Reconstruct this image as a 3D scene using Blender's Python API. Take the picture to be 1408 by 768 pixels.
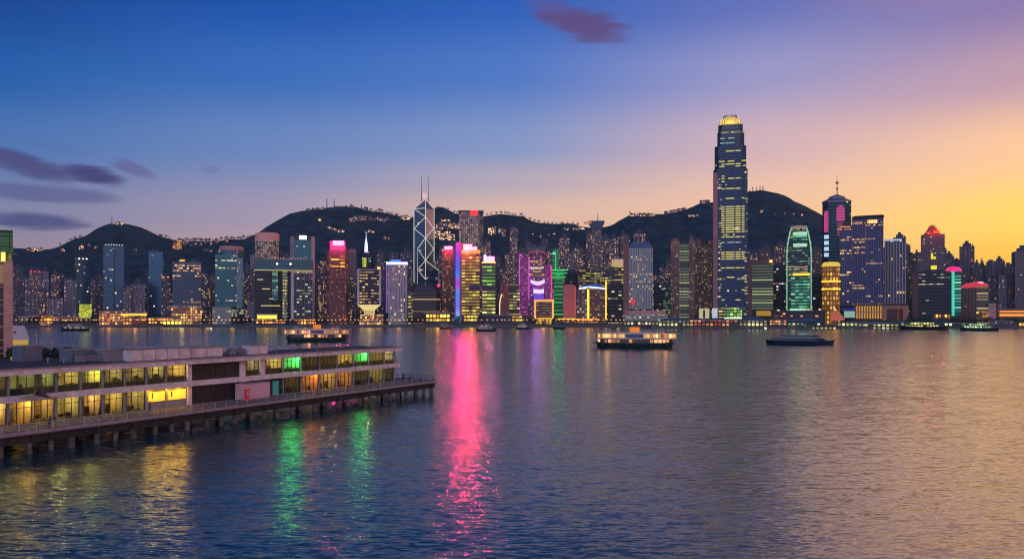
import bpy, bmesh, math, random
from mathutils import Vector, Matrix, noise as mn
random.seed(7)
R = math.radians
scene = bpy.context.scene
COL = scene.collection
for o in list(bpy.data.objects):
    bpy.data.objects.remove(o)

# ------------------------------------------------------------------ camera
F, CX, HZ, CAMZ = 1100.0, 704.0, 431.0, 20.0      # focal length in photo pixels, centre, horizon row, eye height
cam_d = bpy.data.cameras.new('camera'); cam = bpy.data.objects.new('camera', cam_d); COL.objects.link(cam)
cam.location = (0, 0, CAMZ); cam.rotation_euler = (R(90), 0, 0)
cam_d.sensor_width = 36; cam_d.lens = F / 1408 * 36
cam_d.shift_y = (HZ - 384) / 1408
cam_d.clip_start = 0.5; cam_d.clip_end = 40000
scene.camera = cam

def lin(c):
    return tuple(((v / 255) / 12.92 if v <= 10.3 else ((v / 255 + .055) / 1.055) ** 2.4) for v in c)

# ------------------------------------------------------------------ view, sampling
scene.view_settings.view_transform = 'Standard'; scene.view_settings.look = 'None'
scene.view_settings.exposure = 0; scene.view_settings.gamma = 1
scene.render.engine = 'CYCLES'
cy = scene.cycles
cy.use_denoising = True
try: cy.denoiser = 'OPENIMAGEDENOISE'
except Exception: pass
cy.max_bounces = 6; cy.diffuse_bounces = 2; cy.glossy_bounces = 4; cy.transmission_bounces = 4; cy.transparent_max_bounces = 8
cy.caustics_reflective = False; cy.caustics_refractive = False
cy.sample_clamp_indirect = 8; cy.sample_clamp_direct = 0
cy.use_adaptive_sampling = False
cy.filter_width = 1.15

# ------------------------------------------------------------------ sky (dusk): colour by direction
W = bpy.data.worlds.new('World'); scene.world = W; W.use_nodes = True
nt = W.node_tree; nt.nodes.clear()
def wn(t, **k):
    n = nt.nodes.new(t)
    for a, b in k.items(): setattr(n, a, b)
    return n
def mth(tree, op, a, b=None, c=None, clamp=False):
    n = tree.nodes.new('ShaderNodeMath'); n.operation = op; n.use_clamp = clamp
    for i, v in enumerate((a, b, c)):
        if v is None: continue
        if isinstance(v, (int, float)): n.inputs[i].default_value = v
        else: tree.links.new(v, n.inputs[i])
    return n.outputs[0]
def ramp(tree, fac, stops, interp='EASE'):
    n = tree.nodes.new('ShaderNodeValToRGB'); n.color_ramp.interpolation = interp
    e = n.color_ramp.elements
    stops = sorted(stops)
    while len(e) < len(stops): e.new(1)
    for i, (p, c) in enumerate(stops):
        e[i].position = p; e[i].color = (*c[:3], 1)
    tree.links.new(fac, n.inputs[0])
    return n.outputs[0]
def mixc(tree, f, a, b, mode='MIX'):
    n = tree.nodes.new('ShaderNodeMix'); n.data_type = 'RGBA'; n.blend_type = mode
    for s, v in ((0, f), (6, a), (7, b)):
        if isinstance(v, (int, float)): n.inputs[s].default_value = v
        elif isinstance(v, tuple): n.inputs[s].default_value = (*v[:3], 1)
        else: tree.links.new(v, n.inputs[s])
    return n.outputs[2]
tc = wn('ShaderNodeTexCoord'); sp = wn('ShaderNodeSeparateXYZ'); nt.links.new(tc.outputs['Generated'], sp.inputs[0])
dx, dy, dz = sp.outputs
az = mth(nt, 'ARCTAN2', dx, dy)                                  # 0 ahead, + to the right, radians
hl = mth(nt, 'SQRT', mth(nt, 'ADD', mth(nt, 'MULTIPLY', dx, dx), mth(nt, 'MULTIPLY', dy, dy)))
tel = mth(nt, 'DIVIDE', dz, mth(nt, 'MAXIMUM', hl, 0.001))       # tangent of the elevation
elev = mth(nt, 'MULTIPLY', mth(nt, 'MAXIMUM', tel, 0.0), 1.0, clamp=True)
# columns of sky colour: azimuth (deg) -> [(tan elevation, srgb)]
SKY = [
 (-180, [(0, (165, 152, 172)), (.12, (196, 184, 200)), (.30, (168, 178, 210)), (.6, (100, 140, 190)), (1, (24, 60, 110))]),
 (-90,  [(0, (90, 84, 112)), (.12, (70, 84, 120)), (.30, (12, 54, 92)), (.6, (4, 36, 66)), (1, (4, 28, 60))]),
 (-33,  [(0, (146, 120, 122)), (.066, (144, 126, 142)), (.10, (120, 122, 152)), (.177, (68, 106, 164)), (.253, (20, 84, 156)), (.33, (2, 60, 136)), (.42, (2, 44, 84)), (.6, (2, 34, 58)), (1, (4, 28, 54))]),
 (-17.8,[(0, (196, 146, 126)), (.08, (180, 146, 148)), (.113, (152, 140, 162)), (.2, (94, 122, 174)), (.287, (44, 96, 170)), (.373, (10, 72, 156)), (.47, (4, 50, 96)), (.65, (2, 38, 66)), (1, (4, 30, 60))]),
 (0,    [(0, (240, 174, 112)), (.128, (208, 172, 156)), (.165, (168, 156, 170)), (.21, (120, 138, 182)), (.30, (68, 108, 180)), (.39, (32, 84, 168)), (.55, (14, 58, 118)), (1, (8, 36, 84))]),
 (17.7, [(0, (252, 176, 84)), (.09, (244, 188, 128)), (.14, (228, 182, 154)), (.2, (196, 164, 170)), (.287, (140, 138, 182)), (.373, (88, 102, 170)), (.5, (92, 88, 122)), (.7, (48, 58, 100)), (1, (10, 38, 84))]),
 (32.6, [(0, (250, 156, 0)), (.05, (255, 194, 0)), (.10, (252, 206, 84)), (.177, (236, 186, 144)), (.253, (176, 142, 160)), (.33, (126, 110, 158)), (.43, (206, 132, 90)), (.65, (130, 86, 70)), (1, (14, 40, 90))]),  # high orange here and in the next column added to gild the water
 (60,   [(0, (255, 160, 10)), (.08, (255, 200, 50)), (.2, (255, 196, 90)), (.4, (250, 164, 90)), (.65, (170, 104, 70)), (1, (16, 40, 90))]),
 (110,  [(0, (190, 110, 70)), (.12, (180, 120, 110)), (.33, (100, 84, 126)), (.6, (30, 52, 108)), (1, (10, 34, 86))]),
 (180,  [(0, (165, 152, 172)), (.12, (196, 184, 200)), (.30, (168, 178, 210)), (.6, (100, 140, 190)), (1, (24, 60, 110))]),
]
cur = ramp(nt, elev, [(p, lin(c)) for p, c in SKY[0][1]])
for i in range(1, len(SKY)):
    nx = ramp(nt, elev, [(p, lin(c)) for p, c in SKY[i][1]])
    f = mth(nt, 'DIVIDE', mth(nt, 'SUBTRACT', az, R(SKY[i-1][0])), R(SKY[i][0] - SKY[i-1][0]), clamp=True)
    n = wn('ShaderNodeMapRange', interpolation_type='SMOOTHSTEP'); nt.links.new(f, n.inputs[0])
    f2 = mth(nt, 'ADD', mth(nt, 'MULTIPLY', f, .6), mth(nt, 'MULTIPLY', n.outputs[0], .4))
    cur = mixc(nt, f2, cur, nx)
# thin lens-shaped dusk clouds: azimuth, tan elevation, half sizes, tilt, density
def cloud_at(px, py, hw, hh, tilt, dens, col):
    x = (px - CX) / F; a = math.atan(x); t = (HZ - py) / F / math.sqrt(1 + x * x)
    return a, t, hw / F * .85, hh / F * .9, tilt, dens, col
CL = [cloud_at(36, 227, 52, 17, -.25, .85, (62, 56, 104)), cloud_at(130, 240, 42, 13, -.12, .95, (54, 46, 100)),
      cloud_at(182, 232, 30, 11, -.3, .55, (84, 68, 120)), cloud_at(60, 265, 95, 13, -.02, .6, (66, 68, 120)),
      cloud_at(40, 303, 70, 12, .0, .9, (62, 62, 114)), cloud_at(800, 32, 72, 27, -.22, .9, (84, 62, 110)),
      cloud_at(752, 8, 40, 10, -.1, .6, (84, 74, 140)), cloud_at(290, 233, 13, 6, .0, .35, (90, 92, 142)),
      cloud_at(75, 203, 60, 6, -.1, .2, (70, 84, 144))]
cvec = wn('ShaderNodeCombineXYZ'); nt.links.new(mth(nt, 'MULTIPLY', az, 11), cvec.inputs[0]); nt.links.new(mth(nt, 'MULTIPLY', tel, 56), cvec.inputs[1])
nz = wn('ShaderNodeTexNoise'); nz.inputs['Scale'].default_value = 1.3; nz.inputs['Detail'].default_value = 8; nz.inputs['Distortion'].default_value = .6; nt.links.new(cvec.outputs[0], nz.inputs['Vector'])
for a, t, ha, ht, tl, dn, cc in CL:
    ua = mth(nt, 'SUBTRACT', az, a); ut = mth(nt, 'SUBTRACT', tel, t)
    v = mth(nt, 'SUBTRACT', ut, mth(nt, 'MULTIPLY', ua, tl))
    qa = mth(nt, 'DIVIDE', ua, ha); qt = mth(nt, 'DIVIDE', v, ht)
    r2 = mth(nt, 'ADD', mth(nt, 'MULTIPLY', qa, qa), mth(nt, 'MULTIPLY', qt, qt))
    r2 = mth(nt, 'ADD', r2, mth(nt, 'MULTIPLY', mth(nt, 'SUBTRACT', nz.outputs[0], .5), 2.5))
    m = wn('ShaderNodeMapRange', interpolation_type='SMOOTHSTEP'); nt.links.new(r2, m.inputs[0])
    m.inputs[1].default_value = 1.45; m.inputs[2].default_value = .15; m.inputs[3].default_value = 0; m.inputs[4].default_value = dn
    cur = mixc(nt, m.outputs[0], cur, lin(cc))
bg = wn('ShaderNodeBackground'); nt.links.new(cur, bg.inputs[0]); 
bk = wn('ShaderNodeMapRange', interpolation_type='SMOOTHSTEP'); nt.links.new(dy, bk.inputs[0]); bk.inputs[1].default_value = .15; bk.inputs[2].default_value = -.75; bk.inputs[3].default_value = 1.25; bk.inputs[4].default_value = 3.6
nt.links.new(bk.outputs[0], bg.inputs[1])   # unseen sky behind the camera, brightened as added fill for the facades
sky = wn('ShaderNodeTexSky', sky_type='NISHITA', sun_disc=False)
SUN_EL, SUN_AZ = R(1.5), R(40)
sky.sun_elevation = SUN_EL; sky.sun_rotation = SUN_AZ
bg2 = wn('ShaderNodeBackground'); nt.links.new(sky.outputs[0], bg2.inputs[0]); bg2.inputs[1].default_value = 0.008
ad = wn('ShaderNodeAddShader'); nt.links.new(bg.outputs[0], ad.inputs[0]); nt.links.new(bg2.outputs[0], ad.inputs[1])
wo = wn('ShaderNodeOutputWorld'); nt.links.new(ad.outputs[0], wo.inputs[0])

# the last of the sunset, low to the right beyond the frame
sl = bpy.data.lights.new('sun', 'SUN'); sl.energy = 0.3; sl.angle = R(40); sl.color = (1, .55, .27)
so = bpy.data.objects.new('sun', sl); COL.objects.link(so)
d = Vector((math.sin(SUN_AZ) * math.cos(R(12)), math.cos(SUN_AZ) * math.cos(R(12)), math.sin(R(12))))
so.rotation_euler = d.to_track_quat('Z', 'Y').to_euler(); so.location = (300, 300, 300)

# ------------------------------------------------------------------ helpers
def P(px, py, Y): return Vector(((px - CX) * Y / F, Y, CAMZ - (py - HZ) * Y / F))
def ZY(py, Y): return CAMZ - (py - HZ) * Y / F
def tag(o, label=None, cat=None, group=None, kind=None):
    if label: o['label'] = label
    if cat: o['category'] = cat
    if group: o['group'] = group
    if kind: o['kind'] = kind
    return o
def empty(name, loc, rz=0, label=None, cat=None, group=None):
    o = bpy.data.objects.new(name, None); COL.objects.link(o)
    o.location = loc; o.rotation_euler = (0, 0, rz); o.empty_display_size = 2
    return tag(o, label, cat, group)
class MB:
    """collects faces (with uv in metres) and links them as one mesh object"""
    def __init__(s): s.v = []; s.f = []; s.uv = []; s.smooth = []
    def face(s, pts, uvs=None, sm=False):
        i = len(s.v); s.v += [tuple(p) for p in pts]; s.f.append(tuple(range(i, i + len(pts))))
        s.uv.append(uvs or [(0, 0)] * len(pts)); s.smooth.append(sm)
    def prism(s, poly, z0, z1, top=None, cap=True, sm=False, uoff=0.0, bottom=False):
        """poly counter-clockwise seen from above; wall uv = metres along the wall / height"""
        top = top or poly; n = len(poly); u = uoff
        for i in range(n):
            a, b = poly[i], poly[(i + 1) % n]; c, e = top[(i + 1) % n], top[i]
            L = math.hypot(b[0] - a[0], b[1] - a[1])
            s.face([(*a, z0), (*b, z0), (*c, z1), (*e, z1)], [(u, z0), (u + L, z0), (u + L, z1), (u, z1)], sm)
            u += L
        if cap: s.face([(*p, z1) for p in top])
        if bottom: s.face([(*p, z0) for p in reversed(poly)])
        return s
    def box(s, x0, x1, y0, y1, z0, z1):
        return s.prism([(x0, y0), (x1, y0), (x1, y1), (x0, y1)], z0, z1, bottom=True)
    def tube(s, p, q, r, n=6, r2=None):
        p, q = Vector(p), Vector(q); d = (q - p)
        if d.length < 1e-6: return s
        L = d.length; d.normalize(); r2 = r if r2 is None else r2
        a = d.orthogonal().normalized(); b = d.cross(a)
        A = [p + (a * math.cos(2 * math.pi * i / n) + b * math.sin(2 * math.pi * i / n)) * r for i in range(n)]
        Q = [q + (a * math.cos(2 * math.pi * i / n) + b * math.sin(2 * math.pi * i / n)) * r2 for i in range(n)]
        for i in range(n):
            j = (i + 1) % n; s.face([A[i], A[j], Q[j], Q[i]], [(0, 0), (0, 0), (0, L), (0, L)], n > 6)
        s.face(list(reversed(A))); s.face(Q)
        return s
    def bar(s, p, q, w, h):
        """rectangular bar between two points, w across (horizontal), h tall"""
        p, q = Vector(p), Vector(q); d = (q - p).normalized()
        a = d.cross(Vector((0, 0, 1)))
        if a.length < 1e-4: a = Vector((1, 0, 0))
        a.normalize(); b = a.cross(d).normalized()
        cs = [(-w/2, -h/2), (w/2, -h/2), (w/2, h/2), (-w/2, h/2)]
        A = [p + a * x + b * y for x, y in cs]; Q = [q + a * x + b * y for x, y in cs]
        for i in range(4):
            j = (i + 1) % 4; s.face([A[i], A[j], Q[j], Q[i]])
        s.face(list(reversed(A))); s.face(Q)
        return s
    def lathe(s, prof, n=20, cx=0, cy=0, sm=True):
        for k in range(len(prof) - 1):
            (r0, z0), (r1, z1) = prof[k], prof[k + 1]
            for i in range(n):
                a, b = 2 * math.pi * i / n, 2 * math.pi * (i + 1) / n
                rr = max(r0, r1)
                pts = [(cx + r0 * math.cos(a), cy + r0 * math.sin(a), z0), (cx + r0 * math.cos(b), cy + r0 * math.sin(b), z0),
                       (cx + r1 * math.cos(b), cy + r1 * math.sin(b), z1), (cx + r1 * math.cos(a), cy + r1 * math.sin(a), z1)]
                s.face(pts, [(a * rr, z0), (b * rr, z0), (b * rr, z1), (a * rr, z1)], sm)
        return s
    def build(s, name, mat, parent=None, loc=None, rz=0, weld=False):
        me = bpy.data.meshes.new(name); me.from_pydata(s.v, [], s.f)
        ul = me.uv_layers.new(name='UVMap'); k = 0
        for uvs in s.uv:
            for q in uvs: ul.data[k].uv = q; k += 1
        me.polygons.foreach_set('use_smooth', s.smooth)
        if weld:
            bm = bmesh.new(); bm.from_mesh(me); bmesh.ops.remove_doubles(bm, verts=bm.verts, dist=1e-4); bm.to_mesh(me); bm.free()
        me.materials.append(mat); me.update()
        o = bpy.data.objects.new(name, me); COL.objects.link(o)
        if parent: o.parent = parent
        if loc: o.location = loc
        o.rotation_euler.z = rz
        return o
def rect(w, d, cx=0, cy=0): return [(cx - w/2, cy - d/2), (cx + w/2, cy - d/2), (cx + w/2, cy + d/2), (cx - w/2, cy + d/2)]
def ngon(r, n=24, cx=0, cy=0, ry=None, ph=0): return [(cx + r * math.cos(2*math.pi*(i+ph)/n), cy + (ry or r) * math.sin(2*math.pi*(i+ph)/n)) for i in range(n)]
def chamf(w, d, c): 
    x, y = w/2, d/2
    return [(-x + c, -y), (x - c, -y), (x, -y + c), (x, y - c), (x - c, y), (-x + c, y), (-x, y - c), (-x, -y + c)]
def notched(w, d, n=3, r=1.6):
    """slab with recessed bays along front and back, as on residential towers"""
    pts = []; s = w / (2 * n + 1); x = -w/2
    for i in range(2 * n + 1):
        y = -d/2 if i % 2 == 0 else -d/2 + r
        pts += [(x, y), (x + s, y)]; x += s
    return pts + [(-p[0], -p[1]) for p in pts]

_mats = {}
def pmat(name, col, rough=.7, metal=0, emit=None, es=0, spec=.5, var=.0, vs=.2):
    """plain procedural material: colour with a little noise"""
    key = (name,)
    if key in _mats: return _mats[key]
    m = bpy.data.materials.new(name); m.use_nodes = True; t = m.node_tree; b = t.nodes['Principled BSDF']
    b.inputs['Base Color'].default_value = (*col, 1); b.inputs['Roughness'].default_value = rough
    b.inputs['Metallic'].default_value = metal; b.inputs['Specular IOR Level'].default_value = spec
    if emit: b.inputs['Emission Color'].default_value = (*emit, 1); b.inputs['Emission Strength'].default_value = es
    if var:
        co = t.nodes.new('ShaderNodeTexCoord'); n = t.nodes.new('ShaderNodeTexNoise'); n.inputs['Scale'].default_value = vs; n.inputs['Detail'].default_value = 6
        t.links.new(co.outputs['Object'], n.inputs['Vector'])
        c = ramp(t, n.outputs[0], [(.3, tuple(v * (1 - var) for v in col)), (.7, tuple(min(1, v * (1 + var)) for v in col))], 'LINEAR')
        t.links.new(c, b.inputs['Base Color'])
    _mats[key] = m
    return m

# facade node group -----------------------------------------------------
def make_facade_group():
    g = bpy.data.node_groups.new('facade', 'ShaderNodeTree')
    I = g.interface
    def inp(n, ty, d):
        s = I.new_socket(n, in_out='INPUT', socket_type=ty); s.default_value = d
    inp('Wall', 'NodeSocketColor', (.3, .3, .3, 1)); inp('Glass', 'NodeSocketColor', (.03, .05, .08, 1))
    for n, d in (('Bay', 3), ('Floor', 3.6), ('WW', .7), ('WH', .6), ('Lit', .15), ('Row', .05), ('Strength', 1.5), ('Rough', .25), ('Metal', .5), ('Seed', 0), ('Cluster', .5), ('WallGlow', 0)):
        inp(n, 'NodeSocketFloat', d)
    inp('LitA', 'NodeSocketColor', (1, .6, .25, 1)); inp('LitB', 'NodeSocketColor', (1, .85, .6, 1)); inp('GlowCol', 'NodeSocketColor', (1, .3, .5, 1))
    I.new_socket('Shader', in_out='OUTPUT', socket_type='NodeSocketShader')
    gi = g.nodes.new('NodeGroupInput'); go = g.nodes.new('NodeGroupOutput'); i = gi.outputs
    uv = g.nodes.new('ShaderNodeUVMap'); s = g.nodes.new('ShaderNodeSeparateXYZ'); g.links.new(uv.outputs[0], s.inputs[0])
    oi = g.nodes.new('ShaderNodeObjectInfo')
    seed = mth(g, 'ADD', i['Seed'], mth(g, 'MULTIPLY', oi.outputs['Random'], 97.0))
    U = mth(g, 'DIVIDE', s.outputs[0], i['Bay']); V = mth(g, 'DIVIDE', s.outputs[1], i['Floor'])
    cu, cv = mth(g, 'FLOOR', U), mth(g, 'FLOOR', V); fu, fv = mth(g, 'FRACT', U), mth(g, 'FRACT', V)
    def inside(f, w):
        h = mth(g, 'ABSOLUTE', mth(g, 'SUBTRACT', f, .5))
        return mth(g, 'LESS_THAN', h, mth(g, 'MULTIPLY', w, .5))
    win = mth(g, 'MULTIPLY', inside(fu, i['WW']), inside(fv, i['WH']))
    def comb(a, b, c):
        n = g.nodes.new('ShaderNodeCombineXYZ')
        for k, v in enumerate((a, b, c)):
            if isinstance(v, (int, float)): n.inputs[k].default_value = v
            else: g.links.new(v, n.inputs[k])
        return n.outputs[0]
    def wnoise(v):
        n = g.nodes.new('ShaderNodeTexWhiteNoise'); n.noise_dimensions = '3D'; g.links.new(v, n.inputs['Vector']); return n
    w1 = wnoise(comb(cu, cv, seed)); w2 = wnoise(comb(cu, cv, mth(g, 'ADD', seed, 31.7)))
    wr = wnoise(comb(7.3, cv, mth(g, 'ADD', seed, 5.1)))
    nz = g.nodes.new('ShaderNodeTexNoise'); nz.inputs['Scale'].default_value = 1; nz.inputs['Detail'].default_value = 1
    g.links.new(comb(mth(g, 'MULTIPLY', cu, .16), mth(g, 'MULTIPLY', cv, .22), seed), nz.inputs['Vector'])
    clus = g.nodes.new('ShaderNodeMapRange'); g.links.new(nz.outputs[0], clus.inputs[0])
    clus.inputs[1].default_value = .38; clus.inputs[2].default_value = .66; clus.inputs[3].default_value = .1; clus.inputs[4].default_value = 2.2
    prob = mth(g, 'MULTIPLY', i['Lit'], mth(g, 'ADD', mth(g, 'MULTIPLY', clus.outputs[0], i['Cluster']), mth(g, 'SUBTRACT', 1, i['Cluster'])))
    nr = g.nodes.new('ShaderNodeTexNoise'); nr.inputs['Scale'].default_value = 1; nr.inputs['Detail'].default_value = 0
    g.links.new(comb(mth(g, 'MULTIPLY', cu, .22), mth(g, 'MULTIPLY', cv, 3.7), seed), nr.inputs['Vector'])
    n1 = g.nodes.new('ShaderNodeTexNoise'); n1.inputs['Scale'].default_value = 1; n1.inputs['Detail'].default_value = 0
    g.links.new(comb(mth(g, 'MULTIPLY', seed, 1.7), mth(g, 'MULTIPLY', cv, .17), 3.3), n1.inputs['Vector'])
    rc = g.nodes.new('ShaderNodeMapRange'); g.links.new(n1.outputs[0], rc.inputs[0])
    for k_, v_ in ((1, .4), (2, .62), (3, .15), (4, 3.0)): rc.inputs[k_].default_value = v_
    rowp = mth(g, 'MULTIPLY', i['Row'], mth(g, 'ADD', mth(g, 'MULTIPLY', rc.outputs[0], i['Cluster']), mth(g, 'SUBTRACT', 1, i['Cluster'])))
    rowlit = mth(g, 'MULTIPLY', mth(g, 'LESS_THAN', wr.outputs[0], rowp), mth(g, 'GREATER_THAN', nr.outputs[0], .40))
    lit = mth(g, 'MULTIPLY', win, mth(g, 'MAXIMUM', mth(g, 'LESS_THAN', w1.outputs[0], prob), mth(g, 'MULTIPLY', rowlit, mth(g, 'LESS_THAN', w2.outputs[0], .86))))
    br = mth(g, 'ADD', .25, mth(g, 'MULTIPLY', mth(g, 'POWER', w2.outputs[0], 2.0), 1.3))
    # the brightness differs across a window: a dim upper part, blinds
    es = mth(g, 'MULTIPLY', mth(g, 'MULTIPLY', lit, br), i['Strength'])
    lc = mixc(g, w2.outputs[0], i['LitA'], i['LitB'])
    b = g.nodes.new('ShaderNodeBsdfPrincipled')
    co = g.nodes.new('ShaderNodeTexCoord'); nn = g.nodes.new('ShaderNodeTexNoise'); nn.inputs['Scale'].default_value = .06; nn.inputs['Detail'].default_value = 5
    g.links.new(co.outputs['Object'], nn.inputs['Vector'])
    wallv = mixc(g, mth(g, 'MULTIPLY', nn.outputs[0], .5), i['Wall'], (.02, .02, .03), 'MIX')
    gv = mixc(g, mth(g, 'MULTIPLY', w1.outputs[0], .35), i['Glass'], (.005, .008, .015))
    g.links.new(mixc(g, win, wallv, gv), b.inputs['Base Color'])
    g.links.new(mth(g, 'ADD', mth(g, 'MULTIPLY', win, mth(g, 'SUBTRACT', i['Rough'], .75)), .75), b.inputs['Roughness'])
    g.links.new(mth(g, 'MULTIPLY', win, i['Metal']), b.inputs['Metallic'])
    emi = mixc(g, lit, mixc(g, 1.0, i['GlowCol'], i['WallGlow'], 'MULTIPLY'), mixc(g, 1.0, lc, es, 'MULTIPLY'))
    # windows that are dark do not glow; flood light painted as wall emission only where WallGlow > 0
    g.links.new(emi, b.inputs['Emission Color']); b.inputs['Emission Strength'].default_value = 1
    g.links.new(b.outputs[0], go.inputs[0])
    return g
FG = make_facade_group()
def fmat(name, wall=(90, 90, 100), glass=(30, 40, 60), bay=3, floor=3.6, ww=.7, wh=.6, lit=.15, row=.05, es=1.5, a=(255, 170, 80), b=(255, 220, 160),
         rough=.25, metal=.5, seed=0, cluster=.6, glow=0, gc=(255, 80, 140)):
    if name in _mats: return _mats[name]
    m = bpy.data.materials.new(name); m.use_nodes = True; t = m.node_tree
    t.nodes.remove(t.nodes['Principled BSDF']); n = t.nodes.new('ShaderNodeGroup'); n.node_tree = FG
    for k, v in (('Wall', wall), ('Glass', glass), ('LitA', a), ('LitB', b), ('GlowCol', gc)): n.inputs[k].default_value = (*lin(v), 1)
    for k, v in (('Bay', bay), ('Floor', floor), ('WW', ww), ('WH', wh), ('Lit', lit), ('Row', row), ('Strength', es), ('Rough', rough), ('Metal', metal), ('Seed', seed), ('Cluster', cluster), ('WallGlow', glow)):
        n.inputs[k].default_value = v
    t.links.new(n.outputs[0], t.nodes['Material Output'].inputs[0])
    _mats[name] = m
    return m
def emat(name, col, es, base=None):
    return pmat(name, lin(base or tuple(v * .4 for v in col)), .5, 0, lin(col), es)
def lamp(name, loc, col, watts, r=1.0):
    l = bpy.data.lights.new(name, 'POINT'); l.energy = watts; l.color = lin(col); l.shadow_soft_size = r
    o = bpy.data.objects.new(name, l); COL.objects.link(o); o.location = loc
    return o

# ------------------------------------------------------------------ water
def water_mat():
    m = bpy.data.materials.new('harbour_water'); m.use_nodes = True; t = m.node_tree; b = t.nodes['Principled BSDF']
    b.inputs['Base Color'].default_value = (.001, .042, .05, 1); b.inputs['Roughness'].default_value = .17; b.inputs['IOR'].default_value = 1.62
    g = t.nodes.new('ShaderNodeNewGeometry')
    tot = None
    for sx, sy, k, det, kx in ((.03, .13, .028, 2, .8), (.2, .9, .09, 3, 1.0), (.6, 2.8, .24, 3, .85), (1.7, 8.5, .18, 2, 1.0)):
        mp = t.nodes.new('ShaderNodeMapping'); mp.inputs['Scale'].default_value = (sx, sy, 1); mp.inputs['Rotation'].default_value = (0, 0, R(12))
        t.links.new(g.outputs['Position'], mp.inputs[0])
        n = t.nodes.new('ShaderNodeTexNoise'); n.inputs['Scale'].default_value = 1; n.inputs['Detail'].default_value = det; n.inputs['Distortion'].default_value = .4
        t.links.new(mp.outputs[0], n.inputs['Vector'])
        v = t.nodes.new('ShaderNodeVectorMath'); v.operation = 'SUBTRACT'; t.links.new(n.outputs['Color'], v.inputs[0]); v.inputs[1].default_value = (.5, .5, .5)
        v2 = t.nodes.new('ShaderNodeVectorMath'); v2.operation = 'MULTIPLY'; t.links.new(v.outputs[0], v2.inputs[0]); v2.inputs[1].default_value = (k * 2 * kx, k * 2, 0)
        if tot is None: tot = v2.outputs[0]
        else:
            a = t.nodes.new('ShaderNodeVectorMath'); a.operation = 'ADD'; t.links.new(tot, a.inputs[0]); t.links.new(v2.outputs[0], a.inputs[1]); tot = a.outputs[0]
    a = t.nodes.new('ShaderNodeVectorMath'); a.operation = 'ADD'; t.links.new(tot, a.inputs[0]); a.inputs[1].default_value = (0, 0, 1)
    nn = t.nodes.new('ShaderNodeVectorMath'); nn.operation = 'NORMALIZE'; t.links.new(a.outputs[0], nn.inputs[0])
    t.links.new(nn.outputs[0], b.inputs['Normal'])
    return m
wm = MB(); wm.face([(-9000, -1500, 0), (9000, -1500, 0), (9000, 9000, 0), (-9000, 9000, 0)])
tag(wm.build('water', water_mat()), kind='structure')

# ------------------------------------------------------------------ hills
RID = [(-700, 352), (-300, 350), (0, 340), (20, 341), (40, 342), (60, 343), (75, 342), (85, 337), (100, 330), (106, 327), (115, 326), (125, 320), (135, 313), (148, 308), (165, 307), (178, 308), (190, 315),
       (205, 322), (215, 324), (228, 327), (240, 331), (255, 331), (300, 332), (312, 329), (335, 329), (345, 325), (360, 318), (375, 307), (390, 298), (400, 293), (420, 289),
       (440, 287), (457, 285), (481, 284), (490, 285), (505, 289), (520, 291), (536, 294), (551, 298), (568, 299), (590, 291), (603, 283), (612, 286), (622, 292), (640, 296), (667, 297), (689, 294),
       (707, 296), (718, 297), (729, 303), (739, 306), (768, 308), (788, 307), (796, 311), (810, 313), (832, 313), (841, 310), (854, 302), (867, 295), (882, 295), (899, 295),
       (914, 294), (942, 289), (963, 279), (980, 278), (1005, 270), (1028, 264), (1049, 261), (1064, 265), (1080, 269), (1091, 276), (1107, 283), (1122, 291), (1135, 299), (1150, 309), (1175, 325), (1200, 338), (1240, 352), (1300, 362), (1408, 368), (1700, 375), (2300, 400)]
YR = 2400.0
def ridge(px):
    if px <= RID[0][0]: return RID[0][1]
    for (a, ya), (b, yb) in zip(RID, RID[1:]):
        if px <= b: return ya + (yb - ya) * (px - a) / (b - a)
    return RID[-1][1]
def terrain(x, y):
    """ground height: flat shore, slopes from y = 1480 up to the ridge at 2400 and down behind it"""
    px = CX + x / YR * F
    zr = ZY(ridge(px), YR)
    k = (y - 1480) / (YR - 1480)
    if k <= 0: return 3.0
    if k <= 1:
        s = k ** 1.25
        sp = mn.noise(Vector((x * .0042, y * .0016, 1.3))) * .22 + mn.noise(Vector((x * .013, y * .006, 4.1))) * .07
        z = zr * min(s * (1 + sp * (1 - k) * 3.0), .1 + k * .88 + .02 * k)
        return max(3.0, 3 + (z - 3))
    return max(3.0, zr * (1 - ((y - YR) / 900) ** 2))
bm = bmesh.new(); rows = []
xs = [-3300 + 17 * i for i in range(int(6900 / 17))]; ys = [1470 + 24 * i for i in range(39)] + [2400, 2425, 2460, 2520, 2650, 2850, 3100, 3400]
for y in ys:
    row = []
    for x in xs:
        z = terrain(x, y)
        if 2200 < y < 2470: z += mn.noise(Vector((x * .05, y * .05, 0))) * 2.2 + max(0, mn.noise(Vector((x * .11, y * .1, 7)))) * 4
        elif y > 1500: z += mn.noise(Vector((x * .03, y * .03, 0))) * 6 + abs(mn.noise(Vector((x * .012, y * .004, 3)))) * -14 * min(1, (y - 1500) / 300) * min(1, (2400 - y) / 200) if y < 2400 else 0
        row.append(bm.verts.new((x, y, z)))
    rows.append(row)
for a, b in zip(rows, rows[1:]):
    for i in range(len(xs) - 1): bm.faces.new((a[i], a[i+1], b[i+1], b[i]))
me = bpy.data.meshes.new('hills'); bm.to_mesh(me); bm.free()
for p in me.polygons: p.use_smooth = True
hm = pmat('wooded_hillside', (.022, .038, .05), .95, var=.7, vs=.035, spec=.1)
me.materials.append(hm); ho = bpy.data.objects.new('hills', me); COL.objects.link(ho); tag(ho, kind='structure')
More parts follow.
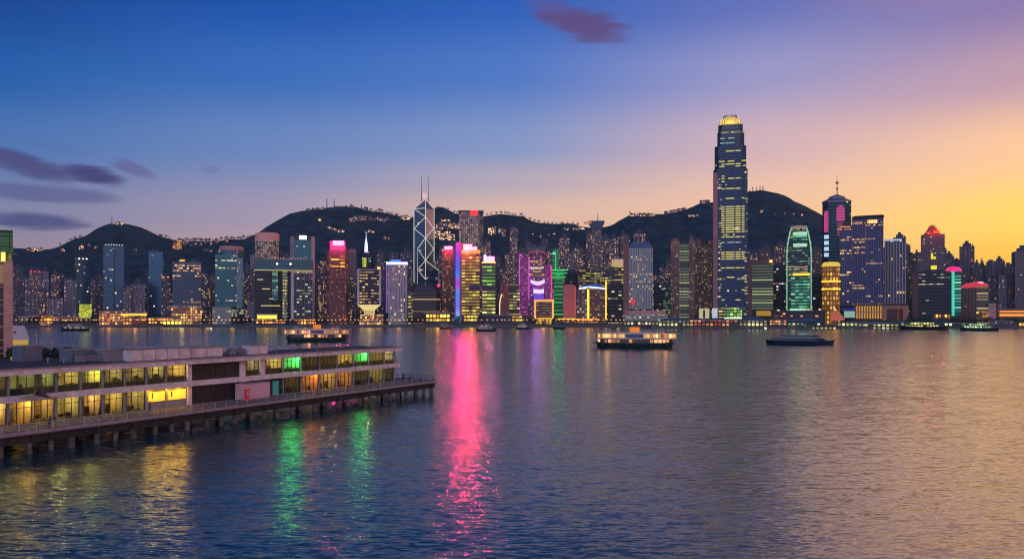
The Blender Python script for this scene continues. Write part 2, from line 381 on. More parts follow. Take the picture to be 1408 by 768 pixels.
# reclaimed flat ground of the city and its seawall
SH = [(-4000, 1185), (140, 1185), (180, 1185), (186, 1060), (1000, 1060), (4000, 1060)]
g = MB(); gp = [(x, y) for x, y in SH] + [(4000, 5200), (-4000, 5200)]
g.prism(gp, -3, 3.0)
tag(g.build('ground', pmat('quay_paving', (.09, .085, .08), .85, var=.3, vs=.05)), kind='structure')
# the evening air: one box round everything
hz = MB(); hz.box(-8500, 8500, -1400, 8500, -1.5, 560)
vm = bpy.data.materials.new('evening_air'); vm.use_nodes = True; t = vm.node_tree; t.nodes.remove(t.nodes['Principled BSDF'])
pv = t.nodes.new('ShaderNodeVolumePrincipled'); pv.inputs['Color'].default_value = (.5, .78, 1, 1); pv.inputs['Density'].default_value = 0.00004; pv.inputs['Anisotropy'].default_value = 0
t.links.new(pv.outputs[0], t.nodes['Material Output'].inputs['Volume'])
tag(hz.build('haze', vm), kind='stuff')
cy.volume_bounces = 0
# ------------------------------------------------------------------ the city across the water
class Site:
    """a building: an Empty at the middle of its front foot, turned to the harbour; x(px)/z(py) give metres on its front"""
    def __init__(s, name, px0, px1, Y, label, cat, group=None, zb=3.0, turn=True):
        s.pc = (px0 + px1) / 2; s.Y = Y; X = (s.pc - CX) * Y / F
        s.al = math.atan2(X, Y) if turn else 0; s.c = math.cos(s.al); s.zb = zb
        s.root = empty(name, (X, Y, zb), -s.al, label, cat, group)
        s.W = (px1 - px0) * Y * s.c / F
    def x(s, px): return (px - s.pc) * s.Y * s.c / F
    def z(s, py): return ZY(py, s.Y) - s.zb
    def part(s, name, mb, mat, label=None, parent=None):
        o = mb.build(name, mat, parent or s.root)
        if label: o['label'] = label
        return o
    def pbox(s, name, px0, px1, py0, py1, y0, y1, mat, label=None, parent=None):
        """box given by its rectangle in the front view (rows py0 above py1) and its depth range"""
        return s.part(name, MB().box(s.x(px0), s.x(px1), y0, y1, s.z(py1), s.z(py0)), mat, label, parent)

WARM, WARM2, COOLW, WHITE = (255, 160, 70), (255, 214, 140), (190, 225, 235), (255, 240, 215)
GOLD = (255, 176, 30); PINK = (255, 40, 130)
M = dict(
 resi=fmat('resi_wall', (132, 118, 128), (22, 26, 44), 2.8, 3.1, .55, .5, .17, 0, .8, (255, 140, 70), WARM2, cluster=.3, metal=.3),
 resi2=fmat('resi_pale_wall', (150, 136, 146), (20, 24, 44), 2.9, 3.0, .5, .5, .14, 0, .75, WARM, WHITE, cluster=.3, metal=.3),
 resi3=fmat('resi_dark_wall', (84, 80, 98), (14, 18, 34), 2.8, 3.1, .5, .45, .13, 0, .8, (255, 150, 80), WARM2, cluster=.3, metal=.3),
 resi4=fmat('resi_brown_wall', (128, 98, 96), (24, 22, 34), 3.4, 3.3, .5, .5, .09, 0, .8, WARM, WARM2, cluster=.3, metal=.3),
 resilit=fmat('resi_lit_wall', (104, 88, 104), (24, 22, 40), 2.9, 3.2, .6, .5, .33, 0, .85, (255, 160, 90), WARM2, cluster=.5, metal=.3),
 reside=fmat('resi_sunset_wall', (118, 96, 100), (26, 24, 36), 3.6, 3.6, .5, .45, .05, 0, .8, WARM, WARM2, cluster=.4, metal=.3),
 blue=fmat('blue_glass', (60, 86, 104), (44, 78, 104), 2.6, 3.6, .9, .8, .03, .012, .9, COOLW, WARM2, rough=.18, metal=.75, cluster=.6),
 blued=fmat('deep_blue_glass', (40, 52, 84), (44, 66, 108), 3.6, 4.4, .85, .6, .07, .05, 1.2, WARM, WARM2, rough=.2, metal=.6),
 off=fmat('office_band_glass', (92, 100, 122), (34, 54, 76), 3.0, 4.2, .9, .55, .04, .2, 1.0, WARM, WARM2, rough=.25, metal=.5, cluster=.5),
 teal=fmat('teal_glass', (70, 116, 122), (24, 88, 96), 3.0, 4.0, .9, .62, .05, .16, .9, WARM2, (200, 230, 180), rough=.2, metal=.5),
 tealb=fmat('dark_teal_office', (48, 58, 74), (12, 30, 42), 4.2, 4.6, .86, .55, .10, .16, .8, WARM2, (190, 215, 190), rough=.2, metal=.5),
 dark=fmat('dark_office', (34, 34, 44), (10, 16, 28), 4.4, 5.2, .8, .5, .10, .04, 1.0, WARM, COOLW, rough=.25, metal=.5, cluster=.8),
 red=fmat('red_brown_office', (112, 68, 66), (70, 32, 32), 3.4, 3.8, .6, .5, .24, .08, .5, (255, 130, 60), (255, 160, 80), rough=.3, metal=.3, cluster=.4),
 band=fmat('dark_banded_office', (46, 38, 42), (30, 24, 24), 60, 4.6, 1.0, .5, .1, .75, .45, (255, 190, 120), (255, 210, 150), metal=.2, cluster=0),
 stripe=fmat('white_striped_office', (200, 186, 194), (80, 64, 84), 4.2, 4.0, .52, .86, .10, 0, 1.0, WARM, WARM2, metal=.2, cluster=.4),
 cheung=fmat('grid_lit_tower', (66, 60, 68), (60, 54, 60), 3.8, 4.2, .66, .6, .93, 0, .42, (255, 220, 205), (255, 200, 180), metal=.2, cluster=0),
 gold=fmat('gold_lit_bands', (52, 34, 18), (60, 44, 14), 5.5, 4.8, .94, .6, .96, 0, .72, (255, 196, 40), (255, 226, 100), metal=.2, cluster=0),
 green=fmat('green_lit_bands', (16, 44, 20), (30, 60, 14), 7.5, 5.4, .96, .56, .97, 0, .55, (110, 220, 70), (160, 245, 90), metal=.2, cluster=0),
 ygreen=fmat('yellow_green_lit_bands', (40, 44, 18), (50, 60, 14), 7.5, 5.4, .96, .56, .97, 0, .75, (226, 226, 70), (240, 240, 130), metal=.2, cluster=0),
 amber=fmat('amber_office', (112, 72, 68), (64, 38, 32), 3.4, 3.8, .6, .5, .45, .05, .6, (255, 150, 70), (255, 186, 110), metal=.2, cluster=.4),
 brown=fmat('brown_office', (140, 104, 92), (50, 42, 40), 3.0, 3.6, .6, .5, .26, .15, .5, (255, 180, 100), (255, 210, 140), metal=.3, cluster=.5),
 bband=fmat('brown_banded_lit', (70, 60, 50), (40, 40, 30), 6, 4.6, .9, .5, .5, .55, .7, (255, 214, 100), (230, 230, 130), metal=.3, cluster=.4),
 grid=fmat('pale_grid_tower', (165, 165, 158), (56, 88, 96), 3.3, 3.8, .62, .6, .12, .2, .8, (255, 206, 90), (255, 226, 150), rough=.3, metal=.4, cluster=.5),
 ifc=fmat('navy_curtain_wall', (56, 68, 92), (24, 46, 72), 3.0, 4.6, .95, .52, .02, .06, .8, (255, 220, 110), (240, 236, 150), rough=.16, metal=.7, cluster=.4),
 ifcs=fmat('navy_corner_wall', (56, 68, 92), (30, 48, 74), 3.0, 4.6, .9, .5, .08, .25, .7, (255, 225, 140), (240, 236, 170), rough=.2, metal=.6, cluster=.4),
 ggreen=fmat('green_lit_glass', (20, 70, 56), (14, 70, 54), 6, 5.0, .97, .6, .9, .3, .5, (80, 225, 165), (150, 245, 190), rough=.2, metal=.4, cluster=0),
 gdark=fmat('dark_green_glass', (14, 44, 50), (10, 56, 58), 4, 4.2, .92, .55, .25, .5, .42, (120, 230, 180), (250, 210, 120), rough=.2, metal=.5),
 bandg=fmat('grey_green_bands', (70, 84, 66), (44, 60, 50), 40, 4.6, 1, .5, .92, 0, .33, (190, 215, 140), (220, 225, 150), metal=.2, cluster=0),
 center=fmat('dark_teal_tower', (24, 46, 58), (18, 56, 70), 3.6, 5.0, .92, .6, .02, .03, .8, COOLW, WARM2, rough=.2, metal=.7),
 purple=fmat('violet_curtain_wall', (62, 60, 92), (40, 44, 80), 3.4, 4.2, .86, .56, .05, .10, 1.0, (255, 176, 70), (255, 210, 120), rough=.25, metal=.5, cluster=.9),
 grey2=fmat('grey_ribbed_office', (112, 96, 112), (40, 38, 60), 4.2, 4.8, .5, .7, .06, .07, 1.2, WARM, WARM2, rough=.3, metal=.4, cluster=.6),
 redroofL=fmat('terracotta_grid', (128, 84, 70), (70, 46, 46), 4.4, 4.4, .5, .5, .03, 0, .8, WARM, WARM2, metal=.2),
 redroofR=fmat('pale_banded_grid', (110, 96, 80), (36, 44, 44), 30, 4.6, 1, .5, .3, .25, .5, (255, 214, 130), WARM2, metal=.3),
 tealneon=fmat('teal_neon_bands', (30, 110, 96), (14, 60, 60), 30, 4.8, 1, .55, .97, 0, .55, (60, 225, 185), (150, 245, 200), metal=.2, cluster=0),
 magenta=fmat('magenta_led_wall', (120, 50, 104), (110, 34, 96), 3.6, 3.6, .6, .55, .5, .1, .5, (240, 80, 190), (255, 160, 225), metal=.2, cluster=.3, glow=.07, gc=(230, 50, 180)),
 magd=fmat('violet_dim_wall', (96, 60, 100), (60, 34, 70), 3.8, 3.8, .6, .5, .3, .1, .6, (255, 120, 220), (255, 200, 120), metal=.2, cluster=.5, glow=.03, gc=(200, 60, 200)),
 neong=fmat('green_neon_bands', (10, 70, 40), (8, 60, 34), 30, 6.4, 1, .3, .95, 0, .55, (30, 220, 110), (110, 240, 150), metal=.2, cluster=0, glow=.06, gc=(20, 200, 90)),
 goblet=fmat('goblet_window_grid', (44, 40, 44), (26, 26, 30), 4.4, 4.6, .8, .42, .55, .1, .85, (255, 190, 90), (255, 214, 130), metal=.3, cluster=.6),
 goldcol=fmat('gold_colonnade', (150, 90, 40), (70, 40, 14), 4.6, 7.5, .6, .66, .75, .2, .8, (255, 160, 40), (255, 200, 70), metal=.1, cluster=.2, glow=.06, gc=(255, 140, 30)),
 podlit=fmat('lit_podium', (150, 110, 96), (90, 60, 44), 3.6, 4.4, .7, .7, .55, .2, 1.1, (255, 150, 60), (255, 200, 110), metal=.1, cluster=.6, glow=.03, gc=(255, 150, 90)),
 podpale=fmat('pale_podium', (170, 160, 150), (120, 130, 120), 4, 4.6, .7, .6, .25, .1, .8, (255, 190, 130), (220, 230, 190), metal=.2, cluster=.6),
 shop=fmat('shopfront_gold', (120, 80, 20), (120, 90, 20), 5.2, 10, .74, .74, .95, 0, 1.5, (255, 200, 40), (255, 226, 80), metal=0, cluster=0),
 shopo=fmat('shopfront_orange', (120, 70, 30), (110, 60, 20), 4.0, 5.5, .74, .66, .8, 0, 1.5, (255, 130, 30), (255, 190, 70), metal=0, cluster=.4),
 pier=fmat('pier_arcade', (60, 70, 60), (24, 40, 36), 5.2, 5.2, .62, .6, .96, 0, 1.2, (240, 230, 120), (255, 240, 170), metal=.1, cluster=0),
 piero=fmat('pier_arcade_orange', (80, 40, 30), (50, 24, 20), 5.2, 5.2, .62, .6, .86, 0, 1.2, (255, 90, 30), (255, 180, 90), metal=.1, cluster=0),
 pierg=fmat('pier_arcade_green', (30, 60, 50), (14, 40, 36), 5.2, 5.2, .62, .6, .7, 0, 1.0, (90, 220, 130), (230, 240, 170), metal=.1, cluster=.2),
)
conc = pmat('concrete', lin((128, 118, 122)), .8, var=.25, vs=.1)
darkm = pmat('dark_cladding', lin((44, 42, 54)), .6, var=.2, vs=.1)
brownm = pmat('brown_stone', lin((122, 84, 74)), .75, var=.2, vs=.05)
pinkst = pmat('rose_granite', lin((190, 134, 128)), .6, var=.15, vs=.05)
palest = pmat('pale_stone', lin((186, 170, 172)), .7, var=.15, vs=.05)
roofm = pmat('roof_grey', lin((72, 70, 82)), .85, var=.3, vs=.2)
steel = pmat('steel', lin((120, 122, 132)), .4, .8)
E = dict(
 white=emat('lamp_white', (255, 236, 220), 2.2), warm=emat('lamp_warm', (255, 170, 80), 2.6), orange=emat('lamp_orange', (255, 130, 40), 2.2),
 red=emat('lamp_red', (255, 30, 30), 2.2), pink=emat('sign_pink', (245, 60, 140), .95), hotpink=emat('sign_hot_pink', (255, 150, 205), 2.2), mag=emat('strip_magenta', (225, 80, 215), .8), gold=emat('strip_gold', (255, 196, 50), 1.7),
 blue=emat('strip_blue', (60, 110, 255), 1.4), violet=emat('strip_violet', (120, 70, 235), .7), cyan=emat('strip_cyan', (90, 190, 255), 1.3), bwhite=emat('strip_blue_white', (190, 205, 255), 1.9),
 green=emat('strip_green', (60, 235, 130), .8), teal=emat('strip_teal', (70, 225, 185), .85), yg=emat('panel_yellow_green', (206, 220, 50), .75), paleg=emat('panel_pale_green', (190, 240, 200), .8), yel=emat('glow_yellow', (255, 224, 70), 1.3),
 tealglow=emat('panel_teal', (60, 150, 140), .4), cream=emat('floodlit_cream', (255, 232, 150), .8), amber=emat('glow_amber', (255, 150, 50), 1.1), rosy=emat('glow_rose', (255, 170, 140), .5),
)

def ribs(s, px0, px1, py0, py1, n, y, mat, w=.35, dpt=.8):
    m = MB()
    for i in range(n + 1): x = s.x(px0) + (s.x(px1) - s.x(px0)) * i / n; m.box(x - w, x + w, y - dpt, y - .02, s.z(py1), s.z(py0))
    s.part('facade_ribs', m, mat)
def slabs(s, px0, px1, py0, py1, st, y, mat, h=.45, dpt=.9):
    m = MB(); z = s.z(py1) + st
    while z < s.z(py0): m.box(s.x(px0) - .1, s.x(px1) + .1, y - dpt, y - .02, z, z + h); z += st
    s.part('floor_ledges', m, mat)
# generic building rows -------------------------------------------------
def roof_kit(s, W, d, H, kind, seed):
    r = random.Random(seed); m = MB()
    if kind == 'flat':
        m.box(-W*.3, W*.15, d*.25, d*.7, H, H + 5); m.box(W*.2, W*.36, d*.3, d*.6, H, H + 3)
        for x0, x1, y0, y1 in ((-W/2, W/2, 0, .5), (-W/2, -W/2 + .5, .5, d - .5), (W/2 - .5, W/2, .5, d - .5)): m.box(x0, x1, y0, y1, H, H + 1.4)
    elif kind == 'step':
        m.box(-W*.28, W*.28, d*.2, d*.8, H, H + 6); m.box(-W*.14, W*.12, d*.3, d*.7, H + 6, H + 11); m.box(W*.32, W*.42, d*.3, d*.6, H, H + 4)
    elif kind == 'twin':
        m.box(-W*.42, -W*.08, d*.2, d*.8, H, H + 6); m.box(W*.1, W*.42, d*.2, d*.8, H, H + 4.5); m.box(-W*.3, -W*.2, d*.3, d*.6, H + 6, H + 9)
    elif kind == 'mast':
        m.box(-W*.25, W*.25, d*.25, d*.75, H, H + 5); m.tube((0, d*.5, H + 5), (0, d*.5, H + 20), .45, 5, .2)
    s.part('roof_plant', m, roofm)
def tower(name, px0, px1, ytop, Y, mat, label, cat='tower', group=None, shape='rect', roof='flat', d=None, yaw=0, lights=None, podium=None, zb=3.0, ybase=None):
    s = Site(name, px0, px1, Y, label, cat, group, zb)
    H = s.z(ytop); d = d or max(14, min(34, s.W * .9)); th = R(yaw)
    W = s.W
    if yaw:
        d = min(d, W * .8); W = (s.W - d * abs(math.sin(th))) / math.cos(th)
        s.root.rotation_euler.z += th
    if roof in ('flat', 'step', 'twin', 'mast'): H -= {'flat': 3, 'step': 9, 'twin': 5, 'mast': 6}[roof]
    z0 = 0
    if podium:
        pz = podium[0]; s.part('podium', MB().box(-W/2 - 3, W/2 + 3, -4, d + 2, 0, pz), M[podium[1]]); z0 = pz
    off = {'rect': rect(W, d, 0, d/2), 'chamf': [(x, y + d/2) for x, y in chamf(W, d, W*.18)],
           'notch': [(x, y + d/2) for x, y in notched(W, d, 3 if W > 16 else 2, 1.8)],
           'round': ngon(W/2, 28, 0, d/2, d/2)}[shape]
    s.part('tower_body', MB().prism(off, z0, H, sm=False), M[mat])
    roof_kit(s, W, d, H, roof, px0)
    if lights:
        n = max(2, int(W / 5)); m = MB()
        for i in range(n):
            x = -W/2 + W * (i + .5) / n; m.box(x - 1.1, x + 1.1, -.5, -.05, H - 2.5, H - .8)
        s.part('roof_lights', m, E[lights])
    return s

AP = 'apartment tower'; OF = 'office tower'
rows = [
 # left end, harbour-front estates
 ('apartment_tower', 18, 31, 365, 1480, 'resi3', 'slim dim apartment tower just right of the foreground concrete tower', AP, 'notch', 'flat', None),
 ('apartment_tower', 40, 56, 368, 1420, 'resi', 'grey apartment tower with a red-lit crown, taller left half of a joined pair', AP, 'notch', 'twin', 'red'),
 ('apartment_tower', 56, 67, 367, 1430, 'resi2', 'pale apartment tower, unlit crown, joined right of the red-crowned one', AP, 'notch', 'step', None),
 ('apartment_tower', 70, 82, 371, 1420, 'resilit', 'apartment tower with a column of orange windows left of the pale slab', AP, 'notch', 'step', None),
 ('apartment_tower', 80, 90, 376, 1450, 'resi3', 'narrow dark apartment tower wedged behind the orange-windowed tower', AP, 'notch', 'flat', None),
 ('apartment_tower', 88, 105, 383, 1380, 'resi2', 'broad pale apartment slab with a bright column of windows, left of the first blue tower', AP, 'notch', 'flat', None),
 ('apartment_block', 20, 34, 398, 1300, 'resi3', 'low dark apartment block nearest the foreground concrete tower', AP, 'notch', 'flat', None),
 ('apartment_block', 34, 52, 396, 1290, 'resi', 'low speckled grey apartment block in front of the red-crowned tower', AP, 'notch', 'flat', None),
 ('apartment_block', 54, 67, 397, 1300, 'resilit', 'low apartment block with warm dotted windows below the pale unlit crown', AP, 'notch', 'flat', None),
 ('apartment_block', 65, 87, 408, 1270, 'resi2', 'lowest pale apartment block left of the broad pale slab', AP, 'notch', 'flat', None),
 ('glass_tower', 104, 124, 352, 1400, 'blue', 'slim blue glass tower with white roof lights above the yellow-lit block', 'tower', 'rect', 'flat', 'white'),
 ('apartment_tower', 131, 143, 376, 1480, 'resi3', 'dim apartment tower in the gap left of the wide blue glass tower', AP, 'notch', 'flat', None),
 ('apartment_tower', 169, 180, 392, 1330, 'resi', 'grey apartment wing with a red beacon right of the wide blue tower', AP, 'notch', 'flat', None),
 ('apartment_tower', 179, 199, 384, 1350, 'resi2', 'stepped-top pale apartment tower behind the yellow-lit market hall', AP, 'notch', 'step', None),
 ('glass_tower', 203, 225, 344, 1430, 'blue', 'plain blue glass tower left of the grey office block with lit rows', 'tower', 'rect', 'flat', None),
 ('office_tower', 222, 234, 377, 1330, 'resi3', 'narrow dark tower with an orange roof line right of the plain blue tower', OF, 'rect', 'flat', 'orange'),
 ('office_tower', 277, 286, 374, 1450, 'resilit', 'thin dark tower with stacked lit windows right of the grey office block', OF, 'rect', 'flat', None),
 ('office_tower', 287, 297, 377, 1480, 'resi4', 'thin pinkish tower behind the left edge of the teal round-backed tower', OF, 'rect', 'flat', None),
 ('apartment_tower', 334, 345, 362, 1500, 'resi3', 'dark slim apartment tower right of the teal round-backed tower', AP, 'notch', 'step', None),
 ('apartment_tower', 344, 353, 348, 1520, 'resi2', 'grey sliver of a tower left of the cylindrical hotel', AP, 'rect', 'flat', None),
 ('apartment_tower', 340, 350, 412, 1300, 'resi2', 'small grey block at street level left of the arch building', AP, 'rect', 'flat', None),
 ('apartment_tower', 430, 437, 360, 1470, 'resi4', 'rose-coloured sliver of a tower right of the white-sign tower', AP, 'rect', 'flat', None),
 ('apartment_tower', 437, 449, 352, 1500, 'resilit', 'dark apartment tower with scattered lights left of the pink-sign red tower', AP, 'notch', 'step', None),
 ('apartment_tower', 479, 490, 341, 1460, 'resi4', 'slim rose-topped tower right of the pink-sign red tower', AP, 'rect', 'flat', 'pink'),
 ('apartment_tower', 488, 498, 372, 1500, 'resi3', 'dark low tower left of the goblet building', AP, 'notch', 'flat', None),
 ('apartment_tower', 516, 530, 343, 1490, 'resi3', 'dim tower with one round roof lamp right of the white-spired tower', AP, 'chamf', 'step', None),
 ('apartment_tower', 551, 566, 340, 1560, 'resi3', 'dim apartment tower behind the blue-topped striped building', AP, 'notch', 'step', None),
 ('apartment_tower', 534, 548, 346, 1600, 'resi3', 'low dim apartment tower half hidden by the blue-topped striped building', AP, 'notch', 'flat', None),
 ('apartment_tower', 604, 616, 336, 1620, 'resi3', 'dark apartment tower between the cross-braced tower and the red-sign tower', AP, 'notch', 'step', None),
 ('apartment_tower', 701, 712, 312, 1640, 'resilit', 'tall slim apartment tower full of lit windows rising left of the magenta arch', AP, 'notch', 'flat', None),
 ('apartment_tower', 694, 706, 348, 1560, 'resilit', 'shorter lit apartment tower in front of the tall slim one', AP, 'notch', 'flat', None),
 ('apartment_tower', 712, 727, 338, 1650, 'resi3', 'dim apartment tower behind the left shoulder of the magenta arch', AP, 'notch', 'twin', None),
 ('apartment_tower', 727, 750, 336, 1700, 'resi', 'wide apartment slab behind the magenta arch', AP, 'notch', 'twin', None),
 ('apartment_tower', 768, 783, 322, 1620, 'resilit', 'apartment tower with warm dotted windows right of the green neon shaft', AP, 'notch', 'step', None),
 ('apartment_tower', 787, 801, 335, 1600, 'resilit', 'gold-windowed apartment tower second right of the green neon shaft', AP, 'notch', 'step', None),
 ('apartment_tower', 776, 795, 372, 1480, 'dark', 'dark office slab behind the rose-coloured plain building', OF, 'rect', 'flat', None),
 ('apartment_tower', 806, 816, 318, 1640, 'resilit', 'first of three close apartment towers under the flared roof tower', AP, 'notch', 'flat', None),
 ('apartment_tower', 816, 827, 314, 1650, 'resi', 'middle of three close apartment towers under the flared roof tower', AP, 'notch', 'flat', None),
 ('apartment_tower', 827, 838, 321, 1640, 'resilit', 'third of three close apartment towers under the flared roof tower', AP, 'notch', 'step', None),
 ('apartment_tower', 838, 851, 322, 1600, 'resilit', 'violet-shadowed apartment tower with gold windows left of the pale grid tower', AP, 'notch', 'step', None),
 ('apartment_tower', 850, 865, 318, 1620, 'resi4', 'round-shouldered apartment tower just behind the pale grid tower', AP, 'chamf', 'step', None),
 ('office_tower', 795, 811, 368, 1440, 'bband', 'office tower with yellow-lit columns above the twin low blocks', OF, 'rect', 'flat', None),
 ('office_tower', 812, 826, 372, 1450, 'bband', 'yellow-lit office tower in the middle behind the twin low blocks', OF, 'rect', 'flat', None),
 ('office_tower', 826, 840, 378, 1430, 'bband', 'short yellow-lit office block left of the pale-crowned dark tower', OF, 'rect', 'flat', None),
 ('apartment_tower', 871, 888, 315, 1640, 'resilit', 'gold-lit apartment tower peering over the pale grid tower', AP, 'notch', 'step', None),
 ('apartment_tower', 897, 908, 372, 1500, 'resilit', 'low lit tower right of the pale grid tower', AP, 'notch', 'step', None),
 ('apartment_tower', 907, 924, 365, 1560, 'resilit', 'low lit tower left of the brown twin towers', AP, 'notch', 'twin', None),
 ('apartment_block', 899, 912, 390, 1400, 'dark', 'dark block with a single yellow window between grid tower and brown twins', OF, 'rect', 'flat', None),
 ('office_block', 912, 923, 384, 1390, 'gdark', 'dark block with a green beacon left of the brown twin towers', OF, 'rect', 'flat', None),
 ('apartment_tower', 1028, 1041, 344, 1560, 'resilit', 'lit apartment tower right of the tallest skyscraper', AP, 'notch', 'flat', None),
 ('apartment_tower', 1044, 1061, 337, 1580, 'resi4', 'brown apartment tower behind the green-banded block', AP, 'notch', 'step', None),
 ('apartment_tower', 1064, 1081, 331, 1560, 'resilit', 'lit apartment tower left of the green glowing skyscraper', AP, 'notch', 'step', None),
 ('office_tower', 1062, 1082, 362, 1420, 'dark', 'dark office block with yellow window rows left of the green glowing skyscraper', OF, 'rect', 'flat', None),
 ('apartment_tower', 1116, 1130, 336, 1560, 'resi4', 'slim brown apartment tower right of the green glowing skyscraper', AP, 'notch', 'step', None),
 ('office_tower', 1114, 1134, 378, 1420, 'dark', 'dark office block between the green glowing skyscraper and the gold-lit rotunda', OF, 'rect', 'flat', None),
 # right end, against the sunset
 ('apartment_tower', 1228, 1246, 320, 1640, 'reside', 'stepped brown tower rising behind the grey ribbed office', AP, 'notch', 'step', None),
 ('apartment_tower', 1244, 1252, 336, 1600, 'reside', 'thin brown tower right of the grey ribbed office', AP, 'notch', 'flat', None),
 ('apartment_tower', 1248, 1259, 348, 1480, 'resi4', 'brown tower with green-lit lower windows left of the dark wide block', AP, 'notch', 'flat', None),
 ('apartment_tower', 1256, 1265, 344, 1620, 'reside', 'brown sliver left of the red-arched tower', AP, 'rect', 'step', None),
 ('apartment_tower', 1298, 1312, 346, 1600, 'reside', 'stepped brown apartment tower right of the red-arched tower', AP, 'notch', 'step', None),
 ('apartment_tower', 1310, 1322, 356, 1640, 'reside', 'low brown apartment tower behind the teal neon building', AP, 'notch', 'flat', None),
 ('apartment_tower', 1319, 1340, 332, 1580, 'reside', 'lone tall brown apartment tower behind the red-roofed block', AP, 'notch', 'step', None),
 ('apartment_tower', 1338, 1348, 358, 1560, 'reside', 'stepped brown tower right of the lone tall one', AP, 'notch', 'step', None),
 ('apartment_tower', 1346, 1358, 364, 1640, 'reside', 'low brown tower left of the broad stepped cluster', AP, 'notch', 'flat', None),
 ('apartment_tower', 1356, 1370, 358, 1600, 'reside', 'left tower of the broad stepped cluster by the sunset', AP, 'notch', 'flat', None),
 ('apartment_tower', 1366, 1382, 353, 1620, 'reside', 'highest tower of the broad stepped cluster by the sunset', AP, 'notch', 'step', None),
 ('apartment_tower', 1381, 1393, 362, 1600, 'reside', 'right tower of the broad stepped cluster by the sunset', AP, 'notch', 'flat', None),
 ('apartment_tower', 1373, 1384, 376, 1440, 'resi2', 'pale apartment tower with a lit stair column above the orange-lit low hall', AP, 'notch', 'flat', None),
 ('apartment_tower', 1384, 1394, 370, 1450, 'resi4', 'brown apartment tower with a lit stair left of the dark edge tower', AP, 'notch', 'flat', None),
 ('apartment_tower', 1359, 1374, 380, 1460, 'resi3', 'dark apartment tower right of the red-roofed block', AP, 'notch', 'flat', None),
 ('office_tower', 1393, 1425, 338, 1400, 'reside', 'dark brown stepped office tower at the far end of the skyline', OF, 'rect', 'step', None),
 ('apartment_tower', 1420, 1450, 352, 1500, 'reside', 'brown tower beyond the dark stepped office tower', AP, 'notch', 'step', None),
 ('apartment_tower', -30, -8, 372, 1480, 'resi', 'grey tower hidden beyond the foreground concrete tower', AP, 'notch', 'step', None),
]
for i, (nm, a, b, yt, Y, mt, lb, ct, sh, rf, lg) in enumerate(rows):
    tower(nm, a, b, yt, Y, mt, lb, ct, None, sh, rf, lights=lg, yaw=(0, 9, -8, 0, 12, -12)[i % 6] if sh == 'rect' and b - a > 13 else 0)

# slender towers seen through the gaps
gaps = [(16, 23, 384, 1560, 'resi3', 'the slim dim tower by the concrete tower'), (31, 40, 378, 1600, 'resi', 'the left edge of the red-crowned pair'), (105, 112, 388, 1560, 'resi3', 'the slim blue glass tower'), (124, 131, 384, 1600, 'resi', 'the gap right of the slim blue glass tower'),
 (198, 204, 372, 1560, 'resi3', 'the left flank of the plain blue tower'), (226, 238, 398, 1500, 'resilit', 'the narrow orange-roofed tower'), (262, 272, 356, 1700, 'resi3', 'the grey office block roof'), (284, 290, 392, 1400, 'resilit', 'the thin pair right of the grey office block'), (297, 304, 348, 1620, 'resi2', 'the flat wing of the teal tower'),
 (336, 342, 380, 1400, 'resilit', 'the teal tower right flank'), (385, 399, 346, 1620, 'resi3', 'the arch building between the round hotel and the white-sign tower'), (437, 443, 378, 1400, 'resilit', 'the left flank of the pink-sign red tower'), (443, 450, 366, 1620, 'resi3', 'the dark scattered-light tower'), (481, 487, 376, 1400, 'resilit', 'the slim rose-topped tower base'),
 (524, 532, 360, 1500, 'resi', 'the goblet building right edge'), (560, 567, 352, 1620, 'resilit', 'the left mast of the cross-braced tower'), (597, 606, 352, 1560, 'resilit', 'the right edge of the cross-braced tower'), (617, 626, 330, 1700, 'resi3', 'the pink-sign slim tower'), (666, 674, 330, 1740, 'resilit', 'the red-sign tower right edge'), (681, 689, 352, 1640, 'resi3', 'the green-banded tower'),
 (688, 696, 362, 1560, 'resilit', 'the slim red-brown building'), (706, 714, 362, 1500, 'resi', 'the dark banded slab'), (722, 730, 330, 1760, 'resilit', 'the left pillar of the magenta arch'), (745, 753, 328, 1760, 'resi3', 'the right pillar of the magenta arch'), (753, 762, 340, 1640, 'resilit', 'the left of the green neon shaft'), (781, 789, 345, 1560, 'resi', 'the two gold-windowed towers'),
 (799, 807, 340, 1700, 'resi3', 'the right of the second gold-windowed tower'), (858, 866, 326, 1700, 'resilit', 'the rose side wall of the pale grid tower'), (888, 896, 330, 1700, 'resi3', 'the sloping blue roof'), (916, 923, 356, 1640, 'resilit', 'the left brown twin tower'), (948, 956, 322, 1640, 'resi3', 'the seam of the brown twin towers'), (975, 982, 330, 1700, 'resi3', 'the left edge of the tallest skyscraper'),
 (1040, 1046, 352, 1500, 'resilit', 'the green-banded block, left gap'), (1058, 1066, 346, 1500, 'resi4', 'the green-banded block, right end'), (1076, 1084, 342, 1640, 'resi3', 'the left rib of the green glowing skyscraper'), (1112, 1118, 350, 1640, 'resilit', 'the right rib of the green glowing skyscraper'), (1124, 1132, 352, 1640, 'resi3', 'the gold rotunda'), (1214, 1222, 336, 1640, 'reside', 'the left end of the ribbed office roof'),
 (1290, 1302, 340, 1700, 'reside', 'the right shoulder of the red-arched tower'), (1330, 1338, 350, 1700, 'reside', 'the lone tall brown tower'), (1347, 1353, 356, 1720, 'reside', 'the low brown towers'), (1388, 1398, 366, 1700, 'reside', 'the dark edge tower'), (1344, 1352, 372, 1500, 'resi3', 'the glowing red sloping roof')]
for i, (a, b, yt, Y, mt, lb) in enumerate(gaps):
    tower('slender_tower', a, b, yt, Y, mt, 'slender background tower rising behind ' + lb, AP, None, 'notch', ('step', 'mast', 'twin', 'flat')[i % 4])
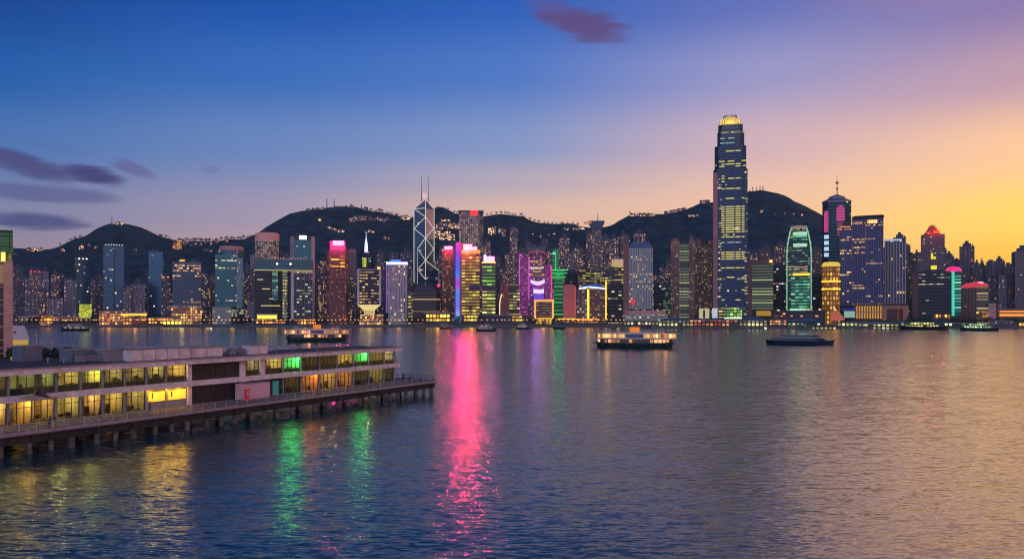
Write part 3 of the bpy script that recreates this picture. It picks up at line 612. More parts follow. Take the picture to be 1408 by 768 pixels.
# ---- left named buildings
s = Site('net_lit_block', 109, 126, 1215, 'low block wrapped in a glowing yellow-green net at the foot of the blue tower', 'building')
s.pbox('building_body', 109.6, 125.4, 419, 446, .3, 18, darkm)
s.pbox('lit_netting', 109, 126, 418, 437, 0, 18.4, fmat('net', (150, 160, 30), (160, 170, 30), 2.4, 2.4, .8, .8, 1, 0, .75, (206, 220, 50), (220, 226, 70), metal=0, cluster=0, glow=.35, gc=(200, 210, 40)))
s = Site('twin_glass_tower', 142, 171, 1360, 'wide blue glass tower in two joined halves below the left hill summit', 'tower')
H = s.z(337)
s.part('left_half', MB().prism(rect(s.W*.52, 30, -s.W*.24, 15), 0, H), M['blue'], 'brighter glass half with a flush corner')
s.part('right_half', MB().prism(rect(s.W*.44, 28, s.W*.27, 17), 0, H - 1.5), M['blue'])
s.part('joint_recess', MB().box(s.W*.02 - .02, s.W*.05 - .02, 2.5, 26, 0, H - 4), darkm)
m = MB()
for i in range(7): m.box(-s.W*.4 + i*s.W*.13, -s.W*.36 + i*s.W*.13, .5, 1.5, H, H + 1.2)
s.part('roof_lights', m, E['white']); roof_kit(s, s.W*.8, 26, H - 1.4, 'flat', 3)
s = Site('low_mall', 136, 169, 1205, 'low rose-lit waterfront hall left of the yellow-lit market hall', 'building')
s.pbox('hall_body', 136, 169, 428.5, 447, 0, 24, M['podlit']); s.pbox('roof_slab', 135.5, 169.5, 427.5, 428.4, -1, 25, pinkst)
s = Site('market_hall', 168, 203, 1200, 'yellow-lit two-storey market hall by the quay below the stepped pale tower', 'building')
s.pbox('hall_body', 169, 202, 431, 447, 0, 26, M['shopo']); s.pbox('roof_slab', 168, 203, 429.5, 430.9, -2, 27, E['amber'] if 0 else palest); s.pbox('canopy', 168, 203, 438, 438.8, -5, -.05, palest)
s.pbox('light_band', 169, 202, 431.3, 433.5, -.6, -.02, E['gold'])
s = Site('office_block', 237, 277, 1290, 'broad grey office block with warm lit floor bands on a rose podium', 'office tower')
s.pbox('tower_body', 237.5, 276.5, 362, 419, 0, 34, M['off']); s.pbox('crown_frame', 237, 277, 360.5, 361.9, -.6, 34.6, conc); s.pbox('belt', 236, 277.5, 419.1, 421.5, -1, 35, conc)
s.pbox('podium', 235, 277.5, 421.6, 447, -3, 36, M['podlit']); s.pbox('roof_plant', 246, 256, 355, 360.4, 10, 20, roofm); s.pbox('roof_lights', 247, 254, 357, 358.2, 9, 9.9, E['warm'])
# teal round-backed tower
s = Site('round_backed_tower', 296, 336, 1280, 'teal glass tower with a rounded rose-topped drum behind its flat left wing', 'office tower')
Hd = s.z(343)
s.part('drum', MB().prism(ngon(s.W*.43, 32, s.x(318), 24, 18), 0, Hd), M['teal'])
s.part('crown_ring', MB().lathe([(s.W*.43, Hd + .02), (s.W*.44, Hd + 3), (s.W*.4, Hd + 6.5), (0, Hd + 7)], 28, s.x(318), 24), pmat('rose_crown', lin((190, 130, 120)), .5, var=.1), 'rose coloured sloping roof ring')
s.pbox('flat_wing', 296, 325, 350, 421, 2, 20, M['teal']); s.pbox('fin_column', 325.2, 334, 354, 424, 3, 18, fmat('pale_fin', (110, 140, 150), (90, 130, 140), 3, 4.4, .5, .5, .2, 0, .6), 'pale blue ribbed corner column')
s.pbox('podium', 292, 318, 421.5, 447, -3, 30, M['podpale'])
# cylinder hotel
s = Site('round_hotel_tower', 350.5, 384, 1500, 'round hotel tower with a rose floodlit crown behind the teal arch building', 'hotel')
r = s.W/2
s.part('drum', MB().prism(ngon(r, 32, 0, r), 0, s.z(330)), M['cheung'])
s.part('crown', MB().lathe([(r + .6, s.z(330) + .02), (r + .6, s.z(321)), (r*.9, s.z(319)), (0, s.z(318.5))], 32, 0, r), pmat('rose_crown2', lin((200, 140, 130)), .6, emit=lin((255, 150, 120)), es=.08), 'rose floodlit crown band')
# arch (government-like) building
s = Site('arch_office', 349, 431, 1225, 'huge dark arch-shaped office complex with a teal top slab spanning its legs', 'office complex')
tealp = fmat('teal_slab_glass', (16, 60, 74), (16, 72, 84), 8, 6, .96, .9, .0, 0, .5, COOLW, COOLW, rough=.2, metal=.4, glow=0)
s.pbox('bridging_slab', 349.5, 431, 356, 371, -2, 34, tealp); s.pbox('slab_edge_light', 350, 430, 371.2, 372, -2.3, -1.9, E['cream'])
dk = fmat('black_glass', (18, 24, 32), (6, 14, 22), 6, 5.2, .94, .5, .015, .04, 1.0, (255, 220, 140), COOLW, rough=.15, metal=.5)
s.pbox('left_leg', 350.5, 373, 372.1, 440, 2, 30, dk); s.pbox('right_leg', 404, 430, 372.1, 440, 2, 30, M['tealb'])
s.pbox('green_stair', 374, 382, 373, 413, 4, 14, fmat('green_stair', (50, 100, 100), (40, 96, 100), 3, 5, .8, .7, .5, .1, .4, (120, 190, 180), (190, 215, 150), cluster=.2), 'pale teal lit stair shaft')
s.pbox('lit_lift_shaft', 388.5, 395, 372.3, 438, 3, 13, fmat('lift_shaft', (90, 110, 90), (70, 90, 70), 2.8, 5, .8, .6, .85, .1, .7, (170, 215, 170), (255, 200, 90), cluster=.2), 'greenish lift shaft with yellow landings')
s.pbox('white_pier', 400, 403.8, 372.3, 439, 1.8, 6, palest); s.pbox('back_wall', 373.2, 403.6, 372.3, 440, 20, 29, dk)
m = MB()
for px, py, w in ((358, 384.5, 8), (366, 397, 11), (373, 410.5, 6), (372, 420, 26)): m.box(s.x(px - w/2), s.x(px + w/2), 1.3, 1.9, s.z(py + .5), s.z(py - .5))
s.part('light_lines', m, E['cream'])
m = MB()
for px in (361, 381, 399.5, 418): m.lathe([(0, -.9), (1.1, 0), (0, .9)], 8); 
m = MB()
for px in (381, 399.5): m.box(s.x(px) - 1.3, s.x(px) + 1.3, -2.7, -2.05, s.z(364), s.z(361.5))
s.part('slab_lamps', m, E['white'])
s.pbox('entrance_hall', 354, 381, 433, 438, -6, 1.9, E['yel'], 'glowing yellow glazed entrance hall'); s.pbox('hall_roof', 353, 382, 431.5, 432.9, -7, 1.8, palest)
m = MB()
for i in range(13): m.box(s.x(370 + i*4) - 1, s.x(370 + i*4) + 1, 10, 12, s.z(355.9), s.z(354.4 - (i % 3)*.5))
s.part('roof_lights', m, E['rosy']); s.pbox('plinth', 349, 432, 440.1, 447.5, -3, 32, darkm); ribs(s, 404.5, 429.5, 372.5, 439, 7, 2, conc, .3); slabs(s, 404.3, 429.7, 373, 439, 5, 1.2, conc, .3, .5)
slabs(s, 351, 372.6, 373, 431, 6, 2, pmat('black_ledge', lin((44, 56, 66)), .4), .35, .6)
# white sign tower
s = Site('white_sign_tower', 399, 433, 1440, 'teal office tower in grey side walls with a white roof sign, behind the arch building', 'office tower')
s.pbox('glass_front', 405, 428, 330, 440, -1, 20, M['teal']); s.pbox('left_wall', 399, 404.9, 325, 440, 0, 24, conc); s.pbox('right_wall', 428.1, 433, 325, 440, 0, 24, pinkst)
s.pbox('crown', 405, 428, 323.5, 329.9, .5, 22, darkm); s.pbox('roof_sign', 411.5, 421.5, 323.6, 329, -.6, .4, E['white'], 'blank glowing white sign')
# pink sign red tower
s = Site('pink_sign_tower', 448.5, 479.5, 1250, 'red-brown office tower with a glowing pink roof sign and amber upper floors', 'office tower')
s.part('tower_body', MB().prism([(x, y + 15) for x, y in chamf(s.W, 30, s.W*.12)], 0, s.z(343)), M['red'])
s.pbox('amber_floors', 454.5, 474, 349, 369, -.5, -.02, fmat('amber_rows', (90, 50, 20), (80, 44, 14), 14, 5.2, .9, .5, .9, .2, 1.0, (255, 160, 30), (255, 186, 50), metal=0, cluster=0), 'band of amber lit floors')
slabs(s, 454, 474, 370, 440, 4.4, 0, pmat('red_ledge', lin((130, 80, 76)), .7), .5); ribs(s, 450, 478, 344, 440, 6, -.4 if 0 else -.9, pmat('red_ledge', lin((130, 80, 76)), .7), .35, .5) if 0 else None
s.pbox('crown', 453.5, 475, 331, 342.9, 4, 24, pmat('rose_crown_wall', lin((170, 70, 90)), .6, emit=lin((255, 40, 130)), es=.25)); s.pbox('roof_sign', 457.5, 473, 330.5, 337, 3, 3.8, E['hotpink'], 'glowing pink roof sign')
lamp('sign_glow', P(465, 334, 1235), (255, 40, 150), 9e4, 2)
# white spired tower
s = Site('white_spired_tower', 494, 513, 1520, 'dark tower with a glowing white spire and yellow-green panels behind the goblet building', 'skyscraper')
s.part('tower_body', MB().prism([(x, y + 12) for x, y in chamf(s.W, 24, 5)], 0, s.z(352)), M['dark'])
s.part('crown', MB().prism([(x, y + 12) for x, y in chamf(s.W*.8, 20, 5)], s.z(352) + .02, s.z(346), [(x, y + 12) for x, y in chamf(s.W*.3, 8, 2)]), darkm)
s.part('spire', MB().tube((0, 12, s.z(346)), (0, 12, s.z(333)), 3.4, 8, 2.6).tube((0, 12, s.z(333)), (0, 12, s.z(326)), 2.2, 8, .6).tube((0, 12, s.z(326)), (0, 12, s.z(318)), .5, 5, .2), E['bwhite'], 'white glowing spire')
ribs(s, 496, 511, 352, 430, 4, 0, darkm)
s.pbox('green_panel', 498.5, 504, 354, 367, -.6, -.02, E['yg']); s.pbox('green_panel', 506, 509, 354, 360, -.6, -.02, E['tealglow']); s.pbox('pink_strip', 502, 508, 346, 347.6, -.4, 0, E['mag'])
# goblet building
s = Site('goblet_building', 491, 524, 1225, 'squarish tower standing on a narrow cream-lit stem like a goblet', 'office tower')
wb = s.W
s.pbox('tower_body', 494, 521, 372, 418, 0, 30, M['goblet']); s.pbox('left_frame', 491, 494.9 - .95, 370, 418.5, -1, 30, palest); s.pbox('right_frame', 521.1, 524, 370, 418.5, -1, 30, palest); s.pbox('top_frame', 494.1, 521, 369.5, 371.9, -1, 30, conc)
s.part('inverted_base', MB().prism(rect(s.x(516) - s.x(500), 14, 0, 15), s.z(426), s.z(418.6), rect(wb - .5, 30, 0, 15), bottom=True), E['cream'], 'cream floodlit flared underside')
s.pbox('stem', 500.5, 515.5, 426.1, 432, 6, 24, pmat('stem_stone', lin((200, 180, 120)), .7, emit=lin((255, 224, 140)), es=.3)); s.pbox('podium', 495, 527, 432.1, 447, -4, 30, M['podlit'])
s.pbox('corner_lamp', 519, 523, 369.6 - 3, 369.4, 2, 4, E['warm'])
# blue topped striped building
s = Site('striped_building', 531, 560.5, 1235, 'white vertically striped office building edged with a blue-white light line', 'office tower')
s.pbox('tower_body', 531.5, 560, 363.5, 430, 0, 28, M['stripe'])
m = MB()
for i in range(13):
    x = s.x(532) + (s.x(559.5) - s.x(532)) * i / 12; m.box(x - .45, x + .45, -1.3, -.02, s.z(430), s.z(364))
s.part('pilasters', m, palest); s.pbox('light_line', 531, 560.5, 360, 363.3, -1.5, 28, E['bwhite'], 'blue-white light line round the roof edge')
s.pbox('violet_edge', 530.6, 531.4, 364, 430, -1.5, 1, E['violet']); s.pbox('roof_sign', 537, 551, 356.5, 359.5, 5, 6, E['blue']); s.pbox('podium', 534, 560, 430.1, 447, -3, 27, M['podpale'])
# cross-braced tower ---------------------------------------------------
s = Site('braced_tower', 568, 603.5, 1330, 'angular glass tower crossed by white light tubes with two masts on top', 'skyscraper')
xl, xm, xr, xf = s.x(568.5), s.x(585), s.x(597), s.x(603.5)
gl = fmat('braced_glass', (80, 106, 126), (70, 104, 130), 4, 4.6, .92, .8, .035, .0, .8, COOLW, WARM2, rough=.15, metal=.8)
zs, ze, zt = s.z(287), s.z(282), s.z(273)
b_ = MB(); fp = [(xm, 0), (xr, 14), (xm + 2, 34), (xl, 16)]          # plan: a corner towards the harbour
b_.prism(fp, s.z(445), zs, cap=False)
b_.face([(fp[0][0], fp[0][1], zs), (fp[1][0], fp[1][1], zs), (xm, 12, zt)]); b_.face([(fp[1][0], fp[1][1], zs), (fp[2][0], fp[2][1], zs), (xm, 12, zt)])
b_.face([(fp[2][0], fp[2][1], zs), (fp[3][0], fp[3][1], zs), (xm, 12, zt)]); b_.face([(fp[3][0], fp[3][1], zs), (fp[0][0], fp[0][1], zs), (xm, 12, zt)])
s.part('glass_shaft', b_, gl)
w_ = MB(); w_.prism([(s.x(574), 6), (xm - .5, -3.2), (xm - .5, -.3), (s.x(574), 9.4)], 0, s.z(341), [(s.x(574), 6), (xm - .5, -3.2), (xm - .5, -.3), (s.x(574), 9.4)])
s.part('lower_left_wing', w_, gl)
w_ = MB(); q = [(xm + .5, -3), (xf, 12), (xf, 22), (xr, 15)]; w_.prism(q, 0, s.z(371)); s.part('lower_right_wing', w_, gl)
_pf = MB(); _pf.prism([(xm + .6, -.15), (xr - .3, 13.2), (xr - .6, 13.8), (xm + .4, .5)], s.z(328), s.z(287))
s.part('gold_light_facet', _pf, pmat('gold_light_facet', lin((176, 166, 150)), .4, .15), 'pale gold upper right facet')  # gold light on the right face put in as a pale plate
def front(px):        # depth of the two front faces at a column
    x = s.x(px)
    return (xm - x) / (xm - xl) * 16 if x < xm else (x - xm) / (xr - xm) * 14
tb = MB()
def br(a, b, off=-.9, r=.5): tb.tube((s.x(a[0]), max(-4, front(a[0])) + off, s.z(a[1])), (s.x(b[0]), max(-4, front(b[0])) + off, s.z(b[1])), r, 5)
for a, b in (((569.5, 286), (585, 298)), ((585, 298), (569.5, 313)), ((585, 298), (596.5, 313)), ((569.5, 313), (585, 327)), ((596.5, 313), (585, 327)), ((585, 273), (585, 327)), ((569, 287), (569, 388)), ((597, 283), (597, 360)), ((569.5, 286), (584.5, 286))): br(a, b)
for a, b in (((585, 327), (574.3, 341.5)), ((585, 327), (596.5, 341.5)), ((574.3, 341.5), (585, 358)), ((596.5, 341.5), (585, 358)), ((585, 358), (574.3, 370)), ((574.3, 370), (585, 384)), ((585, 384), (603.4, 370.5)), ((585, 358), (603.4, 370.5)), ((574.3, 341.5), (574.3, 391)), ((585, 327), (585, 384)), ((603.4, 370.5), (603.4, 390))): br(a, b, -4.2)
s.part('light_tubes', tb, emat('tube_white', (235, 228, 215), .85))
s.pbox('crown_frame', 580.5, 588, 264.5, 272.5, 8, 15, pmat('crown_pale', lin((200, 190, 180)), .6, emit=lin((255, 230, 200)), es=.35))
for px in (579.6, 588.8): s.part('mast', MB().tube((s.x(px), 11, s.z(276)), (s.x(px), 11, s.z(262)), .8, 6, .6).tube((s.x(px), 11, s.z(262)), (s.x(px), 11, s.z(240)), .5, 6, .3), pmat('mast_red', lin((96, 56, 70)), .5))
# low rounded block with heart
s = Site('banded_block', 561, 607, 1230, 'rounded dark office block with horizontal light bands before the cross-braced tower', 'office building')
w = s.W
s.part('block_body', MB().prism([(x, y + 17) for x, y in chamf(w*.94, 34, 6)], 0, s.z(401)), M['band'])
m = MB(); 
for k in range(6): m.prism([(x, y + 17) for x, y in chamf(w*(.94 - .06*k), 34 - 3*k, 6)], s.z(401) + .02 + k*2, s.z(401) + k*2 + 1.98)
s.part('stepped_roof', m, darkm)
s.part('roof_sign', MB().lathe([(0, -2.9), (2.3, -1.4), (2.9, .3), (2.2, 1.6), (0, 2.3)], 12), E['pink'], 'round pink roof sign').location = (s.x(603), -1, s.z(392.5))
s.part('left_annex', MB().box(s.x(561), s.x(567), -2, -.04, 0, s.z(400)), fmat('annex_lit', (60, 60, 50), (50, 50, 30), 5, 5, .8, .5, .8, 0, .8, (230, 220, 110), WARM2, metal=0))
# pink sign slim tower
s = Site('pink_sign_slim_tower', 608, 627, 1290, 'slim amber-windowed tower with a small pink sign, left of the violet light strip', 'office tower')
s.pbox('tower_body', 608, 627, 343, 440, 0, 24, M['amber']); s.pbox('crown', 609, 626, 339, 342.9, 3, 20, darkm); s.pbox('roof_sign', 611, 622, 338.3, 342.6, 1.6, 2.8, E['hotpink'])
lamp('sign_glow', P(616, 341, 1284), (255, 50, 110), 5e4, 1)
# tall red-sign tower
s = Site('red_sign_tower', 631, 665, 1420, 'tall square tower of even white-lit windows with a red sign at the top', 'skyscraper')
s.pbox('tower_body', 631, 659, 291.5, 440, 0, 30, M['cheung']); s.pbox('side_bay', 659.1, 664.5, 293, 440, 3, 30, fmat('dim_side', (70, 56, 68), (50, 40, 52), 4, 5, .6, .6, .5, 0, .3, (255, 200, 190), WARM2, cluster=0))
s.pbox('roof_frame', 631, 665, 289.3, 291.4, -.3, 31, darkm); s.pbox('roof_sign', 646.5, 657, 289.5, 296, -.9, -.35, emat('sign_red', (255, 40, 50), 1.2), 'red roof sign')
# light strip mast building
s = Site('light_strip_tower', 624, 635, 1228, 'thin tower face glowing violet, blue and pink beside the gold-banded tower', 'tower')
s.pbox('tower_body', 624.5, 634.5, 333.5, 446, .3, 14, darkm)
m = bpy.data.materials.new('colour_changing_led'); m.use_nodes = True; t = m.node_tree; b = t.nodes['Principled BSDF']
co = t.nodes.new('ShaderNodeTexCoord'); sx = t.nodes.new('ShaderNodeSeparateXYZ'); t.links.new(co.outputs['Generated'], sx.inputs[0])
c = ramp(t, sx.outputs[2], [(0, lin((150, 190, 255))), (.12, lin((110, 120, 255))), (.3, lin((60, 150, 255))), (.45, lin((200, 40, 200))), (.55, lin((40, 140, 255))), (.7, lin((40, 100, 255))), (.85, lin((150, 50, 230))), (1, lin((230, 60, 200)))], 'LINEAR')
t.links.new(c, b.inputs['Emission Color']); b.inputs['Emission Strength'].default_value = .8; b.inputs['Base Color'].default_value = (.02, .02, .05, 1)
s.pbox('led_strip', 626.5, 632, 333, 434, -.6, .25, m, 'column of violet, blue and pink lights'); s.pbox('violet_flank', 624.6, 626.4, 340, 434, -.2, .25, emat('dim_violet', (90, 30, 160), .45)); s.pbox('violet_flank', 632.1, 634.4, 336, 434, -.2, .25, emat('dim_magenta', (150, 30, 140), .4))
s.pbox('foot_panel', 624, 635, 434.5, 444, -2, 0.2, emat('foot_blue', (20, 130, 190), .4))
# gold banded tower
s = Site('gold_banded_tower', 634, 660.5, 1232, 'squat tower of glowing gold floor bands with a white-pink roof sign', 'bank tower')
s.pbox('tower_body', 634.8, 659.5, 348.5, 433, 0, 30, M['gold']); s.pbox('crown', 634, 660, 343.5, 348.3, -.8, 30, E['amber'], 'orange glowing cornice')
s.pbox('dark_notch', 645, 661, 391.5, 400, -.9, -.02, darkm); s.pbox('podium', 633, 662, 433.1, 447, -3, 30, darkm); s.pbox('shop_windows', 637.5, 657, 434, 440.8, -3.4, -3.02, M['shop'])
s.part('roof_sign', MB().box(s.x(637), s.x(656), 3, 4, s.z(343.4), s.z(339)).box(s.x(637), s.x(649), 3, 4, s.z(338.98), s.z(335.5)), E['hotpink'], 'white-pink glowing roof sign')
PINKLAMP = lamp('sign_glow', P(642, 340, 1226), (255, 40, 100), 3.6e5, 4)
# tall thin brown edge right of it
s = Site('brown_edge_tower', 659, 664, 1300, 'thin violet-shadowed tower edge right of the gold-banded tower', 'tower')
s.pbox('tower_body', 659.5, 664.5, 352, 440, 0, 20, M['magd']); s.pbox('roof_plant', 660, 664, 350, 351.9, 5, 15, darkm)
# green building
s = Site('green_banded_tower', 662, 682, 1236, 'tower with green lit floors above yellow ones and a pink-white sign', 'office tower')
s.pbox('upper_floors', 663, 681, 364.5, 393, 0, 24, M['green']); s.pbox('lower_floors', 663, 681, 400, 433, 0, 24, M['ygreen']); s.pbox('dark_belt', 662, 682, 393.1, 399.9, -.6, 24.6, darkm); s.pbox('crown', 663, 681, 361.6, 364.4, 0, 24, darkm)
s.pbox('gold_line', 662.5, 681.5, 359.8, 361.5, -.6, 24, E['gold']); s.pbox('roof_sign', 665, 680, 352, 359.6, 3, 4, E['hotpink'], 'pink-white roof sign'); s.pbox('sign_end', 665, 668.5, 350, 358, 1.6, 2.9, E['bwhite']); s.pbox('plinth', 662, 682, 433.1, 447, -1, 25, darkm)
s.part('mast', MB().tube((s.x(674), 8, s.z(352)), (s.x(674), 8, s.z(341)), .7, 5, .3), steel)
lamp('sign_glow', P(673, 353, 1231), (255, 70, 180), 3e4, 1)
# brown slim + lit slab + podium
s = Site('gold_arc_building', 686, 700, 1240, 'slim red-brown building with a curved gold light at its left corner', 'building')
s.pbox('tower_body', 688, 700, 388, 434, 0, 20, fmat('slim_brown', (128, 70, 60), (90, 46, 40), 3, 4.2, .5, .5, .1, 0, .5, cluster=0)); 
tb = MB(); pts = [(690.5, 404), (689, 407), (687.6, 413), (687, 420), (687, 434)]
for a, b in zip(pts, pts[1:]): tb.tube((s.x(a[0]), -.8, s.z(a[1])), (s.x(b[0]), -.8, s.z(b[1])), .9, 6)
s.part('curved_light', tb, emat('arc_gold', (255, 206, 150), 1.2)); s.pbox('roof_plant', 690, 697, 386, 387.9, 4, 14, roofm); s.pbox('plinth', 686.5, 700, 434.1, 447, -.5, 20, darkm)
s = Site('banded_slab', 700, 715, 1246, 'dark slab with stacked gold window rows left of the magenta arch building', 'office building')
s.pbox('tower_body', 700, 714.5, 390, 444, 0, 20, M['bband']); s.pbox('roof_plant', 702, 712, 388, 389.9, 3, 15, darkm)
s = Site('long_low_hall', 664, 727, 1212, 'long low dark waterfront hall with one glowing yellow window', 'building')
s.pbox('hall_body', 664, 725, 433.5, 447.5, 0, 16, darkm); s.pbox('roof_slab', 663, 726, 432.2, 433.4, -1.5, 17, conc); s.pbox('lit_window', 704, 718, 434.5, 441, -.5, -.02, M['shop'])
s = Site('gold_window_hall', 583, 623, 1212, 'low waterfront hall with a row of tall gold windows', 'building')
s.pbox('hall_body', 583, 622, 430.5, 447.5, 0, 18, darkm); s.pbox('roof_slab', 582, 623, 429.2, 430.4, -1.5, 19, conc); s.pbox('lit_windows', 585.5, 618.5, 432, 441, -.5, -.02, M['shop'])
# magenta arch building ------------------------------------------------
s = Site('magenta_arch_building', 712, 761, 1300, 'bank building outlined in magenta light with an arched top and white curved signs', 'bank building')
s.pbox('left_tower', 714, 726, 352, 445, 0, 30, M['magenta']); s.pbox('right_tower', 749.5, 759.5, 364, 445, 0, 30, M['magenta']); s.pbox('centre_bay', 726.1, 749.4, 352, 445, 5, 30, M['magd'], 'darker recessed middle bay')
s.pbox('left_tip', 714, 718, 349, 351.9, 0, 6, E['mag']); s.pbox('edge_strip', 713.5, 714.9, 353, 440, -1.2, -.1, E['mag']); s.pbox('edge_strip', 757.5, 758.8, 366, 412, -1.2, -.1, E['pink'])
m = MB(); N = 12
for i in range(N):
    a0, a1 = math.pi * i / N, math.pi * (i + 1) / N
    f = lambda a: (s.x(738.5) - math.cos(a) * (s.x(752) - s.x(738.5)), 3, s.z(353) + math.sin(a) * 9.5)
    m.bar(f(a0), f(a1), 6, 1.0)
s.part('arched_top', m, emat('arch_pink', (220, 70, 130), .5), 'glowing pink arched roof edge')
s.part('top_bay', MB().prism([(x + s.x(738.5), y + 16) for x, y in chamf(s.x(750) - s.x(727), 20, 8)], s.z(352) + .02, s.z(347)), M['magd'])
def smile(name, px0, px1, py, sag, thick, mat, lab):
    m = MB(); n = 10
    for i in range(n):
        f = lambda t, d: (s.x(px0 + (px1 - px0) * t), 3.4, s.z(py + sag * math.sin(math.pi * t) + d))
        t0, t1 = i / n, (i + 1) / n
        m.face([f(t0, thick), f(t1, thick), f(t1, 0), f(t0, 0)]); a, b, c_, d_ = f(t0, thick), f(t1, thick), f(t1, 0), f(t0, 0)
        m.face([(a[0], 4.8, a[2]), (d_[0], 4.8, d_[2]), (c_[0], 4.8, c_[2]), (b[0], 4.8, b[2])]); m.face([a, (a[0], 4.8, a[2]), (b[0], 4.8, b[2]), b]); m.face([d_, c_, (c_[0], 4.8, c_[2]), (d_[0], 4.8, d_[2])])
    s.part(name, m, mat, lab)
s.pbox('window_band', 727, 749, 358, 361, 4, 4.95, M['podlit']); s.pbox('window_band', 727, 749, 376, 379.5, 4, 4.95, M['podlit']); s.pbox('window_band', 727, 749, 390, 393.5, 4, 4.95, M['magenta']); smile('curved_sign', 727.5, 748, 366, 1, 2.6, emat('sign_dull_cream', (235, 220, 190), .7), 'cream curved sign'); smile('curved_sign', 733, 744, 370.5, 2, 2.0, emat('sign_dull_gold', (230, 190, 90), .55), 'gold curved sign under the cream one')
smile('curved_sign', 729.5, 749, 383.5, 3.0, 5.2, emat('sign_white_violet', (235, 220, 245), .95), 'wide white smile-shaped sign'); smile('curved_sign', 733.5, 748, 397, .6, 6, emat('sign_white_violet', (235, 220, 245), .95), 'white block sign'); smile('curved_sign', 734, 748, 404.2, .4, 6.6, E['violet'], 'violet screen under the white sign')
s.pbox('pale_column', 726.4, 728, 354, 412, 3, 4.9, E['mag']); lamp('sign_glow', P(738, 395, 1292), (180, 70, 255), 1.2e4, 2)
# gold frame box
s = Site('gold_framed_box', 733, 763, 1222, 'square brown block inside a glowing gold frame before the magenta arch building', 'building')
s.pbox('block_body', 737, 759, 414.5, 437, 0, 24, fmat('brown_grille', (70, 44, 50), (100, 76, 60), 5, 4, .84, .4, .9, 0, .16, WARM2, WARM2, metal=.1, cluster=0))
gf = emat('gold_frame_light', (255, 170, 80), 1.05)
s.part('gold_frame', MB().box(s.x(734.5), s.x(736.9), -1, 24, s.z(437), s.z(414.4)).box(s.x(759.1), s.x(761.5), -1, 24, s.z(437), s.z(414.4)).box(s.x(734), s.x(762), -1.5, 24.5, s.z(414.3), s.z(411.5)), gf)
s.pbox('lit_base', 736, 758, 438, 445, -1, 22, M['shop']); s.pbox('base_slab', 735, 760, 437.1, 437.9, -2, 24, E['gold'])
# green neon tower
s = Site('green_neon_tower', 757, 782, 1300, 'dark tower traced in green neon with a slim shaft and lit shoulder', 'tower')
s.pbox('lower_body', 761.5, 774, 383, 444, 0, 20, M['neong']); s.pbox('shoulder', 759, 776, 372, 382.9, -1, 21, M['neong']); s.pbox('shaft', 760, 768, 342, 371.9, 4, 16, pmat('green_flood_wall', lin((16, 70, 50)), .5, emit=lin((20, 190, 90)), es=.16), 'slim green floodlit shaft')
s.part('neon_lines', MB().box(s.x(759), s.x(781), -1.8, -1.1, s.z(371.6), s.z(370.2)).box(s.x(759), s.x(780), -1.8, -1.1, s.z(376), s.z(375)).box(s.x(759), s.x(778), -1.8, -1.1, s.z(381.5), s.z(380.5)).box(s.x(763.5), s.x(764.5), 3, 3.9, s.z(371), s.z(345)), E['green'])
s.part('beacon', MB().lathe([(0, -2.2), (2.4, 0), (0, 2.2)], 10), emat('beacon_green', (90, 255, 170), 1.8)).location = (s.x(761.5), 3, s.z(348))
s.part('roof_cone', MB().tube((s.x(764), 10, s.z(342)), (s.x(764), 10, s.z(337)), 3.2, 8, .4), darkm); s.pbox('right_arm', 776.1, 781, 371.8, 374.8, 0, 14, darkm)
lamp('neon_glow', P(768, 378, 1290), (20, 255, 110), 5e3, 1.5)
# rose plain building with rounded roof
s = Site('rose_plain_building', 774, 793, 1235, 'windowless rose-coloured building with a low rounded roof', 'building')
s.pbox('wall', 774.5, 792, 393, 445, 0, 24, pmat('rose_wall', lin((176, 98, 96)), .75, var=.12, vs=.06)); m = MB()
n = 10; x0, x1 = s.x(774), s.x(792.5)
pr = [(x0 + (x1 - x0) * i / n, s.z(393) + .02 + 2.6 * math.sin(math.pi * i / n)) for i in range(n + 1)]
for (a, za), (b, zb_) in zip(pr, pr[1:]): m.face([(a, -.5, za), (b, -.5, zb_), (b, 24.5, zb_), (a, 24.5, za)])
m.face([(a, -.5, z) for a, z in pr]); s.part('rounded_roof', m, pmat('rose_roof', lin((190, 96, 100)), .6)); s.pbox('copper_edge', 790.3, 792.2, 395, 444, -.5, -.02, emat('copper_line', (255, 110, 50), .35))
# twin low blocks with blue curved roof
s = Site('blue_roofed_twin_block', 792, 832, 1232, 'two low brown blocks joined by a vertical gold light under a dark blue winged roof', 'building')
s.pbox('left_block', 793, 807, 397.5, 444, 0, 24, fmat('speckled_grey', (90, 80, 84), (44, 44, 50), 4, 4.4, .7, .5, .42, 0, .5, WARM2, WHITE, cluster=.3)); s.pbox('right_block', 810.5, 831, 397.5, 444, 0, 24, fmat('speckled_brown', (104, 74, 64), (70, 46, 40), 4, 4.4, .6, .5, .35, .05, .5, (255, 160, 100), WARM2, cluster=.3))
s.pbox('gold_line', 807.3, 810.2, 397.5, 444, .4, 2, E['gold'], 'vertical gold light between the blocks')
m = MB()
for a, b, c_, d_ in ((796, 808, 396.5, 394.6), (809, 832, 394.2, 396.5)): m.bar((s.x(a), -1.5, s.z(c_)), (s.x(b), -1.5, s.z(d_)), 2.5, 2.2)
s.part('white_roof_edge', m, E['bwhite']); s.pbox('blue_roof', 799, 828, 390.5, 394, 1, 22, pmat('blue_roof', lin((20, 60, 130)), .4)); s.pbox('gold_edge', 832.2, 834, 386, 440, 0, 1.5, E['gold']); 
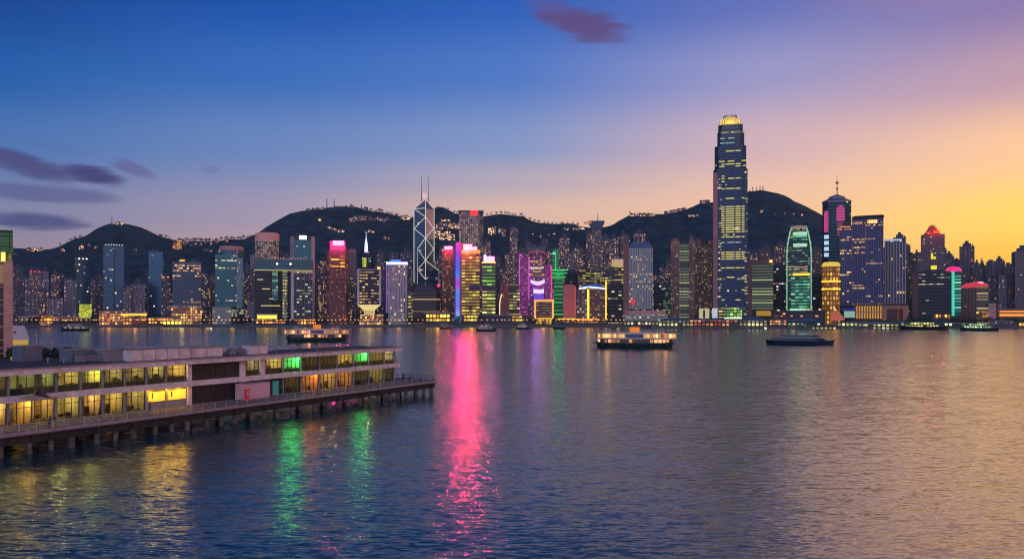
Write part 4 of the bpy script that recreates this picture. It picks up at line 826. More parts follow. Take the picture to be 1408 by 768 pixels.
# dark building with pale crown
s = Site('dark_fronted_tower', 834.5, 858, 1250, 'black glass tower with few lights, left of the pale grid tower', 'office tower')
s.pbox('tower_body', 835.5, 857, 390, 446, 0, 26, fmat('sparse_black', (20, 26, 36), (8, 14, 22), 5.5, 5.4, .8, .4, .12, .05, .8, (200, 220, 200), (255, 225, 140), cluster=.4)); s.pbox('roof_plant', 838, 854, 386.5, 389.9, 4, 20, darkm)
s = Site('pale_crowned_tower', 839, 859, 1400, 'office tower with a pale gold-lit stepped crown behind the black glass tower', 'office tower')
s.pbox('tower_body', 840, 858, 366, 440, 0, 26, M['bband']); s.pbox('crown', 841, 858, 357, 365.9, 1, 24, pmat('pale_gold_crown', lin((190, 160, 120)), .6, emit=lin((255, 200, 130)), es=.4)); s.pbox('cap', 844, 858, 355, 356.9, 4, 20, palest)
# flared roof tower on the ridge saddle
s = Site('flared_roof_tower', 808, 832, 2180, 'wok-shaped lookout tower with a needle mast on the ridge saddle', 'lookout tower', zb=120)
s.part('stem', MB().box(-11, 11, 0, 24, 0, s.z(316)), M['resi3']); zz = s.z(316)
s.part('flared_roof', MB().prism(rect(22, 24, 0, 12), zz + .05, s.z(305.5), rect(44, 34, 0, 12), bottom=True).prism(rect(44, 34, 0, 12), s.z(305.5) + .02, s.z(303.5)), pmat('blue_grey_roof', lin((70, 78, 104)), .6))
s.part('mast', MB().tube((s.x(822), 12, s.z(303.5)), (s.x(822), 12, s.z(292)), 1.4, 6, .5), darkm); s.pbox('side_terrace', 803, 813, 305, 307.5, -8, 6, E['rosy'])
# pale grid tower
s = Site('pale_grid_tower', 857, 898, 1238, 'pale gridded office tower with a sloping blue roof, red emblem and rose side wall', 'office tower')
s.pbox('side_wall', 857, 864.4, 335.5, 445, -1, 30, brownm, 'plain rose-brown side wall'); s.pbox('tower_body', 864.5, 897.5, 341, 425, 0, 32, M['grid'])
a, b = s.x(864.5), s.x(897.5); m = MB(); m.prism([(a, 0), (b, 0), (b, 32), (a, 32)], s.z(341) + .05, s.z(332), [(a + 5, 8), (b - 6, 8), (b - 6, 24), (a + 5, 24)]); s.part('sloping_roof', m, pmat('blue_roof_grey', lin((84, 98, 128)), .5))
m = MB()
for i in range(15):
    x = a + .6 + (b - a - 1.2) * i / 14; m.box(x - .35, x + .35, -1.0, -.03, s.z(425), s.z(341.5))
s.part('mullions', m, palest)
tb = MB()
for k in range(16):
    an = 2 * math.pi * k / 16; tb.tube((math.cos(an)*3.3, 0, math.sin(an)*3.3 + 3), (math.cos(an + .3927)*3.3, 0, math.sin(an + .3927)*3.3 + 3), .6, 5)
tb.box(-.6, .6, -.4, .4, -4.5, 6.5).box(-2.6, 2.6, -.4, .4, 2.4, 3.6); o = s.part('red_emblem', tb, emat('emblem_red', (255, 40, 60), .9), 'red ring emblem'); o.location = (s.x(870.5), -1.8, s.z(417))
s.pbox('podium', 857, 914, 432.5, 447, -8, 30, M['podpale']); s.part('podium_roof', MB().prism([(x + s.x(887), y + 10) for x, y in chamf(s.x(916) - s.x(860), 36, 6)], s.z(432.3), s.z(426.8)), pinkst, 'rose rounded podium roof')
# brown twins
for a, b, lb in ((922, 956, 'left of the brown twin towers with a greenish glass centre strip'), (956, 980.5, 'right of the brown twin towers, partly behind the tallest skyscraper')):
    s = Site('brown_twin_tower', a, b, 1290 if a == 922 else 1330, lb, 'office tower', 'brown twin towers')
    c0, c1 = a + (b - a)*.36, a + (b - a)*.74
    s.pbox('left_bay', a, c0 - .1, 331, 445, 0, 26, M['brown']); s.pbox('right_bay', c1 + .1, b - .5, 331, 445, 0, 26, M['brown']); s.pbox('glass_centre', c0, c1, 337, 445, 2, 26, M['bandg'] if a == 922 else M['brown'])
    slabs(s, a, c0 - .3, 332, 444, 3.4, 0, brownm); slabs(s, c1 + .3, b - .7, 332, 444, 3.4, 0, brownm); ribs(s, a + .3, b - .8, 332, 444, 6, -.9, brownm, .3, .5)
    s.pbox('belt', c0, c1, 346, 354, 1.2, 1.9, M['bandg']) if a == 922 else None
    s.part('roof_turrets', MB().box(s.x(a + 2), s.x(c0 - 2), 3, 16, s.z(330.9), s.z(327)).box(s.x(c1 + 2), s.x(b - 3), 3, 16, s.z(330.9), s.z(327)).box(s.x(c0 + 1), s.x(c1 - 1), 6, 18, s.z(336.9), s.z(334)), brownm)
# tallest skyscraper ----------------------------------------------------
s = Site('tallest_skyscraper', 979.5, 1028.5, 1250, 'tallest tapering blue skyscraper with a glowing golden crown', 'skyscraper')
def tier(px0, px1, py0, py1, cut=5, mat='ifc', d=48, nm='shaft_tier'):
    w = s.x(px1) - s.x(px0); cx = (s.x(px0) + s.x(px1)) / 2
    s.part(nm, MB().prism([(x + cx, y + 27) for x, y in chamf(w, d, cut)], s.z(py1), s.z(py0)), M[mat])
tier(980.5, 1028, 232, 447, 6, 'ifc', 52); tier(982.3, 1026.2, 199.6, 231.9, 6, 'ifc', 48); tier(986, 1023.5, 180, 199.5, 6, 'ifc', 44); tier(987.2, 1021.5, 169.5, 179.9, 6, 'ifc', 42)
cw = s.x(1020.5) - s.x(987.5); ccx = (s.x(1020.5) + s.x(987.5)) / 2
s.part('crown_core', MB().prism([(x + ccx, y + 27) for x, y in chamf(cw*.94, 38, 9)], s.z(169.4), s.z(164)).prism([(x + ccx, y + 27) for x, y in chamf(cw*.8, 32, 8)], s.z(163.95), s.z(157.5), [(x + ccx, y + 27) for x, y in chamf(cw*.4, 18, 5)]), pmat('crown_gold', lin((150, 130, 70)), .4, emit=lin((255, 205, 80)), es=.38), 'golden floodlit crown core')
m = MB(); m2 = MB(); K = 30
for i in range(K):
    a = 2*math.pi*i/K + .1; ca, sa = math.cos(a), math.sin(a)
    sq = 1 / max(abs(ca), abs(sa)) ** .55                       # rounded square ring
    p = lambda k, z: (ccx + ca*sq*cw*.47*k, 27 + sa*sq*20*k, z)
    m.bar(p(1, s.z(170)), p(.93, s.z(164)), .9, .9); m.bar(p(.93, s.z(164)), p(.74, s.z(159)), .8, .8)
    m2.bar(p(.74, s.z(159)), p(.42 + .06*(i % 3), s.z(155.2 - (i % 3)*.6)), .7, .7)
s.part('crown_fins', m, emat('fin_gold', (255, 226, 120), 1.0), 'pale gold lit crown fins'); s.part('crown_claws', m2, pmat('claw_grey', lin((110, 96, 70)), .5, .3), 'dark curved claws above the crown')
for px0, px1, mt_, nm, y0 in ((980.6, 986.4, pinkst, 'rose_light_corner', 236), (987, 992, M['ifcs'], 'window_strip', 236), (1023, 1027.6, M['ifcs'], 'window_strip', 236)):
    s.pbox(nm, px0 + .6, px1, y0, 447, .15, .95, mt_) if nm != 'rose_light_corner' else s.part(nm, MB().prism([(s.x(980.5) - .3, 7), (s.x(986.4), .2), (s.x(986.4), 1.2), (s.x(980.5) - .3, 8.5)], 0, s.z(236)), mt_, 'rose-lit chamfered corner')  # rose light on the corner is put into the strip's colour
litg, litn = emat('floor_gold', (238, 220, 110), .72), emat('floor_mint', (180, 220, 190), .5)
rl = random.Random(4); rws = [(173, 1), (177.5, 0), (189, 1), (192, 1), (195.5, 1), (207, 0), (221, 0), (225, 0), (228, 0), (241.5, 0), (245, 0), (249, 0), (259, 0), (272.5, 0)] + [(284 + 3.15*i, 0) for i in range(12)] + [(325.5, 0), (333, 1)] + [(346.5 + 3.1*i, 0) for i in range(4)] + [(368, 0), (381, 0), (398.5, 0), (412, 0)] + [(424 + 3.2*i, 1) for i in range(3)]
for py, gn in rws:
    y0 = 1 if py > 232 else 3 if py > 199.6 else 5 if py > 180 else 6; fu_ = 284 <= py <= 320 or 345 < py < 358 or py in (325.5, 368); mm = MB(); c0 = 0
    for a_, b_ in ((988.4, 996.2), (997.8, 1009.7), (1011.3, 1018.2), (1019.8, 1025.6)):
        a_, b_ = max(a_, 990 if py < 200 else a_), min(b_, 1020.5 if py < 200 else b_)
        if b_ - a_ < 2 or (py == 424 + 3.2*3) or (not fu_ and rl.random() < .42): continue
        if not fu_ and rl.random() < .5: a_ += (b_ - a_) * rl.uniform(0, .5)
        mm.box(s.x(a_), s.x(b_), y0 - .3, y0 - .02, s.z(py + .75), s.z(py - .75)); c0 += 1
    if c0: s.part('lit_floor', mm, litn if gn else litg)
m = MB()
for px in (997, 1010.5, 1019): m.box(s.x(px) - .5, s.x(px) + .5, -.4, .98, 0, s.z(201))
s.part('mullion_ribs', m, pmat('rib_navy', lin((50, 60, 100)), .4, .6))
lamp('crown_flood', P(1004, 160, 1238), (255, 205, 90), 3e4, 1.5)
# its low annexes
s = Site('lit_annex', 960, 1022, 1222, 'low white and green lit glass annex at the foot of the tallest skyscraper', 'building')
s.pbox('cream_box', 961, 975, 424, 437.5, 0, 14, emat('annex_cream', (235, 220, 160), .55)); s.pbox('dark_door', 966.5, 969.5, 426, 437, -.3, -.02, darkm); s.pbox('white_box', 979, 986.5, 423.5, 437, 0, 14, pmat('annex_white', lin((210, 210, 205)), .6, emit=lin((230, 240, 240)), es=.35)); s.pbox('gold_box', 988, 998, 423.5, 437, 0, 14, M['bband'])
s.pbox('green_glazed_box', 999, 1020, 423.5, 436, 0, 14, fmat('green_grid', (40, 90, 30), (60, 110, 40), 5, 4.6, .8, .7, 1, 0, .85, (120, 235, 90), (215, 245, 120), metal=0, cluster=0)); s.pbox('white_foot', 996, 1020, 436.1, 438, -2, 10, emat('foot_white', (240, 250, 225), 1.0)); s.pbox('base', 960, 1022, 438.1, 447, -2.5, 16, darkm); s.pbox('link', 975.1, 978.9, 430, 437, 2, 12, darkm); s.pbox('link', 986.6, 987.9, 426, 437, 2, 12, darkm)
# green-banded block
s = Site('green_banded_block', 1027.5, 1064, 1290, 'broad block of dim green horizontal bands right of the tallest skyscraper', 'office building')
s.pbox('tower_body', 1034, 1063, 362, 425, 0, 28, M['bandg']); s.pbox('side_wall', 1028, 1033.9, 362, 440, -1, 28, brownm); s.pbox('roof_storey', 1030, 1063, 357, 361.9, 2, 26, brownm); s.pbox('roof_lamp', 1058, 1062, 357.4, 361, .9, 1.9, E['warm'])
s.pbox('gold_canopy', 1040, 1060, 427, 434, -6, 4, emat('canopy_gold', (215, 160, 40), .5), 'gold lit entrance canopy'); s.pbox('plinth', 1034, 1064, 425.1, 447, 4.1, 28, darkm)
# green glowing skyscraper
s = Site('green_glowing_skyscraper', 1079, 1118, 1246, 'tapering skyscraper glowing green with pale corner ribs', 'skyscraper')
prof = [(447, 37.6), (350, 37.6), (338, 36.2), (328, 33), (318, 28.5), (313, 25.5)]
b_ = MB(); c_ = s.x(1098.6)
for (p0, w0), (p1, w1) in zip(prof, prof[1:]):
    k = s.c * 1246 / F; b_.prism([(x + c_, y + 22) for x, y in chamf(w0*k, 40*w0/37.6, 5)], s.z(p0), s.z(p1), [(x + c_, y + 22) for x, y in chamf(w1*k, 40*w1/37.6, 5)], cap=(p1 == 313))
s.part('shaft', b_, M['gdark'])
s.part('lit_front', MB().box(s.x(1087.5), s.x(1113), 1, 1.9, s.z(424), s.z(381)), M['ggreen'], 'green lit lower front'); s.pbox('lit_panel', 1090, 1110, 324, 330.5, .9, 3, M['ggreen'], 'green lit panel near the top'); s.pbox('bright_panel', 1090.5, 1109.5, 334.5, 339, 1, 2.6, E['paleg']); s.pbox('bright_panel', 1090.5, 1109.5, 318.5, 323, 3, 5.5, E['paleg']); s.pbox('gold_belt', 1090, 1114, 375.5, 378.5, .9, 1.9, E['gold']); s.pbox('rose_belt', 1092, 1110, 366.5, 368, .9, 1.9, E['rosy'])
rb = MB()
for sgn in (-1, 1):
    pts = [(c_ + sgn * (w * s.c * 1246 / F / 2 - 2.2), 3 + (37.6 - w)*.55, s.z(p)) for p, w in prof]
    for a, b in zip(pts, pts[1:]): rb.bar(a, b, 1.4, 1.4)
s.part('corner_ribs', rb, emat('rib_mint', (170, 240, 205), .6)); 
m = MB()
for i in range(9): m.box(s.x(1088 + i*2.6) - .8, s.x(1088 + i*2.6) + .8, 8, 9.5, s.z(313), s.z(308.5 + abs(i - 4)*.35))
m.box(s.x(1087.5), s.x(1110), 9.6, 10.4, s.z(313), s.z(311)); s.part('crown_fins', m, pmat('fin_pale', lin((170, 150, 130)), .6, emit=lin((255, 200, 150)), es=.2)); s.pbox('glow_foot', 1086, 1108, 424.2, 429, -4, 6, emat('foot_mint', (190, 255, 210), .9))
# dark teal domed tower with pink ovals
s = Site('pink_oval_tower', 1130.5, 1170.5, 1330, 'dark teal tower with pink light bars under a dome and ball-topped spire', 'skyscraper')
w = s.W
s.part('tower_body', MB().prism([(x, y + 22) for x, y in chamf(w, 44, 9)], 0, s.z(277)), M['center'])
s.part('dome', MB().prism([(x, y + 22) for x, y in chamf(w*1.02, 45, 9)], s.z(277) + .02, s.z(275.5)).prism([(x, y + 22) for x, y in chamf(w, 44, 9)], s.z(275.5) + .02, s.z(271.5), [(x, y + 22) for x, y in chamf(w*.64, 28, 7)]).prism([(x, y + 22) for x, y in chamf(w*.58, 26, 7)], s.z(271.5) + .02, s.z(269)).prism([(x, y + 22) for x, y in chamf(w*.56, 25, 7)], s.z(269) + .02, s.z(265.5), [(x, y + 22) for x, y in chamf(w*.16, 8, 2)]), pmat('dome_mauve', lin((120, 106, 126)), .45, .3))
xx = s.x(1151)
s.part('spire', MB().tube((xx, 22, s.z(266)), (xx, 22, s.z(250)), .9, 6, .6).tube((xx, 22, s.z(250)), (xx, 22, s.z(236)), .5, 5, .2).lathe([(0, s.z(250.5)), (3, s.z(249)), (1, s.z(247))], 10, xx, 22).lathe([(0, s.z(258)), (2.2, s.z(256.8)), (.8, s.z(255.6))], 10, xx, 22), pmat('spire_brown', lin((70, 56, 62)), .5))
def bars(nm, px0, px1, py0, py1, n, mat, lab, arch=False, ang=0):
    m = MB()
    for i in range(n):
        z = py0 + (py1 - py0) * (i + .5) / n; sh = 0
        if arch: sh = (px1 - px0) * .5 * (1 - math.sqrt(max(0, 1 - max(0, 1 - (i + .3) / 3) ** 2)))
        m.box(s.x(px0 + sh), s.x(px1 - sh), -.7, -.03, s.z(z + (py1 - py0)/n*.32), s.z(z - (py1 - py0)/n*.32))
    s.part(nm, m, mat, lab)
pk = emat('bar_pink', (225, 70, 150), .8)
bars('pink_light_bars', 1150, 1161.5, 282, 304, 10, pk, 'oval of pink light bars', True)
m = MB(); 
for i in range(13):
    z = 290 + 2.3*i; x0 = s.x(1131.6); m.face([(x0, 7.2, s.z(z + .8)), (x0 + 7.6, -.4, s.z(z + .8)), (x0 + 7.6, -.4, s.z(z - .7)), (x0, 7.2, s.z(z - .7))]) if 0 else m.box(s.x(1133 if i else 1134), s.x(1139 - (i == 0)), 1.0 if 0 else -.7, 4.5, s.z(z + .75), s.z(z - .75))
s.part('pink_light_bars', m, pk, 'left column of pink light bars')
bars('white_light_bars', 1133, 1139.5, 321, 354, 4, emat('bar_ice', (190, 225, 255), .9), 'short ice-white light bars'); bars('rose_light_bars', 1151, 1159, 305, 325, 6, emat('bar_rose', (200, 90, 130), .35), 'faint rose light bars')
# gold rotunda
s = Site('gold_rotunda', 1130, 1155.5, 1250, 'gold-lit colonnaded rotunda building with a bright yellow roof', 'building')
r = s.W/2; s.part('drum', MB().prism(ngon(r*.98, 26, 0, r), 0, s.z(366)), M['goldcol'])
s.part('bright_roof', MB().lathe([(r*1.02, s.z(366) + .05), (r*1.02, s.z(363)), (r*.8, s.z(359.8)), (0, s.z(359))], 26, 0, r), emat('roof_yellow', (250, 210, 80), .8), 'bright yellow rounded roof')
for py in (386.5, 397): s.part('cornice_ring', MB().lathe([(r*.99, s.z(py + 1)), (r*1.06, s.z(py + .8)), (r*1.06, s.z(py - .8)), (r*.99, s.z(py - 1))], 26, 0, r), E['gold'])
# violet tower
s = Site('violet_glass_tower', 1153.5, 1216, 1240, 'massive violet-blue glass tower with gold-lit roof pavilions', 'office tower')
s.pbox('left_bay', 1154, 1171, 311.5, 420, 4, 34, M['purple']); s.pbox('middle_bay', 1171.2, 1190, 301, 420, 1, 34, M['purple']); s.pbox('right_bay', 1190.2, 1214.5, 300, 420, -1, 34, M['purple'])
a, b = s.x(1171.2), s.x(1215.5); m = MB(); m.prism([(a, 0), (b, -2), (b, 34), (a, 34)], s.z(297.8), s.z(296), [(a + 5, 4), (b - 2, 2), (b - 2, 30), (a + 5, 30)], bottom=True); s.part('roof_slab', m, darkm); vr = pmat('violet_rib', lin((96, 92, 134)), .5, .3); ribs(s, 1154.5, 1170.5, 312, 420, 5, 4, vr); ribs(s, 1172, 1189.5, 301.5, 420, 5, 1, vr); ribs(s, 1191, 1214, 300.5, 420, 7, -1, vr)
s.part('roof_drum', MB().box(a + 1, b - 1.5, 2, 32, s.z(300), s.z(297.9)), darkm)
s.pbox('lit_pavilion', 1193, 1206, 303, 307.5, -1.7, -1.02, E['warm']); s.pbox('lit_pavilion', 1176, 1186, 304.5, 308, .3, .98, emat('pav_amber', (220, 150, 80), .7)); s.pbox('left_roof', 1153.5, 1171, 309, 311.4, 3, 34, darkm); s.pbox('roof_lights', 1154, 1169, 310, 311.2, 2.2, 2.95, E['amber']); s.pbox('belt', 1153.5, 1215, 341, 349, -1.3, -1.04, pmat('violet_belt', lin((40, 36, 76)), .4)) if 0 else None
# ribbed office + podium
s = Site('ribbed_office', 1215.5, 1247, 1260, 'grey-mauve ribbed office tower with a bright pale roof edge', 'office tower')
s.pbox('tower_body', 1216, 1246, 331, 422, 0, 28, M['grey2']); s.pbox('roof_edge', 1215.5, 1240, 328.5, 330.9, -.8, 20, pmat('ice_edge', lin((190, 210, 225)), .4, emit=lin((200, 225, 245)), es=.35)); m = MB()
for i in range(8): 
    x = s.x(1217 + i*4); m.box(x - .5, x + .5, -1.1, -.03, s.z(422), s.z(332))
s.part('ribs', m, palest)
s = Site('colonnade_podium', 1164, 1249, 1228, 'long gold-lit colonnaded podium with a square brown portal at its right end', 'building')
s.pbox('roof_slab', 1160, 1249, 417.5, 420, -3, 30, darkm); s.pbox('lit_hall', 1175, 1213, 420.1, 438, 1, 26, emat('hall_gold', (235, 170, 50), .65))
m = MB()
for i in range(11): x = s.x(1176 + i*3.7); m.box(x - .9, x + .9, -1.5, .9, s.z(438), s.z(420.1))
s.part('columns', m, brownm); s.part('portal', MB().box(s.x(1213.2), s.x(1219), -2, 26, s.z(440), s.z(420.1)).box(s.x(1241), s.x(1248.5), -2, 26, s.z(440), s.z(420.1)).box(s.x(1219.1), s.x(1240.9), -2, 26, s.z(424.5), s.z(420.1)), pmat('portal_stone', lin((170, 112, 84)), .7, var=.1), 'square brown stone portal'); s.pbox('portal_grille', 1219.1, 1240.9, 424.6, 440, 3, 20, fmat('grille', (110, 60, 46), (60, 34, 30), 3.6, 30, .5, 1, .5, 0, .3, cluster=0)); s.pbox('mezzanine', 1173, 1213, 428.5, 429.6, -2, .9, conc); s.pbox('plinth', 1164, 1249, 440.1, 447, -3, 28, darkm); s.pbox('blue_kiosk', 1160, 1175, 427.5, 436.5, -6, 4, emat('kiosk_pale', (170, 215, 185), .55), 'pale green glowing kiosk'); s.pbox('kiosk_roof', 1158, 1176, 423, 427.4, -7, 5, pmat('kiosk_blue', lin((20, 50, 140)), .5))
# red arched tower
s = Site('red_arched_tower', 1262, 1300, 1420, 'dark tower with a red-lit arched gable and a yellow vertical sign', 'tower')
s.pbox('lower_body', 1262.5, 1300, 346, 440, 0, 30, M['reside']); s.pbox('upper_body', 1266, 1299, 322, 345.9, 2, 28, M['reside'])
m = MB(); n = 14; prf = []
for i in range(n + 1):
    t = i / n; px = 1270 + 23.5*t; h = max(0, math.sin(math.pi * t)); prf.append((s.x(px), s.z(321.5) + 15 * h ** 1.2 + .02))
m.face([(x, 3, z) for x, z in prf]); m.face([(x, 16, z) for x, z in reversed(prf)])
for (xa, za), (xb, zb_) in zip(prf, prf[1:]): m.face([(xa, 3, za), (xa, 16, za), (xb, 16, zb_), (xb, 3, zb_)])
s.part('arched_gable', m, pmat('gable_red', lin((120, 50, 50)), .6)); s.part('gable_glow', MB().box(s.x(1273), s.x(1279), 2, 2.9, s.z(321), s.z(318.5)).box(s.x(1283), s.x(1292), 2, 2.9, s.z(321), s.z(317)), emat('gable_orange', (255, 70, 30), 1.1), 'red-orange glowing gable lights')
tb = MB()
for k in range(10):
    a0, a1 = math.pi*k/10, math.pi*(k+1)/10; tb.tube((s.x(1282) + 6.5*math.cos(a0), 2.4, s.z(314) + 6*math.sin(a0)), (s.x(1282) + 6.5*math.cos(a1), 2.4, s.z(314) + 6*math.sin(a1)), .6, 5)
s.part('gable_hoop', tb, pmat('hoop_red', lin((190, 60, 50)), .5))
s.part('yellow_sign', MB().box(s.x(1280), s.x(1288), -.9, -.05, s.z(371), s.z(365)).box(s.x(1280), s.x(1283), -.9, -.05, s.z(356), s.z(348)).box(s.x(1283.2), s.x(1287), -.9, -.05, s.z(356), s.z(353)), emat('sign_yellow', (250, 225, 40), 1.0), 'yellow vertical lettering-like sign panels'); lamp('gable_flood', P(1287, 318, 1412), (255, 60, 30), 1.5e4, 1)
# dark wide block, teal neon
s = Site('dark_wide_block', 1253.5, 1307, 1236, 'wide nearly black office block with a brown left edge', 'office building')
s.pbox('brown_edge', 1254, 1262.5, 373.5, 440, -.5, 28, pmat('edge_brown', lin((96, 54, 54)), .7, var=.1)); s.pbox('block_body', 1262.6, 1306.5, 374, 444, 0, 28, fmat('near_black_rows', (40, 38, 46), (14, 18, 26), 5, 5, .9, .35, .03, .10, .55, (210, 225, 190), (250, 230, 180), cluster=.8, metal=.3)); s.pbox('roof_rail', 1262.6, 1306, 372.5, 373.9, 0, .4, darkm); s.pbox('roof_plant', 1270, 1295, 370, 373.9, 8, 20, darkm)
s = Site('teal_neon_building', 1300, 1322, 1232, 'slim building with a teal lit front, pink dome and orange flame light', 'building')
s.pbox('teal_edge', 1308.5, 1312.5, 373.5, 434, -.6, 20, E['teal']); s.pbox('tower_body', 1312.6, 1321.5, 373, 434, 0, 20, M['tealneon']); s.part('pink_dome', MB().lathe([(11.5, s.z(373) + .05), (10.5, s.z(369)), (6.5, s.z(366.4)), (0, s.z(365.6))], 22, s.x(1311), 10), emat('dome_pink', (255, 50, 140), .9), 'glowing pink dome')
s.part('flame_light', MB().lathe([(0, -4), (3.2, -1.4), (2.4, 1.6), (.8, 4), (0, 5.4)], 9), emat('flame_orange', (255, 110, 30), 1.3), 'orange flame-shaped light').location = (s.x(1303), -2, s.z(374.5)); s.pbox('dark_flank', 1306.8, 1308.4, 374, 444, 0, 20, darkm); s.pbox('plinth', 1306.8, 1321.5, 434.1, 446, 0, 20, darkm)
# red roofed
s = Site('red_roofed_block', 1320.5, 1360, 1236, 'two-faced terracotta block under a glowing red sloping roof', 'office building')
xa, xb, xc = s.x(1321), s.x(1343), s.x(1359)
s.part('left_face_wing', MB().prism([(xa, 5), (xb, 0), (xb, 30), (xa, 30)], 0, s.z(396)), M['redroofL']); s.part('right_face_wing', MB().prism([(xb + .05, 0), (xc, 6), (xc, 30), (xb + .05, 30)], 0, s.z(394)), M['redroofR'])
m = MB(); rr = emat('roof_glow_red', (235, 60, 80), .65)
m.face([(xa - .5, 4.5, s.z(396) + .1), (xb, -.8, s.z(395.5) + .1), (xb, -.8, s.z(389.5)), (xa - .5, 4.5, s.z(393.5))]); m.face([(xa - .5, 4.5, s.z(393.5)), (xb, -.8, s.z(389.5)), (xb + 3, 14, s.z(386)), (xa + 6, 18, s.z(389))]); m.face([(xb, -.8, s.z(389.5)), (xc, 5.5, s.z(391)), (xb + 6, 16, s.z(386.5)), (xb + 3, 14, s.z(386))]); m.face([(xb, -.8, s.z(394) + .1), (xc, 5.5, s.z(394) + .1), (xc, 5.5, s.z(391)), (xb, -.8, s.z(389.5))])
s.part('red_roof', m, rr, 'glowing red sloping roof'); s.pbox('roof_lamp', 1345, 1352, 387.5, 390, 6, 8, E['hotpink']); s.pbox('lit_podium', 1342, 1358, 429, 436, -3, -.4, M['shopo'])
# right end low buildings
s = Site('pink_cube_building', 1358.5, 1370, 1225, 'plain rose cube building between the red-roofed block and the orange-lit hall', 'building')
s.pbox('wall', 1359, 1369.5, 418, 446, 0, 22, pinkst); s.pbox('parapet', 1358.5, 1370, 417, 417.9, -.5, 22.5, palest)
s = Site('orange_lit_hall', 1370, 1430, 1222, 'long low hall with orange light bands at the right end of the quay', 'building')
s.pbox('hall_body', 1370, 1430, 425, 446, 0, 24, pmat('hall_brown', lin((120, 84, 70)), .7)); s.pbox('light_band', 1374, 1430, 427, 429, -.6, -.02, E['amber']); s.pbox('light_band', 1374, 1430, 431, 434.5, -.6, -.02, E['amber']); s.pbox('roof_slab', 1369.6, 1430, 423.8, 424.9, -1, 25, conc)
s = Site('amber_low_hall', 1281, 1310, 1208, 'small amber-lit pavilion in front of the wide black block', 'building')
s.pbox('hall_body', 1282, 1308, 431, 437.5, 0, 12, M['shopo']); s.pbox('roof_slab', 1280.5, 1309.5, 429.6, 430.9, -1.5, 13, darkm); s.pbox('base', 1282, 1308, 437.6, 446, 0, 12, darkm)
# ------------------------------------------------------------------ copies
def copy_tree(o, parent=None):
    c = o.copy(); COL.objects.link(c); c.parent = parent
    for ch in list(o.children): copy_tree(ch, c)
    return c
def shore(px): return 1186 if px < 905 else 1062
# quay lights
def make_street_lamp():
    r = empty('street_lamp', (0, 0, 3), 0, 'street lamp on the far quay', 'street lamp', 'street lamps along the far quay')
    MB().tube((0, 0, 0), (0, 0, 7.4), .16, 5, .1).tube((0, 0, 7.4), (0, -1.3, 7.9), .1, 5).build('post', steel, r)
    MB().box(-.8, .8, -2.1, -1.2, 7.5, 8.3).build('lamp_head', E['warm'], r)
    return r
rnd = random.Random(11)
L0 = None
lampcols = [(255, 170, 80), (255, 150, 60), (255, 215, 150)]
zones = [(20, 130, 'far quay in front of the left apartment estate'), (130, 235, 'far quay before the yellow-lit market hall'), (235, 345, 'far quay before the grey office block and teal tower'), (345, 440, 'far quay before the arch-shaped office complex'),
         (440, 530, 'far quay before the pink-sign red tower and goblet building'), (530, 630, 'far quay below the cross-braced tower'), (630, 730, 'far quay below the gold and green banded towers'), (730, 860, 'far quay below the magenta arch building and its right neighbours')]
for za, zb_, wh in zones:
    px = za + 3
    while px < zb_:
        Y = 1196 + rnd.uniform(-2, 6)
        o = make_street_lamp() if L0 is None else copy_tree(L0)
        L0 = L0 or o
        o.location = ((px - CX) * Y / F, Y, 3 + rnd.uniform(-2.2, .6) * 0 )
        o['label'] = 'small street lamp on the ' + wh; o['group'] = 'street lamps on the ' + wh
        px += rnd.uniform(4.2, 8.5)
for px, c, w in [(30, 0, 3e4), (64, 1, 6e4), (100, 0, 4e4), (118, 2, 2e4), (150, 1, 4e4), (186, 0, 5e4), (218, 0, 6e4), (250, 2, 5e4), (284, 1, 3e4), (320, 0, 2.5e4), (366, 0, 5e4), (420, 1, 4e4), (458, 1, 3e4), (508, 2, 4e4),
                 (548, 0, 2.5e4), (602, 0, 5e4), (648, 0, 4e4), (712, 0, 3e4), (747, 0, 4e4), (785, 0, 5e4), (815, 1, 4e4), (850, 0, 2.5e4), (905, 2, 2.5e4), (960, 1, 3e4), (1035, 0, 4e4), (1090, 2, 2.5e4), (1150, 1, 4e4), (1200, 0, 3e4), (1270, 0, 3e4), (1345, 2, 2.5e4), (1390, 0, 3e4)]:
    lamp('quay_lamp', P(px, 439, shore(px) + 14), lampcols[c], w * .045 * (.3 if px > 860 else 1), 3)

# trees ------------------------------------------------------------------
leafm = pmat('tree_leaves', (.035, .06, .035), .8, var=.6, vs=.4); barkm = pmat('bark', (.05, .04, .03), .9)
def crown_mesh(seed, R0=4.2, n=260, cl=9):
    r = random.Random(seed); m = MB(); cs = [(r.gauss(0, R0*.42), r.gauss(0, R0*.42), r.uniform(-.35, .6) * R0, r.uniform(.3, .55) * R0) for _ in range(cl)]
    for i in range(n):
        cx, cy_, cz, cr = r.choice(cs); v = Vector((r.gauss(0, 1), r.gauss(0, 1), r.gauss(0, 1))).normalized() * cr * r.uniform(.6, 1.08)
        p = Vector((cx, cy_, cz)) + v; a = Vector((r.gauss(0, 1), r.gauss(0, 1), r.gauss(0, .6))).normalized(); b = a.cross(v.normalized() + Vector((.01, .02, .03))).normalized(); k = r.uniform(.3, .75)
        m.face([p - a*k, p - b*k*.7, p + a*k, p + b*k*.7])
    return m
protos = []
def make_tree(i):
    r = empty('tree', (0, 0, 3)); k = MB().tube((0, 0, 0), (.2, 0, 3.2), .3, 6, .2)
    k.tube((.2, 0, 3.1), (1.6, .4, 5.4), .14, 5, .07).tube((.2, 0, 3.1), (-1.3, -.5, 5.2), .14, 5, .07).tube((.2, 0, 3.1), (.2, 1, 6), .14, 5, .06)
    k.build('trunk', barkm, r); crown_mesh(40 + i).build('crown', leafm, r).location = (0, 0, 6); return r
for i in range(4): protos.append(make_tree(i))
used = set()
